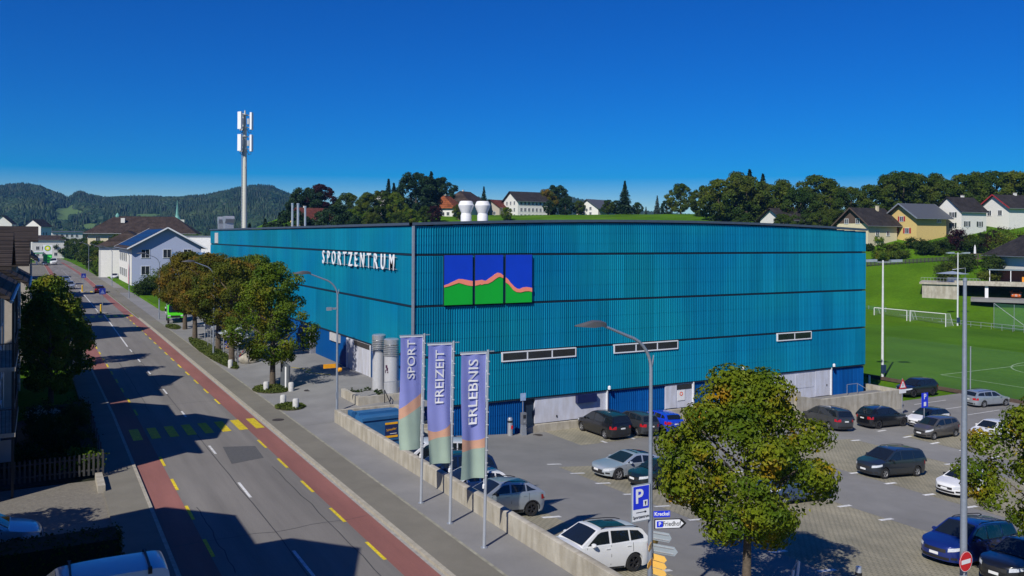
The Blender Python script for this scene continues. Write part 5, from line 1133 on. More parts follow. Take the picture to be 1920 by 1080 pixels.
# ---------------------------------------------------------------- street traffic and left-hand vehicles
def on_road(kind, color, x, y, hd, label, **kw): return car(kind, color, (x, y, .016), R(hd), label, slope=False, **kw)
on_road('wagon', CDR, 10.35, 188.5, 90, 'dark red car driving away past the second crossing island', name='moving_car')
on_road('suv', CLS, 5.6, 204, -90, 'silver car coming towards the camera, first of two in the left lane', name='moving_car')
on_road('hatch', paint('pale_blue', (.20, .28, .38), .4), 5.5, 233, -90, 'pale blue car following the oncoming silver car', name='moving_car')
on_road('hatch', CW, 17.2, 246, -100, 'white car parked in front of the pale blue house')
on_road('panelvan', CW, 4.6, 372, -90, 'white box van far down the road', name='moving_car', scale=1.35, cat='van')
on_road('hatch', CN, 1.6, 362, -80, 'dark blue car at the far petrol station')
van = on_road('panelvan', CW, 1.05, 27.1, 180, 'white delivery van with two roof bars parked at the bottom left', cat='van', name='parked_van', scale=1.06)
for s in (-.9, 1.0): MB().bar((s - .75, -.72, 1.88), (s - .75, .72, 1.88), .05).box(s - .80, s - .70, -.78, -.70, 1.72, 1.9).box(s - .80, s - .70, .70, .78, 1.72, 1.9).build('roof_bar', M_black, van)
on_road('hatch', CLS, -1.9, 36.0, 0, 'light blue car in the shaded drive at the left edge')
for k, (x, y, c_, kd, lb) in enumerate(((-2.2, 140, CW, 'panelvan', 'white van parked on the left beyond the garden trees'), (-1.4, 152, CN, 'wagon', 'dark car parked on the left beside the white van'), (-1.0, 128, CM, 'wagon', 'blue car parked behind the left garden wall'))): on_road(kd, c_, x, y, 80, lb)
# green flatbed truck facing the camera
t = thing('flatbed_truck', 'bright green flatbed truck parked at the end of the chestnut row', 'truck', (15.6, 120.0, .12), R(-95))
MG = paint('lime_green', (.10, .72, .015))
MB().prism([(1.2, .75), (2.75, .75), (2.78, 1.15), (2.0, 1.35), (1.55, 2.35), (.35, 2.40), (.35, .75)], -.95, .95, 'y').build('cab', MG, t)
MB().face([(2.02, -.82, 1.40), (2.02, .82, 1.40), (1.62, .78, 2.27), (1.62, -.78, 2.27)]).build('windscreen', M_cglass, t).location = (.02, 0, .01)
for s in (1, -1): MB().box(.55, 1.5, s * .951 - .004, s * .951 + .004, 1.45, 2.2).build('side_window', M_cglass, t); MB().box(2.6, 2.80, s * .75 - .15, s * .75 + .15, .95, 1.12).build('headlight', M_lens, t); MB().box(1.6, 1.75, s * 1.15 - .1, s * 1.15 + .1, 1.5, 1.9).build('mirror', M_black, t)
MB().box(2.76, 2.82, -.55, .55, .8, 1.05).build('grille', M_black, t)
MB().box(-3.2, .25, -1.05, 1.05, .95, 1.10).build('load_bed', M_steel, t)
for s in (1, -1): MB().box(-3.2, .25, s * 1.05 - .03, s * 1.05 + .03, 1.10, 1.75).build('side_board', M_whitep, t)
MB().box(.18, .30, -1.05, 1.05, 1.1, 2.6).build('headboard', M_steel, t); MB().box(-.3, .9, -.6, .6, 2.42, 2.62).build('beacon_bar', MATS['way_sign_orange'], t)
for x in (2.0, -2.0):
    for s in (1, -1): MB().lathe([(.2, -.12), (.36, -.12), (.38, -.08), (.38, .08), (.36, .12), (.2, .12)], 24, (x, s * .85, .38), 'y').build('wheel', M_tyre, t)
# road signs on the islands and left side
def island_sign(x, y, lb):
    t = thing('crossing_sign', lb, 'sign', (x, y, .16), group='blue pedestrian crossing signs on the islands'); MB().tube([(0, 0, 0), (0, 0, 3.6)], .045, 8).build('post', M_steel, t)
    MB().box(-.42, .42, -.06, -.03, 2.7, 3.6).build('blue_plate', mat('crossing_blue', (.012, .03, .28), .4), t); MB().prism([(-.3, 2.82), (.3, 2.82), (0, 3.42)], -.07, -.0605, 'y').build('white_triangle', mat('sign_faint', (.16, .20, .42), .5), t)
    b = MB().lathe([(.16, 0), (.16, .25), (.12, .3), (.12, 1.15), (.14, 1.2), (.1, 1.3), (0, 1.32)], 14, (-.25, -.8, 0), caps=False); b.build('marker_post', mat('island_yellow', (.72, .45, .01), .5), t)
island_sign(8.0, 137.5, 'blue crossing sign on the nearer road island'); island_sign(7.7, 191.5, 'blue crossing sign on the farther road island')
ORD = ['first', 'second', 'third', 'fourth', 'fifth', 'sixth', 'seventh', 'eighth', 'ninth', 'tenth', 'eleventh', 'twelfth', 'thirteenth', 'fourteenth', 'fifteenth', 'sixteenth', 'seventeenth', 'eighteenth', 'nineteenth', 'twentieth', 'twenty-first', 'twenty-second']
# ================================================================ HOUSES
def tile_mat(name, c, axis=0):
    """overlapping tile courses: colour per tile, raised rows"""
    m = bpy.data.materials.new(name); m.use_nodes = True; n = m.node_tree.nodes; l = m.node_tree.links; p = n['Principled BSDF']; p.inputs['Roughness'].default_value = .8; p.inputs['Specular IOR Level'].default_value = .25
    tc = n.new('ShaderNodeTexCoord'); sp = n.new('ShaderNodeSeparateXYZ'); cb = n.new('ShaderNodeCombineXYZ'); l.new(tc.outputs['Object'], sp.inputs[0]); l.new(sp.outputs[axis], cb.inputs[0]); l.new(sp.outputs[2], cb.inputs[1])
    bt = n.new('ShaderNodeTexBrick'); bt.inputs['Scale'].default_value = 1.0; bt.inputs['Brick Width'].default_value = .30; bt.inputs['Row Height'].default_value = .19; bt.inputs['Mortar Size'].default_value = .035; bt.inputs['Mortar Smooth'].default_value = .6
    bt.inputs['Color1'].default_value = (*c, 1); bt.inputs['Color2'].default_value = (*[q * .6 for q in c], 1); bt.inputs['Mortar'].default_value = (*[q * .22 for q in c], 1); l.new(cb.outputs[0], bt.inputs[0]); 
    t = n.new('ShaderNodeTexNoise'); t.inputs['Scale'].default_value = .6; t.inputs['Detail'].default_value = 6; l.new(tc.outputs['Object'], t.inputs[0])
    r = n.new('ShaderNodeMapRange'); r.inputs[1].default_value = .3; r.inputs[2].default_value = .7; r.inputs[3].default_value = .65; r.inputs[4].default_value = 1.35; l.new(t.outputs[0], r.inputs[0])
    hv = n.new('ShaderNodeHueSaturation'); l.new(bt.outputs[0], hv.inputs['Color']); l.new(r.outputs[0], hv.inputs['Value']); l.new(hv.outputs[0], p.inputs['Base Color'])
    bp = n.new('ShaderNodeBump'); bp.inputs['Strength'].default_value = .9; bp.inputs['Distance'].default_value = .05; bp.invert = True; l.new(bt.outputs['Fac'], bp.inputs['Height']); l.new(bp.outputs[0], p.inputs['Normal']); return m
M_tile_br = tile_mat('brown_roof_tiles', (.085, .060, .048)); M_tile_st = tile_mat('street_roof_tiles', (.060, .047, .040), 1)
M_tile_dk = tile_mat('dark_roof_tiles', (.055, .048, .046)); M_tile_or = tile_mat('orange_roof_tiles', (.42, .12, .04))
M_tile_rd = tile_mat('red_roof_tiles', (.22, .06, .04)); M_tile_sl = mat('slate_roof', (.075, .082, .095), .6, var=.15, vscale=6)
M_cream = mat('cream_render', (.62, .55, .37), .85, var=.06); M_wht = mat('white_render', (.70, .69, .64), .85, var=.06); M_yel = mat('yellow_render', (.62, .46, .17), .85, var=.06); M_blueh = mat('pale_blue_boards', (.38, .43, .58), .8, var=.05, stretch=(6, 6, .2), vscale=2); M_timber = mat('brown_timber', (.09, .06, .045), .85, var=.25, vscale=3)
M_shut_r = mat('red_shutter', (.35, .025, .03), .7); M_shut_g = mat('dark_green_shutter', (.02, .035, .03), .7); M_pane = mat('house_pane', (.025, .030, .036), .08, var=.3, vscale=1.0, spec=.8); M_solar = mat('solar_glass', (.010, .022, .060), .32, var=.2, vscale=.8, spec=.4); M_soffit = mat('soffit_board', (.20, .17, .13), .85)
def fwin(par, face, hx, hy, u, z, w_, h_, shut=None, frame=None, door=False):
    """one window on a wall face of a box house: frame part with a pane (and shutters) below it"""
    if face == 'y-': o, rx, n_ = Vector((0, -hy, 0)), Vector((1, 0, 0)), Vector((0, -1, 0))
    elif face == 'y+': o, rx, n_ = Vector((0, hy, 0)), Vector((-1, 0, 0)), Vector((0, 1, 0))
    elif face == 'x-': o, rx, n_ = Vector((-hx, 0, 0)), Vector((0, -1, 0)), Vector((-1, 0, 0))
    else: o, rx, n_ = Vector((hx, 0, 0)), Vector((0, 1, 0)), Vector((1, 0, 0))
    c = o + rx * u + Vector((0, 0, z)); up = Vector((0, 0, 1)); t_ = .09; b = MB()
    for du, dz, a, e in ((0, h_ / 2, w_ / 2 + t_, t_ / 2), (0, -h_ / 2, w_ / 2 + t_ * 1.4, t_ / 2), (-w_ / 2, 0, t_ / 2, h_ / 2), (w_ / 2, 0, t_ / 2, h_ / 2), (0, 0, t_ / 3, h_ / 2)): b.obox(c + rx * du + up * dz + n_ * .03, rx, n_, up, a, .05 + (.03 if dz < 0 else 0), e)
    f = b.build('window', frame or M_frame, par)
    MB().obox(c + n_ * .012, rx, n_, up, w_ / 2, .01, h_ / 2).build('pane', M_pane, f)
    if shut:
        for s in (-1, 1): MB().obox(c + rx * s * (w_ / 2 + w_ * .25 + .06) + n_ * .03, rx, n_, up, w_ * .25, .025, h_ / 2).build('shutter', shut, f)
    return f
def house(label, loc, rz, Lx, Wy, he, hr, wall, roof, wins=(), over=.6, chim=(), gable=None, name='house', cat='house', group=None, foot=3.0, hip=0.0, solar=False, th=.22, verge=None):
    t = thing(name, label, cat, loc, rz, group); hx, hy = Lx / 2, Wy / 2
    MB().box(-hx, hx, -hy, hy, -foot, he).build('wall', wall, t)
    k = (hr - he) / hy
    if hip == 0:
        for s in (-1, 1): MB().prism([(-hy, he), (hy, he), (0, hr)], s * hx - (.06 if s > 0 else -.0), s * hx - (0 if s > 0 else -.06), 'x').build('gable', gable or wall, t)
    ox = hx + over; ze = he - k * over; rx_ = ox - hip
    for s in (-1, 1):
        A = [(-ox, s * (hy + over), ze), (ox, s * (hy + over), ze), (rx_, 0, hr), (-rx_, 0, hr)]; b = MB(); B2 = [(p[0], p[1], p[2] + th) for p in A]
        b.face(A[::-1] if s < 0 else A); b.face(B2 if s < 0 else B2[::-1])
        for j in range(4): b.face([A[j], A[(j + 1) % 4], B2[(j + 1) % 4], B2[j]])
        r_ = b.build('roof_slope', roof, t)
        if solar and s == solar:
            P = lambda u, v: Vector((-ox + 2 * ox * u, s * (hy + over) * (1 - v), ze + (hr - ze) * v + th + .05))
            for i in range(8):
                for j in range(4):
                    u0, u1, v0, v1 = .05 + i * .113, .05 + i * .113 + .107, .10 + j * .205, .10 + j * .205 + .195
                    MB().face([P(u0, v0), P(u1, v0), P(u1, v1), P(u0, v1)][::(1 if s < 0 else -1)]).build('solar_panel', M_solar, r_)
    if hip:
        for s in (-1, 1):
            A = [(s * ox, -(hy + over), ze + th), (s * ox, hy + over, ze + th), (s * rx_, 0, hr + th)]; MB().face(A if s > 0 else A[::-1]).build('roof_hip', roof, t)
    if verge:
        for s in (-1, 1):
            for q in (-1, 1): MB().bar((s * (ox + .03), q * (hy + over), ze + th / 2), (s * (ox + .03), 0, hr + th / 2), .05, .3).build('bargeboard', verge, t)
    for s in (-1, 1): MB().tube([(-ox, s * (hy + over + .06), ze + .06), (ox, s * (hy + over + .06), ze + .06)], .07, 6).build('gutter', M_steel, t)
    for cx_, cy_, m_ in chim:
        zc = hr - abs(cy_) * k; c = MB().box(cx_ - .35, cx_ + .35, cy_ - .3, cy_ + .3, zc - .6, hr + .75).build('chimney', m_, t); MB().box(cx_ - .42, cx_ + .42, cy_ - .37, cy_ + .37, hr + .75, hr + .85).build('chimney_cap', M_conc, c)
    for w_ in wins: fwin(t, w_[0], hx, hy, *w_[1:])
    return t
def rowwin(face, us, zs_, w_=1.1, h_=1.4, shut=None): return [(face, u, z, w_, h_, shut) for z in zs_ for u in us]
# ---- the shaded houses along the left side of the road
def street_house(label, y0, y1, xf, he, gy, gw, ge, gp, wall, roof, deep=11, balcony=False):
    """street front at x = xf; main eave at he, cross gable at gy of width gw with eave ge and peak gp"""
    yc = (y0 + y1) / 2; hw = (y1 - y0) / 2; t = thing('town_house', label, 'house', (xf - deep / 2, yc, 0), 0, 'shaded houses along the left side of the road')
    hx = deep / 2; MB().box(-hx, hx, -hw, hw, -.3, he).build('wall', wall, t); hr = he + hx * .62; o_ = .75; ze = he - o_ * .62
    for s in (-1, 1):
        A = [(s * (hx + o_), -hw - .5, ze), (s * (hx + o_), hw + .5, ze), (0, hw + .5, hr), (0, -hw - .5, hr)]; B2 = [(p[0], p[1], p[2] + .22) for p in A]; b = MB(); b.face(A); b.face(B2[::-1])
        for j in range(4): b.face([A[j], A[(j + 1) % 4], B2[(j + 1) % 4], B2[j]])
        b.build('roof_slope', roof, t)
    for s in (-1, 1): MB().prism([(-hx, he), (hx, he), (0, hr)], s * hw - .05, s * hw + .0, 'y').build('gable', wall, t)
    g0 = gy - yc; MB().box(hx - 4.6, hx + .02, g0 - gw / 2 + .4, g0 + gw / 2 - .4, he - .4, ge).build('cross_gable_wall', wall, t)
    MB().prism([(g0 - gw / 2 + .4, ge), (g0 + gw / 2 - .4, ge), (g0, gp - .25)], hx - .05, hx + .02, 'x').build('cross_gable_front', wall, t)
    for s in (-1, 1):
        A = [(hx + o_, g0 + s * gw / 2, ge - .1), (hx + o_, g0, gp), (hx - 5.5, g0, gp), (hx - 5.5, g0 + s * gw / 2, ge - .1)]; B2 = [(p[0], p[1], p[2] - .18) for p in A]; b = MB(); b.face(A); b.face(B2[::-1])
        for j in range(4): b.face([A[j], A[(j + 1) % 4], B2[(j + 1) % 4], B2[j]])
        b.build('cross_gable_roof', roof, t)
    c = MB().box(-1.6, -.9, -hw * .4 - .35, -hw * .4 + .35, hr - 2, hr + .9).build('chimney', M_conc, t)
    MB().tube([(hx + o_ + .05, -hw - .4, ze + .02), (hx + o_ + .05, hw + .4, ze + .02)], .08, 6).build('gutter', M_steel, t); MB().tube([(hx + .08, hw - .15, ze), (hx + .08, hw - .15, 0)], .06, 6).build('downpipe', M_steel, t)
    for z in (1.7, 4.6, 7.4):
        for q in (-.62, -.2, .25, .68): fwin(t, 'x+', hx, hw, q * hw, z, 1.1, 1.5, M_shut_g)
    for z in (1.7, 4.6, 7.4):
        for q in (-.5, .5): fwin(t, 'y-', hx, hw, q * hx, z, 1.1, 1.5, None)
    if balcony:
        for z in (2.9, 5.75):
            bl = MB().box(hx, hx + .95, -hw + .6, -hw + 7.0, z - .18, z).build('balcony', M_conc, t); b = MB()
            for k in range(44): b.bar((hx + .92, -hw + .62 + k * .148, z), (hx + .92, -hw + .62 + k * .148, z + 1.0), .02)
            for k in range(7): b.bar((hx + .02 + k * .14, -hw + .63, z), (hx + .02 + k * .14, -hw + .63, z + 1.0), .02)
            b.bar((hx + .92, -hw + .6, z + 1.02), (hx + .92, -hw + 7, z + 1.02), .04).bar((hx, -hw + .63, z + 1.02), (hx + .92, -hw + .63, z + 1.02), .04); b.build('railing', M_black, bl)
        for q in (.7, 6.8): MB().box(hx + .80, hx + .90, -hw + q - .05, -hw + q + .05, 0, 8.7).build('balcony_post', M_black, t)
    return t
M_gre = mat('grey_render', (.30, .31, .33), .85, var=.06); M_bge = mat('beige_render', (.42, .37, .30), .85, var=.08)
street_house('grey house behind the camera side, throwing its gable shadow on the near road', 17.5, 30.2, -2.1, 8.8, 22.6, 7, 10.0, 11.9, M_gre, M_tile_st)
street_house('blue-grey house with balconies at the left edge, nearest of the visible row', 42.2, 55.6, -1.85, 9.1, 47.8, 7.6, 10.2, 11.7, M_gre, M_tile_st, balcony=True)
street_house('beige house with brown tiled roof behind the garden trees', 60.6, 72.6, -1.35, 8.8, 66.8, 5.0, 9.7, 11.1, M_bge, M_tile_st)
for k, (y0, y1, gp, lb) in enumerate(((100, 111.5, 13.6, 'brown-roofed house beyond the garden trees, before the first island'), (119.5, 130.5, 13.6, 'brown-roofed house level with the first road island'), (143, 155.5, 13.6, 'brown-roofed house between the two road islands'), (172, 186, 13, 'brown-roofed house just before the second road island'), (210, 224, 13, 'house past the second island on the left'), (250, 264, 12, 'house on the left before the petrol station'))):
    street_house(lb, y0, y1, -.9 - .02 * (y0 - 100), 9.2, (y0 + y1) / 2 + 1, 6.0, 11.0, gp - 1.2, (M_bge, M_gre)[k % 2], M_tile_st)
CR_drive = lobed_crown('crown', 44, (2.3, 2.6, 2.6), 40, 5000, .22, .3, 'egg')
# ---- garden on the left
M_fence = mat('old_picket', (.045, .045, .045), .9, var=.2, vscale=6)
t = thing('picket_fence', 'dark picket fence between the shaded drive and the front garden', 'fence')
for k in range(44): MB().box(-6 + k * .2, -6 + k * .2 + .09, 44.45, 44.48, .25, 1.25).build('picket', M_fence, t)
for z in (.45, 1.0): MB().box(-6, 2.7, 44.485, 44.53, z, z + .07).build('rail', M_fence, t)
t = thing('garden_fence', 'low wire fence with posts along the left pavement', 'fence')
for k in range(9): MB().box(2.62, 2.68, 44.6 + k * 1.7, 44.66 + k * 1.7, .1, 1.35).build('post', M_fence, t)
for z in (.4, .8, 1.25): MB().box(2.64, 2.66, 44.6, 58.2, z, z + .025).build('rail', M_fence, t)
MB().box(2.3, 2.6, 41.9, 44.3, .02, .38).build('kerb_block', M_conc, label='short pale stone block ending the garden border', cat='stone block')
b = MB(); b.box(-8, 2.55, 33.4, 44.2, -.2, .06); struct(b, 'drive', mat('drive_setts', (.17, .155, .125), .9, var=.2, vscale=8, bump=.5, bscale=6, grain=.2))
tree('garden_tree', 'small garden tree left of the shaded drive, throwing its shade across it', 'tree', (-5.6, 35.0, .05), CR_drive, L_hedge, (2, 2, 2.6), 4.2, 3, .16, seed=48)
hedge('clipped_hedge', 'dark clipped hedge between the van and the light blue car', -6, 2.45, 31.4, 33.0, 0, 1.35, L_hedge, 70, .11)
shrub('garden_shrub', 'bright shrub spilling over the picket fence corner', 'shrub', (1.9, 45.3, .1), (.9, .9, .8), L_bright, 60, 36, .12, 7)
shrub('garden_shrub', 'shrub behind the picket fence near the house wall', 'shrub', (.4, 46.2, .1), (.8, .7, .6), L_hedge, 50, 36, .12, 8)
shrub('hydrangea', 'pale flowering hydrangea under the balconies', 'shrub', (.3, 57.6, .1), (1.2, 1.0, .65), leaf_mat('hydrangea_heads', (.30, .33, .30), (.45, .46, .42), None, .7, 1.5), 40, 30, .13, 9)
hedge('pavement_hedge', 'dark knee-high hedge along the left pavement behind the wire fence', 1.75, 2.45, 46.2, 59.8, .05, 1.15, L_hedge, 70, .12, 25)
hedge('low_hedge', 'low sunlit bright green hedge in front of the garden trees', -.8, 2.4, 60.5, 61.6, .05, .75, L_bright, 70, .12, 6)
CR['bush'] = lobed_crown('crown', 41, (2.2, 2.2, 2.9), 48, 8000, .2, .28, 'egg')
for k, (x, y, s_, m, lb) in enumerate(((.7, 66.3, 1.12, L_green, 'dense round tree in the left front garden, nearest of three'), (.4, 75.0, 1.25, L_green, 'tall dark garden tree behind the nearest one'), (1.2, 84, 1.15, L_green, 'garden tree overhanging the left pavement, farthest of three'))):
    tree('garden_tree', lb, 'tree', (x, y, .05), CR['bush'], m, (2, 2, 2.6), 3.6 * s_, 3, .16, rz=k * 2.0, group='garden trees on the left', scale=s_, seed=41 + k)
struct(MB().box(-8, 2.55, 44.55, 60.3, -.2, .05), 'garden_shade_sheet', mat('garden_shade_tone', (.025, .028, .014), .95, var=.3, vscale=2))  # dark sheet laid over the lawn; its colour stands in for deep shade
for k, (x, y, r_, h_) in enumerate(((1.7, 49.0, .9, .9), (.6, 50.5, 1.1, 1.2), (1.6, 52.6, 1.0, 1.3), (.2, 54.2, 1.2, 1.1), (1.7, 55.6, .9, 1.0), (-.6, 48.3, .9, .8))):
    shrub('garden_shrub', ['dark shrub by the wire fence, nearest of the front garden', 'dark shrub in the middle of the shaded garden', 'dark shrub by the wire fence, midway along the garden', 'dark shrub close to the balconies', 'dark shrub before the pale hydrangea', 'low dark shrub under the lower balcony'][k], 'shrub', (x, y, .05), (r_, r_, h_), L_hedge, 60, 40, .14, 300 + k, 'shaded front garden shrubs')
b = MB(); b.prism([(.15, .05), (.85, .05), (.85, .7), (.15, .7)], 0, .03, 'y'); t = thing('notice_board', 'blue-grey notice board standing in the shaded garden', 'notice board', (-1.35, 45.3, 0)); MB().box(-.35, .35, -.03, .03, 1.1, 2.1).build('board', M_gre, t); MB().tube([(0, .05, 0), (0, .05, 2)], .04, 6).build('post', M_black, t)
MB().box(-6, -.2, 112.5, 118.5, 0, 2.6).build('garden_shed', mat('shed_blue', (.10, .16, .22), .8), label='low blue-grey shed beyond the left garden trees', cat='shed')
t = thing('left_road_sign', 'white bus stop style sign on a post at the left kerb', 'sign', (2.9, 128, .1)); MB().tube([(0, 0, 0), (0, 0, 2.6)], .04, 6).build('post', M_steel, t); MB().box(-.5, .6, -.04, .0, 1.8, 2.5).build('plate', M_swhite, t)
# ---- pale blue house and neighbours down the road
wb_ = rowwin('x-', (-4.5, .0, 4.3), (3.6, 7.3), 1.7, 1.9)
th_ = house('pale blue boarded house with solar panels on its left roof slope', (25.0, 222, .1), R(90), 34, 14.5, 8.9, 13.0, M_blueh, M_tile_br, wb_, over=1.1, solar=1, name='blue_house', verge=M_frame)
MB().box(-17, 16.8, 7.26, 7.32, .2, 8.4).build('white_cladding', M_wht, th_)
for k in range(4):
    for z in (2.6, 6.2): fwin(th_, 'y+', 17, 7.33, -12.5 + k * 5.2, z, 1.6, 1.8, M_shut_g)
b = MB(); b.grid([[(-12.8 + 3.4 * u, 7.36, .3 + 5.2 * v * (.55 + .45 * math.sin(3 * u + .3))) for u in (0, .25, .5, .75, 1)] for v in (0, .25, .5, .75, 1)]); b.build('mural', mat('pink_mural', (.78, .16, .22), .7, var=.5, vscale=1.3), th_)
house('brown tiled house behind the pale blue house', (22, 262, .1), R(75), 13, 13, 8.6, 12.4, M_wht, M_tile_br, (), over=.9, hip=4)
t = thing('billboard_frame', 'blue lattice advertising screen beside the pale blue house', 'screen', (26.8, 186, 0), R(-12))
for z in range(5): MB().box(-3.2, 3.2, -.1, .1, 3.4 + z * .95, 4.2 + z * .95).build('slat_panel', mat('screen_blue', (.13, .25, .45), .5, var=.2, vscale=2), t)
for x in (-3, 0, 3): MB().box(x - .1, x + .1, .12, .3, 0, 8.2).build('post', M_steel, t)
t = thing('white_annexe', 'plain white flat-roofed block between the blue house and the hall', 'building', (37, 232, 0), R(-16)); MB().box(-5, 6, -4, 4, 0, 11.2).build('wall', mat('bright_white_render', (.82, .82, .80), .8), t); MB().box(-5.2, 6.2, -4.2, 4.2, 11.2, 11.4).build('roof', M_steel, t)
sc = house('large cream school with a broad brown hipped roof', (36, 361, 0), R(-14), 37, 20, 12.8, 18.6, M_cream, M_tile_br, rowwin('y-', [-15 + 4.2 * k for k in range(8)], (3, 6.5, 10), 1.5, 2.0), over=1.4, hip=9, name='school', cat='building')
MB().box(-8, -6.6, -5, -3.6, 16.2, 18.0).build('dormer', M_wht, sc); MB().lathe([(.8, 17.5), (.8, 19), (.2, 20), (0, 20.1)], 8, (-10, 0, 0)).build('turret', mat('verdigris', (.13, .33, .28), .6), sc)
t = thing('church_spire', 'slim green copper church spire behind the school roof', 'church', (61, 462, 0)); MB().box(-3, 3, -3, 3, 0, 19.5).build('tower', M_wht, t); MB().lathe([(1.8, 19.5), (.8, 21.5), (.25, 26.5), (.04, 29.5)], 8).build('spire', MATS['verdigris'], t)
# ---- petrol station
t = thing('price_pylon', 'white and green petrol price pylon with a flower emblem', 'sign', (2.6, 372, 0))
MB().box(-1.5, 1.5, -.2, .2, .4, 4.0).build('green_base', mat('pylon_green', (.01, .30, .08), .5), t); MB().box(-1.5, 1.5, -.21, .21, 4.001, 7.6).build('white_top', M_swhite, t)
for r_, m_, q in ((1.15, mat('emblem_green', (.01, .33, .03), .5), 16), (.85, mat('emblem_yellow', (.85, .75, .02), .5), 16), (.42, M_swhite, 14)): MB().prism([((r_ * (1 if k % 2 else .86)) * math.cos(k * math.pi / q), 6.3 + (r_ * (1 if k % 2 else .86)) * math.sin(k * math.pi / q)) for k in range(2 * q)], -.24 - .03 * (1.2 - r_), -.215, 'y').build('emblem', m_, t)
for z in (1.1, 2.1, 3.1): MB().box(-.1, 1.3, -.24, -.205, z - .3, z + .35).build('price_display', mat('price_led', (.1, .8, .1), .5, emit=((.1, .8, .1), .15)), t)
t = thing('petrol_canopy', 'green and white petrol station canopy on the left of the road', 'canopy', (-4.5, 372, 0)); MB().box(-7, 5.5, -4, 4, 4.2, 4.8).build('roof', M_swhite, t); MB().box(-7.05, 5.55, -4.05, 4.05, 4.35, 4.7).build('green_band', MATS['pylon_green'], t); MB().box(-7.06, 5.56, -4.07, 4.07, 4.801, 5.1).build('white_edge', M_swhite, t)
MB().lathe([(0, 0), (1.0, 0), (1.0, .05)], 20, (1.5, -4.15, 4.6), 'y').build('emblem', MATS['emblem_yellow'], t)
for x in (-5, 3.5): MB().box(x - .25, x + .25, -.25, .25, 0, 4.2).build('column', M_swhite, t)
MB().box(-9, -5.5, 376.5, 376.8, 2.6, 8.0).build('poster_banner', mat('poster_print', (.35, .20, .42), .6, c2=(.15, .35, .60), vscale=.6), label='tall printed poster banner beside the petrol canopy', cat='banner')
for k, (x, y, rz, Lx, Wy, he, hr, w_, r_, lb) in enumerate(((-1, 520, 60, 10, 9, 6, 9.5, M_wht, M_tile_dk, 'white gabled house far down the road on the left hillside'), (-16, 505, 80, 10, 9, 7, 11, M_wht, M_tile_dk, 'tall white house at the far left above the street roofs'), (13, 560, 10, 16, 10, 7, 7.4, M_wht, M_tile_sl, 'white flat-roofed block far beyond the petrol station'), (3, 480, 5, 14, 11, 9, 11, M_wht, M_tile_br, 'white house with two rows of windows behind the petrol pylon'), (30, 470, 20, 18, 12, 8, 13, M_wht, M_tile_br, 'brown-roofed house behind the roadside trees'), (-20, 430, 15, 18, 12, 8, 12.5, M_bge, M_tile_br, 'brown-roofed house left of the petrol station'))):
    house(lb, (x, y, (10, 10, 6, 0, 0, 0)[k]), R(rz), Lx, Wy, he, hr, w_, r_, rowwin('y-', [-Lx / 2 + 2.5 + 2.6 * k_ for k_ in range(int((Lx - 3) / 2.6))], [2.0 + 3 * j for j in range(int((he - 1) / 3))], 1.3, 1.6), group='distant houses down the road', foot=12)
# roadside trees beyond the blue house
CR['lime'] = lobed_crown('crown', 51, (4.7, 4.7, 4.9), 38, 5200, .52, .30, 'round', .05, .75)
CR['lime2'] = lobed_crown('crown', 52, (4.9, 4.4, 5.8), 42, 5600, .52, .28, 'egg', .05, .75)
CR['oak'] = lobed_crown('crown', 53, (5.8, 5.4, 5.6), 46, 6200, .56, .28, 'round', .05, .75)
CR['spruce'] = conifer_mesh('crown', 61, 14, 3.9, 30, 30, .75); CR['spruce2'] = conifer_mesh('crown', 62, 14, 3.1, 28, 28, .7)
for k, (x, y, s_, m) in enumerate(((17, 285, .75, L_mid), (18, 305, .8, L_wood), (17, 328, .85, L_mid), (19, 350, .9, L_wood), (18, 378, .9, L_mid), (17, 405, .9, L_wood), (14, 440, .95, L_mid), (22, 300, 1.0, L_wood), (26, 330, 1.05, L_wood), (10, 478, 1.0, L_wood), (28, 285, .9, L_purple), (24, 275, .7, L_purple), (32, 310, 1.0, L_mid), (15.5, 268, .5, L_bright), (42, 262, .95, L_wood), (47, 290, 1.1, L_mid), (54, 300, 1.1, L_wood))):
    lb = f"roadside tree beyond the blue house, number {k+1} counting away" if False else f'roadside tree beyond the pale blue house, {ORD[k]} counting away' if m not in (L_purple, L_bright) else (('dark purple-leaved tree in front of the school, the farther one', 'dark purple-leaved tree in front of the school, the nearer one')[y < 280] if m is L_purple else 'yellow-green bush at the roadside beyond the blue house')
    tree('roadside_tree', lb, 'tree', (x, y, 0), CR[('lime', 'lime2', 'oak')[k % 3]], m, (4.5, 4.5, 4.8), 5.4 * s_, 5, .3, rz=k * 1.7, group='purple trees by the school' if m is L_purple else 'roadside tree belt', scale=s_, seed=60 + k, limbs=4)
hedge('roadside_hedge', 'long dark hedge along the right pavement beyond the blue house', 14.6, 16.2, 264, 330, 0, 1.3, L_hedge, 14, .3, 21)
hedge('front_hedge', 'dark hedge in front of the pale blue house gable', 17.6, 30, 176, 178, 0, 1.2, L_hedge, 20, .25, 22)
struct(MB().box(14.0, 40, 178.5, 203.5, -.2, .04), 'house_yard', M_pave)
shrub('round_bush', 'clipped round dark bush at the corner of the pale blue house', 'shrub', (17.2, 172, .1), (2.6, 2.6, 1.9), L_hedge, 90, 40, .28, 15)
shrub('garden_bush', 'broad loose bush in front of the pale blue house gable', 'shrub', (21.5, 184, .1), (3.6, 3.2, 2.6), L_green, 110, 40, .3, 16)
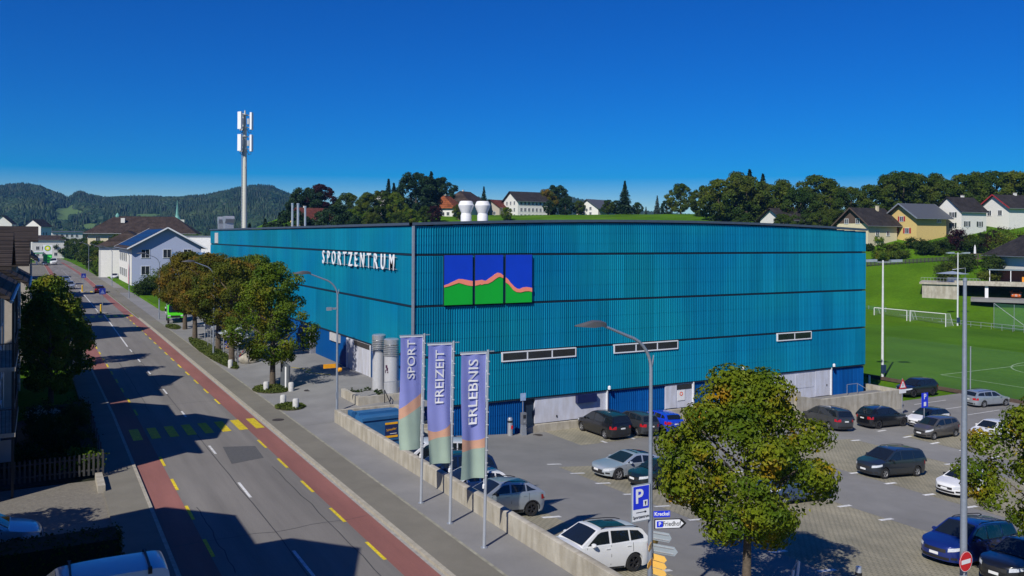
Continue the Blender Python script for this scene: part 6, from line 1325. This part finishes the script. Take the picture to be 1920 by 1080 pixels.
# ================================================================ HILLSIDE, PITCH FURNITURE, FAR HILLS
def gz(x, y): return ground_h(x, y) - .12
def at_az(px, d):
    xc = (px - 960) / 1600 * d; return (xc * math.cos(HEAD) + d * math.sin(HEAD), -xc * math.sin(HEAD) + d * math.cos(HEAD))
def az_rot(px): return math.pi / 2 - (HEAD + math.atan((px - 960) / 1600))
def hill_house(label, px, d, turn, Lx, Wy, he, hr, wall, roof, wins=(), dz=0.0, **kw):
    x, y = at_az(px, d); return house(label, (x, y, gz(x, y) + dz), az_rot(px) + R(turn), Lx, Wy, he, hr, wall, roof, wins, group='houses on the hillside', **kw)
G = M_shut_g; RD = M_shut_r
hill_house('white house with dark green shutters and brown roof on the slope', 1800, 228, -38, 9.5, 8.2, 5.4, 9.0, M_wht, M_tile_dk, rowwin('x-', (-1.6, 1.6), (1.6, 4.4), 1.0, 1.4, G) + rowwin('y-', (-2.6, 2.2), (2.0,), 1.1, 1.4, G), over=.5, chim=((1.5, .5, M_wht),), foot=6)
hill_house('yellow house with red shutters and grey roof on the slope', 1718, 226, -42, 10.5, 9.6, 5.4, 8.6, M_yel, M_tile_sl, rowwin('x-', (-2.2, 1.8), (1.6,), 1.2, 1.4, RD) + [('x-', 0, 4.7, 1.1, 1.3, RD)] + rowwin('y-', (2.6,), (4.2,), 1.4, 1.0), over=1.2, foot=6, verge=M_steel)
hill_house('brown timber gabled house beside the yellow house', 1625, 226, -40, 11, 10, 4.6, 8.6, M_cream, M_tile_dk, rowwin('x-', (-1.8, 1.8), (5.2,), 1.1, 1.3) + rowwin('y-', (-2, 2), (2,), 1.2, 1.2), over=1.0, chim=((3.0, -.8, M_cream),), gable=M_timber, foot=6, verge=M_timber)
hill_house('low brown-roofed house just above the hall roof edge', 1480, 250, -50, 13, 10, 3.6, 6.6, M_wht, M_tile_dk, (), over=1.0, chim=((2.5, 1.5, M_tile_or), (-2, -1.5, M_tile_or)), dz=-1.0)
hill_house('white house with red gable trim at the right edge', 1895, 232, -40, 12, 9, 4.6, 7.8, M_wht, M_tile_dk, rowwin('x-', (-1.5, 1.8), (3.0,), 1.2, 1.4), over=.8, chim=((1.5, 0, M_wht),), foot=6, verge=M_shut_r)
hill_house('white house with a glowing orange tiled roof above the hall', 838, 322, -20, 10, 9.0, 4.2, 8.2, M_wht, M_tile_or, rowwin('x-', (-2, 0.2, 2.2), (1.6, 4.2), 1.1, 1.3), over=.9, chim=((1, 1.0, M_cream),), dz=-1.0, hip=2)
hill_house('white house with brown hipped roof behind the roof ventilators', 872, 345, -30, 13, 11, 5.5, 9.5, M_wht, M_tile_br, rowwin('x-', (-2.5, 2.5), (2, 4.6), 1.2, 1.4), over=.8, hip=3, chim=((0, 1, M_wht),))
hill_house('large white four-storey house with rows of windows above the hall', 985, 335, -58, 13.5, 10.5, 7.2, 10.6, M_wht, M_tile_dk, rowwin('y-', [-5.2 + 1.75 * k for k in range(7)], (1.2, 3.6, 6.0), .9, 1.3) + rowwin('x-', (-2.8, 0, 2.8), (1.2, 3.6, 6.2), 1.1, 1.4), over=.8, dz=-1.5)
hill_house('low house with reddish roof left of the large white house', 935, 338, -40, 10, 9, 4.2, 7.0, M_bge, M_tile_rd, rowwin('x-', (-2, 2), (1.8,), 1.2, 1.4), over=.7, dz=-1)
hill_house('modern white house with grey lean-to roofs above the hall', 1118, 330, -35, 12, 10, 3.8, 7.0, M_wht, M_tile_sl, rowwin('x-', (-2, 1.5), (1.6, 3.6), 1.0, 1.2), over=.8, dz=-1)
hill_house('house with red roof and yellow wall between the dark round trees', 586, 285, -60, 11, 10, 7.0, 10.5, M_yel, M_tile_rd, rowwin('y-', (-3, 0, 3), (2, 5), 1.1, 1.4), over=.9, chim=((-3, 0, M_wht),), dz=-1)
hill_house('small white gabled house peeking between trees above the hall', 722, 320, -20, 7, 6, 5, 8, M_wht, M_tile_dk, (), over=.4, dz=1)
# right-hand house with terrace, garage and orange car
x, y = at_az(1948, 185); rr = house('white and grey house with a large solar roof at the right edge', (x, y, 2.5), az_rot(1945) + R(38), 15, 12, 6.2, 10.2, M_wht, M_tile_dk, rowwin('y-', (-5, -2, 1), (1.4,), 1.6, 1.8) + rowwin('x-', (-3.5, 0, 3), (1.5,), 1.6, 1.6), over=1.3, hip=5, solar=-1, foot=7)
MB().box(-7.6, 7.6, -6.08, -6.005, 3.6, 5.6).build('grey_cladding', mat('blue_grey_cladding', (.14, .18, .23), .6), rr); MB().box(-7.58, -7.505, -6.0, 6, 3.6, 5.6).build('grey_cladding', MATS['blue_grey_cladding'], rr)
xg, yg_ = at_az(1842, 177); rg = az_rot(1842) - math.pi / 2; zg = -.35
t = thing('garage_terrace', 'concrete open garage with a planted terrace on top', 'garage', (xg, yg_, zg), rg)
MB().box(-11.5, 10.5, -4.6, 5, 2.5, 2.9).build('roof_slab', M_conc, t); MB().box(-11, -10.6, -4, 5, -2, 2.5).build('side_wall', M_conc, t); MB().box(-11, -4.2, -4.2, -3.9, -2, 2.5).build('front_wall', M_conc, t); MB().box(-11, 10.5, 4.6, 5, -2, 2.5).build('back_wall', M_black, t)
for xx in (.8, 8.6): MB().box(xx - .3, xx + .3, -4.0, -3.4, -2, 2.5).build('pillar', M_whitep, t)
b = MB()
for k in range(19): b.bar((-11.2 + k * .6, -4.4, 2.9), (-11.2 + k * .6, -4.4, 3.85), .04)
b.bar((-11.2, -4.4, 3.85), (-.4, -4.4, 3.85), .05); b.build('railing', M_steel, t)
MB().box(-5.0, 9, -4.35, -3.6, 2.91, 3.4).build('planter_trough', M_conc, t)
car('suv', paint('orange', (.80, .16, .01)), (xg + 6.0 * math.cos(rg) + .5 * math.sin(rg), yg_ + 6.0 * math.sin(rg) - .5 * math.cos(rg), zg + .05), rg - math.pi / 2, 'orange car at the mouth of the open garage', slope=False)
b = MB(); b.box(-2, 12, -9, 4.5, -.5, .03); o = struct(b, 'garage_drive', M_court); o.location = (xg, yg_, zg); o.rotation_euler = (0, 0, rg)
t = thing('garden_parasol', 'flat grey-blue cantilever parasol on the garage terrace', 'parasol', (xg - 5.5 * math.cos(rg), yg_ - 5.5 * math.sin(rg), zg + 2.9), rg); MB().lathe([(3.2, 1.75), (.2, 2.25), (0, 2.3)], 8).build('canopy', mat('parasol_cloth', (.25, .30, .38), .8), t); MB().tube([(2.4, 0, 0), (2.4, 0, 3.0), (0, 0, 2.6)], .06, 6).build('pole', M_steel, t); MB().box(-.9, .9, -.5, .5, 0, 1.0).build('table', M_whitep, t)
xt, yt = at_az(1833, 196); t = thing('timber_deck', 'raised timber deck with railing behind the garage terrace', 'deck', (xt, yt, gz(xt, yt) + 1.4), az_rot(1833) - math.pi / 2); MB().box(-4.5, 4.5, -2, 2, 0, .25).build('floor', M_timber, t)
for k in range(7): MB().box(-4.4 + k * 1.45, -4.25 + k * 1.45, -2, -1.85, -2.5, 1.3).build('post', M_timber, t)
MB().box(-4.5, 4.5, -2, -1.9, 1.15, 1.3).box(-4.5, 4.5, -2, -1.9, .6, .7).build('rail', M_timber, t)
t = thing('folded_parasol', 'folded white parasol standing on the timber deck', 'parasol', (xt - 1.6, yt - .4, gz(xt, yt) + 1.6)); MB().lathe([(.06, 0), (.06, .7), (.28, .9), (.20, 2.4), (.04, 3.1)], 10).build('canopy', M_whitep, t)
t = thing('glass_pergola', 'glass-roofed pergola beside the right-hand house', 'pergola', (*at_az(1895, 178), zg + 2.9), rg); MB().prism([(-4, 2.6), (4, 2.6), (4, 2.72), (-4, 2.72)], -2.2, 2.2, 'y').build('roof', mat('pergola_glass', (.22, .30, .34), .2), t)
for x_ in (-3.8, 0, 3.8): MB().box(x_ - .07, x_ + .07, -2.1, -1.95, 0, 2.6).build('post', M_whitep, t)
MB().box(-3.6, 3.6, 1.7, 1.9, 0, 2.5).build('brick_wall', mat('pergola_brick', (.16, .06, .04), .8), t); MB().box(2.0, 4.5, -2.4, -2.2, 0, 1.3).build('orange_screen', mat('orange_screen_cloth', (.75, .28, .01), .7), t)
# garden wall/fence along the top of the meadow
t = thing('meadow_fence', 'weathered wooden fence along the top of the meadow', 'fence')
prev = None
for k in range(30):
    px_ = 1626 + k * 7.2; p = at_az(px_, 203 - .012 * (px_ - 1626)); P = Vector((p[0], p[1], gz(*p)))
    MB().box(P.x - .07, P.x + .07, P.y - .07, P.y + .07, P.z - .3, P.z + 1.1).build('post', M_fence, t)
    if prev:
        for z in (.35, .65, .95): MB().bar(prev + Vector((0, 0, z)), P + Vector((0, 0, z)), .04, .16).build('board', M_fence, t)
    prev = P
# hillside vegetation
def hill_tree(px, d, kind, s, m, label, grp='trees on the hillside', nm='hillside_tree', dz=0.0):
    x, y = at_az(px, d); n_ = len(bpy.data.objects)
    return tree(nm, label, 'tree', (x, y, gz(x, y) + dz), CR[kind], m, (5, 5, 5), 6.2 * s, 5, .32, rz=n_ * .7, group=grp, scale=s, seed=n_, limbs=4)
rnd = random.Random(5)
big = 'broad leafy tree in the belt along the ridge behind the right-hand houses'
for k in range(20):
    px_ = 1345 + k * 31 + rnd.uniform(-8, 8); d = 262 + rnd.uniform(-8, 14) - (px_ - 1345) * .03; s = 1.15 + rnd.uniform(-.12, .22) + (.2 if px_ in range(1450, 1500) else 0)
    hill_tree(px_, d, ('lime', 'lime2', 'oak')[k % 3], s, (L_mid, L_mid, L_wood)[k % 3], f'broad leafy tree on the ridge behind the right-hand houses, {ORD[k]} from the left', 'ridge tree belt on the right', dz=-1.5)
for k in range(16):
    px_ = 1340 + k * 40 + rnd.uniform(-10, 10); hill_tree(px_, 246 + rnd.uniform(-4, 4) - (px_ - 1340) * .025, ('lime', 'oak')[k % 2], .55 + rnd.uniform(-.1, .1), L_wood, f'smaller tree below the ridge belt on the right, {ORD[k]} from the left', 'lower ridge trees on the right', dz=-1)
for px_, d, h_, nm in ((1388, 268, 15.5, 'tall dark spruce, leftmost of three left of the right-hand ridge belt'), (1405, 272, 16.5, 'tall dark spruce, middle of three in the ridge belt'), (1430, 270, 15, 'tall dark spruce, right one of three in the ridge belt')):
    x, y = at_az(px_, d); conifer(nm, (x, y, gz(x, y) - 1), CR['spruce'], 14, s=h_ / 14, rz=px_)
x, y = at_az(1171, 318); conifer('single tall dark spruce standing alone above the hall roof', (x, y, gz(x, y) - .5), CR['spruce'], 14, s=.95)
x, y = at_az(1232, 335); conifer('small blue spruce beside the round lime above the hall roof', (x, y, gz(x, y) - .5), CR['spruce2'], 14, L_bluefir, s=.62)
x, y = at_az(1211, 360); conifer('thin young spruce between the tall spruce and the blue spruce', (x, y, gz(x, y) - .5), CR['spruce2'], 14, L_bluefir, s=.45)
x, y = at_az(907, 330); conifer('pointed spruce between the ventilators and the large white house', (x, y, gz(x, y)), CR['spruce2'], 14, s=.80)
hill_tree(1276, 318, 'lime', 1.05, L_mid, 'round lime tree standing alone above the hall roof'); hill_tree(950, 300, 'lime', .42, L_green, 'small round tree in front of the large white house')
HT = ((545, 255, 'oak', 1.35, L_dark), (630, 258, 'oak', 1.32, L_dark), (575, 300, 'oak', 1.2, L_dark), (600, 305, 'lime', 1.25, L_purple), (652, 300, 'lime', 1.0, L_wood), (688, 296, 'lime2', .95, L_mid), (712, 302, 'oak', .95, L_wood), (742, 300, 'lime2', .9, L_green), (780, 318, 'oak', 1.35, L_dark), (800, 322, 'lime', 1.3, L_dark), (825, 345, 'oak', 1.25, L_dark), (815, 300, 'lime', .55, L_purple), (860, 306, 'lime', .5, L_mid), (797, 300, 'lime', .55, L_mid), (660, 290, 'lime', .65, L_bright), (1040, 345, 'oak', 1.05, L_dark), (1024, 340, 'lime', .95, L_rust), (1060, 322, 'oak', .55, L_dark), (1085, 325, 'lime', .5, L_wood), (1030, 322, 'lime', .48, L_dark), (1140, 318, 'lime', .5, L_wood), (1155, 322, 'lime', .5, L_dark), (1195, 325, 'lime', .45, L_wood), (1250, 330, 'oak', .5, L_dark), (1320, 285, 'oak', .85, L_wood), (1305, 300, 'lime', .4, L_mid), (745, 285, 'lime', .6, L_mid), (770, 290, 'lime', .6, L_green), (700, 280, 'lime', .7, L_wood))
for k, (px_, d, kd, s, m) in enumerate(HT):
    key_ = m.name if m in (L_dark, L_purple, L_rust, L_bright) else 'leafy'; q_ = sorted(a[0] for a in HT if (a[4].name if a[4] in (L_dark, L_purple, L_rust, L_bright) else 'leafy') == key_).index(px_)
    hill_tree(px_, d, kd, s, m, {L_dark: f'dense dark round tree above the hall roof, {ORD[q_]} from the left', L_purple: f'purple-leaved tree above the hall roof, {ORD[q_]} from the left', L_rust: 'rust-tinged tree left of the modern white house', L_bright: 'bright yellow-green tree in the wood above the hall'}.get(m, f'leafy tree in the wood above the hall roof, {ORD[q_]} from the left'), {L_dark: 'dark trees above the hall', L_purple: 'purple trees above the hall'}.get(m, 'leafy trees above the hall') if m not in (L_rust, L_bright) else None)
for k, (px_, d, h_) in enumerate(((428, 262, 10.5), (445, 262, 11), (468, 268, 13), (482, 262, 11), (497, 268, 13.5), (512, 262, 12), (524, 270, 14), (728, 312, 15), (738, 312, 13.5), (755, 308, 11), (808, 318, 17))):
    x, y = at_az(px_, d); conifer(f'dark spruce in the row beside the mast, {ORD[k]} from the left' if k < 7 else f'dark spruce rising from the wood above the hall, {ORD[k-7]} of four', (x, y, gz(x, y) - .5), CR[('spruce', 'spruce2')[k % 2]], 14, s=h_ / 14, rz=k * 1.1, group='spruces beside the mast' if k < 7 else 'spruces above the hall')
for k, (px_, d, rx_, rz_, m, lb) in enumerate(((1735, 208, 3.4, 2.2, L_hedge, 'dark hedge mass below the yellow house'), (1760, 207, 3.2, 2.0, L_wood, 'leafy shrub group between the yellow and white houses'), (1795, 209, 3.4, 3.6, L_purple, 'dark bushy tree in front of the white house'), (1830, 206, 4.0, 2.0, L_hedge, 'shrub bank below the white house'), (1868, 204, 3.6, 3.4, L_purple, 'dark red shrub at the right below the white house'), (1893, 196, 5.5, 4.6, L_green, 'large green bush above the right-hand solar roof'), (1808, 192, 3.6, 3.0, L_wood, 'bush on the meadow edge behind the timber deck'), (1775, 186, 3.2, 3.0, L_wood, 'bush left of the garage terrace'), (1752, 180, 2.0, 1.5, L_hedge, 'low bush at the garage wall corner'), (1655, 207, 3.0, 1.5, L_green, 'garden shrub below the brown timber house'), (1690, 207, 2.6, 1.2, L_mid, 'low garden shrub left of the yellow house'), (1852, 180, 3, 1.0, L_mid, 'planting on the garage terrace'), (1640, 222, 2.5, 1.5, L_bright, 'bright bush against the brown timber house'), (1865, 188, 3.4, 2.6, L_wood, 'bush between the deck and the right-hand house'))):
    x, y = at_az(px_, d); shrub('garden_bush', lb, 'shrub', (x, y, gz(x, y) + (2.0 if 'terrace' in lb and 'planting' in lb else 0)), (rx_, rx_ * .8, rz_), m, 80, 36, .34, 200 + k)
for k in range(15):
    px_ = 1636 + k * 17.5 + rnd.uniform(-5, 5); d = 213 + rnd.uniform(-4, 4) - (px_ - 1636) * .01; x, y = at_az(px_, d); r_ = rnd.uniform(1.5, 2.6); shrub('garden_bush', f'garden bush below the hillside houses, {ORD[k]} from the left', 'shrub', (x, y, gz(x, y) - .2), (r_, r_ * .8, r_ * rnd.uniform(.5, .9)), (L_hedge, L_wood, L_mid, L_green)[k % 4], 60, 34, .32, 400 + k, 'bushes below the hillside houses')
# ---- pitch furniture
M_net = mat('net_mesh', (.5, .55, .5), .8, alpha=.16, var=0)
M_netg = mat('green_net', (.06, .20, .10), .8, alpha=.34, var=0)
for k, (y0, y1) in enumerate(((104.8, 112.0), (96.9, 104.1))):
    t = thing('football_goal', 'white football goal with net, ' + ('left of the pair', 'right of the pair')[k], 'goal', (143.2, 0, PITCH), group='pair of football goals')
    for y in (y0, y1): MB().tube([(0, y, 0), (0, y, 2.44)], .07, 8).build('post', M_whitep, t); MB().tube([(0, y, 2.44), (1.2, y, 2.4), (2.3, y, 0)], .035, 6).build('stay', M_whitep, t)
    MB().tube([(0, y0, 2.44), (0, y1, 2.44)], .07, 8).build('crossbar', M_whitep, t)
    b = MB(); b.grid([[(0, y0, 2.4), (1.2, y0, 2.36), (2.3, y0, .02)], [(0, y1, 2.4), (1.2, y1, 2.36), (2.3, y1, .02)]]); b.face([(0, y0, 0), (0, y0, 2.4), (1.2, y0, 2.36), (2.3, y0, 0)]).face([(0, y1, 0), (0, y1, 2.4), (1.2, y1, 2.36), (2.3, y1, 0)]); b.build('net', M_net, t)
t = thing('pitch_rail', 'grey tubular rail fence along the far touchline of the pitch', 'fence')
for k in range(48): MB().tube([(147.0, 30 + k * 1.9, PITCH), (147.0, 30 + k * 1.9, PITCH + 1.1)], .04, 6).build('post', M_steel, t)
for z in (1.1, .55): MB().tube([(147.0, 30, PITCH + z), (147.0, 119.3, PITCH + z)], .04, 6).build('rail', M_steel, t)
t = thing('ball_stop_net', 'tall green ball-stop net on steel frames behind the pitch', 'net fence')
for k in range(8): MB().tube([(148.4, 66 + k * 3.6, PITCH), (148.4, 66 + k * 3.6, PITCH + 4.6)], .05, 6).build('post', M_steel, t)
MB().face([(148.38, 66, PITCH + .1), (148.38, 91.2, PITCH + .1), (148.38, 91.2, PITCH + 4.6), (148.38, 66, PITCH + 4.6)]).build('net', M_netg, t)
for a, c in ((66, 73), (73, 80), (80, 87)): MB().tube([(148.36, a + 4.2, PITCH + .1), (148.36, c + 4.2, PITCH + 4.6)], .035, 6).build('brace', M_steel, t)
t = thing('side_net', 'low green net at the left end of the goals', 'net fence'); MB().face([(147.3, 112.5, PITCH), (147.3, 120.5, PITCH), (147.3, 120.5, PITCH + 2.4), (147.3, 112.5, PITCH + 2.4)]).build('net', M_netg, t)
for y in (112.5, 116.5, 120.5): MB().tube([(147.3, y, PITCH), (147.3, y, PITCH + 2.4)], .05, 6).build('post', M_steel, t)
# near ball-stop net beside the car park: thin mesh between slim poles
t = thing('near_ball_net', 'fine ball-stop net on slim poles between car park and pitch', 'net fence')
P = [(83.9, 63.6), (83.9, 54.0), (83.9, 43.0), (83.9, 31.0)]
for x, y in P[1:]: MB().tube([(x, y, PITCH), (x, y, PITCH + 4.9)], .06, 8).build('pole', M_steel, t)
b = MB(); b.face([(83.9, 64, PITCH + .1), (83.9, 25, PITCH + .1), (83.9, 25, PITCH + 4.9), (83.9, 64, PITCH + 4.9)]); b.build('net', mat('fine_net', (.10, .20, .22), .9, alpha=.08, var=0), t)
t = thing('pitch_kerb_rail', 'low dark rail along the car park edge of the pitch', 'rail'); MB().box(83.2, 83.4, 25, 66, PITCH, PITCH + .35).build('beam', M_timber, t)
def floodlight(x, y, lb, dark=False):
    t = thing('floodlight_mast', lb, 'floodlight', (x, y, PITCH), group='pitch floodlight masts')
    MB().tube([(0, 0, 0), (0, 0, 6), (0, 0, 13.5)], [.16, .13, .09], 12).build('mast', mat('mast_pale', (.62, .64, .64), .5), t, smooth=40)
    MB().bar((-1.1, .7, 13.3), (1.1, -.7, 13.3), .09).build('cross_arm', M_steel, t)
    for s in (-1, 1): MB().obox((s * 1.15, -s * .75, 13.45), (1, -.6, .05), (.6, 1, 0), (0, 0, 1), .62, .38, .13).build('lamp_head', M_zinc, t)
    MB().box(-.25, .25, -.3, .0, .8, 1.7).build('control_box', mat('box_navy', (.02, .04, .10), .6), t)
floodlight(83.4, 64.1, 'floodlight mast with twin lamps close to the hall corner'); floodlight(146.2, 96.6, 'floodlight mast behind the right football goal')
t = thing('striped_pole', 'thin red and white banded pole at the hall corner', 'pole', (70.4, 56.5, PITCH)); 
for k in range(14): MB().tube([(0, 0, k * .5), (0, 0, k * .5 + .5)], .05, 8).build('band', (M_shut_r, M_steel)[k % 2], t)
t = thing('marker_post', 'short white marker post on the path by the hall corner', 'post', (76.0, 60.0, PITCH)); MB().lathe([(.12, 0), (.12, 1.6), (0, 1.65)], 12, caps=False).build('post', M_whitep, t)
# ---- far wooded hills
RIDGE = [(-500, 356), (-200, 352), (0, 354), (40, 351), (75, 354), (100, 364), (128, 376), (140, 367), (150, 364), (165, 369), (190, 373), (230, 371), (300, 373), (350, 370), (380, 368), (420, 360), (455, 352), (485, 349), (510, 351), (535, 362), (570, 376), (640, 388), (760, 386), (845, 366), (870, 362), (900, 370), (930, 378), (990, 376), (1030, 366), (1050, 363), (1085, 371), (1130, 382), (1200, 392), (1300, 400), (1600, 400), (2400, 396)]
def hill_top(px, D): return 11.5 + (444 - interp(RIDGE, px)) * D / 1600 * 1.0
def far_h(px, d):
    """wooded hill height: rises from d0 to the ridge at D, with spurs"""
    D = 2100; d0 = 820 if px < 560 else 1000; top = hill_top(px, D) - 14
    f = sstep(d0, D, d) ** .85 if d < D else 1 - .25 * sstep(D, D * 1.5, d)
    n_ = 14 * mnoise.noise(Vector((px * .011, d * .0035, 3.1))) * sstep(d0, d0 + 350, d) * (1 - sstep(D * .72, D, d))
    return max(-5, top * f + n_)
b = MB(); pxs = [-700 + 25 * k for k in range(0, 125)]; dss = [780, 900, 1000, 1100, 1200, 1300, 1400, 1500, 1650, 1800, 1950, 2100, 2300, 2700, 3200]
b.grid([[(*at_az(p, d), far_h(p, d) - (6 if d < 850 else 0)) for p in pxs] for d in dss]); struct(b, 'hills', mat('hill_meadow', (.060, .125, .022), .95, c2=(.085, .15, .03), vscale=.006), smooth=70)
CLEAR = [(128, 393, 34, 10), (105, 407, 26, 7), (95, 380, 12, 5), (275, 400, 34, 8), (190, 414, 26, 7), (160, 418, 30, 6), (235, 395, 12, 6)]
rnd = random.Random(77); V, F = [], []
def far_tree(x, y, z, h, r, con):
    i = len(V); n_ = 5; a0 = rnd.random() * 6
    if con: prof = ((r, .08), (r * .62, .5)); tip = 1.0
    else: prof = ((r * .75, .12), (r * 1.1, .48), (r * .7, .85)); tip = 1.0
    for rr, hh in prof:
        for k in range(n_): a = a0 + k * 6.283 / n_; q = rr * rnd.uniform(.75, 1.2); V.append((x + q * math.cos(a), y + q * math.sin(a), z + h * hh))
    V.append((x, y, z + h * tip)); T_ = len(V) - 1
    for j in range(len(prof) - 1):
        for k in range(n_): F.append((i + j * n_ + k, i + j * n_ + (k + 1) % n_, i + (j + 1) * n_ + (k + 1) % n_, i + (j + 1) * n_ + k))
    j = len(prof) - 1
    for k in range(n_): F.append((i + j * n_ + k, i + j * n_ + (k + 1) % n_, T_))
cnt = 0
for k in range(70000):
    px_ = rnd.uniform(-350, 1500); d = 860 + (2350 - 860) * rnd.random() ** .8; x, y = at_az(px_, d); z = far_h(px_, d); row = 444.6 + .00525 * (px_ - 960) + (11.5 - z - 8) * 1600 / d
    if px_ > 600 and px_ < 1400 and d < 1500: continue
    if any(((px_ - a) / c) ** 2 + ((row - b_) / e) ** 2 < 1 for a, b_, c, e in CLEAR): continue
    if mnoise.noise(Vector((px_ * .03, d * .006, 9))) < -.42 and d < 1700: continue
    con = mnoise.noise(Vector((px_ * .02, d * .004, 1))) > -.12; h = rnd.uniform(9, 16) if con else rnd.uniform(8, 13); far_tree(x, y, z - 1.5, h, h * (.26 if con else .42), con)
me = bpy.data.meshes.new('far_forest'); me.from_pydata(V, [], F); me.materials.append(leaf_mat('far_forest_leaves', (.010, .030, .016), (.026, .050, .020), (.040, .062, .020), .70, .004, .35, .0))
link('far_forest', me, None, label='dense dark forest covering the far hills', cat='forest', kind='stuff')
# nearer belt of trees across the valley floor (one mass far down the valley)
V, F = [], []
for k in range(2600):
    px_ = rnd.uniform(-60, 560); d = rnd.uniform(560, 960); x, y = at_az(px_, d)
    if abs(x - interp(LEFT, y) - 4) < 14: continue
    if mnoise.noise(Vector((px_ * .05, d * .012, 4))) < -.05: continue
    h = rnd.uniform(8, 17); far_tree(x, y, max(0, far_h(px_, d)) - 1, h, h * .4, rnd.random() < .3)
me = bpy.data.meshes.new('valley_trees'); me.from_pydata(V, [], F); me.materials.append(bpy.data.materials['far_forest_leaves']); link('valley_trees', me, None, label='mass of trees across the valley floor below the hills', cat='trees', kind='stuff')
# ---------------------------------------------------------------- air
b = MB(); b.box(-2600, 4200, -900, 3700, -12, 330)
hz = b.build('haze', None, kind='stuff'); hz.data.materials.clear()
hm = bpy.data.materials.new('haze_air'); hm.use_nodes = True; hn = hm.node_tree.nodes; hl = hm.node_tree.links; hn.remove(hn['Principled BSDF'])
pv = hn.new('ShaderNodeVolumePrincipled'); pv.inputs['Color'].default_value = (.16, .46, 1.0, 1); pv.inputs['Density'].default_value = .00009; pv.inputs['Anisotropy'].default_value = .0
hl.new(pv.outputs[0], hn['Material Output'].inputs['Volume']); hz.data.materials.append(hm)
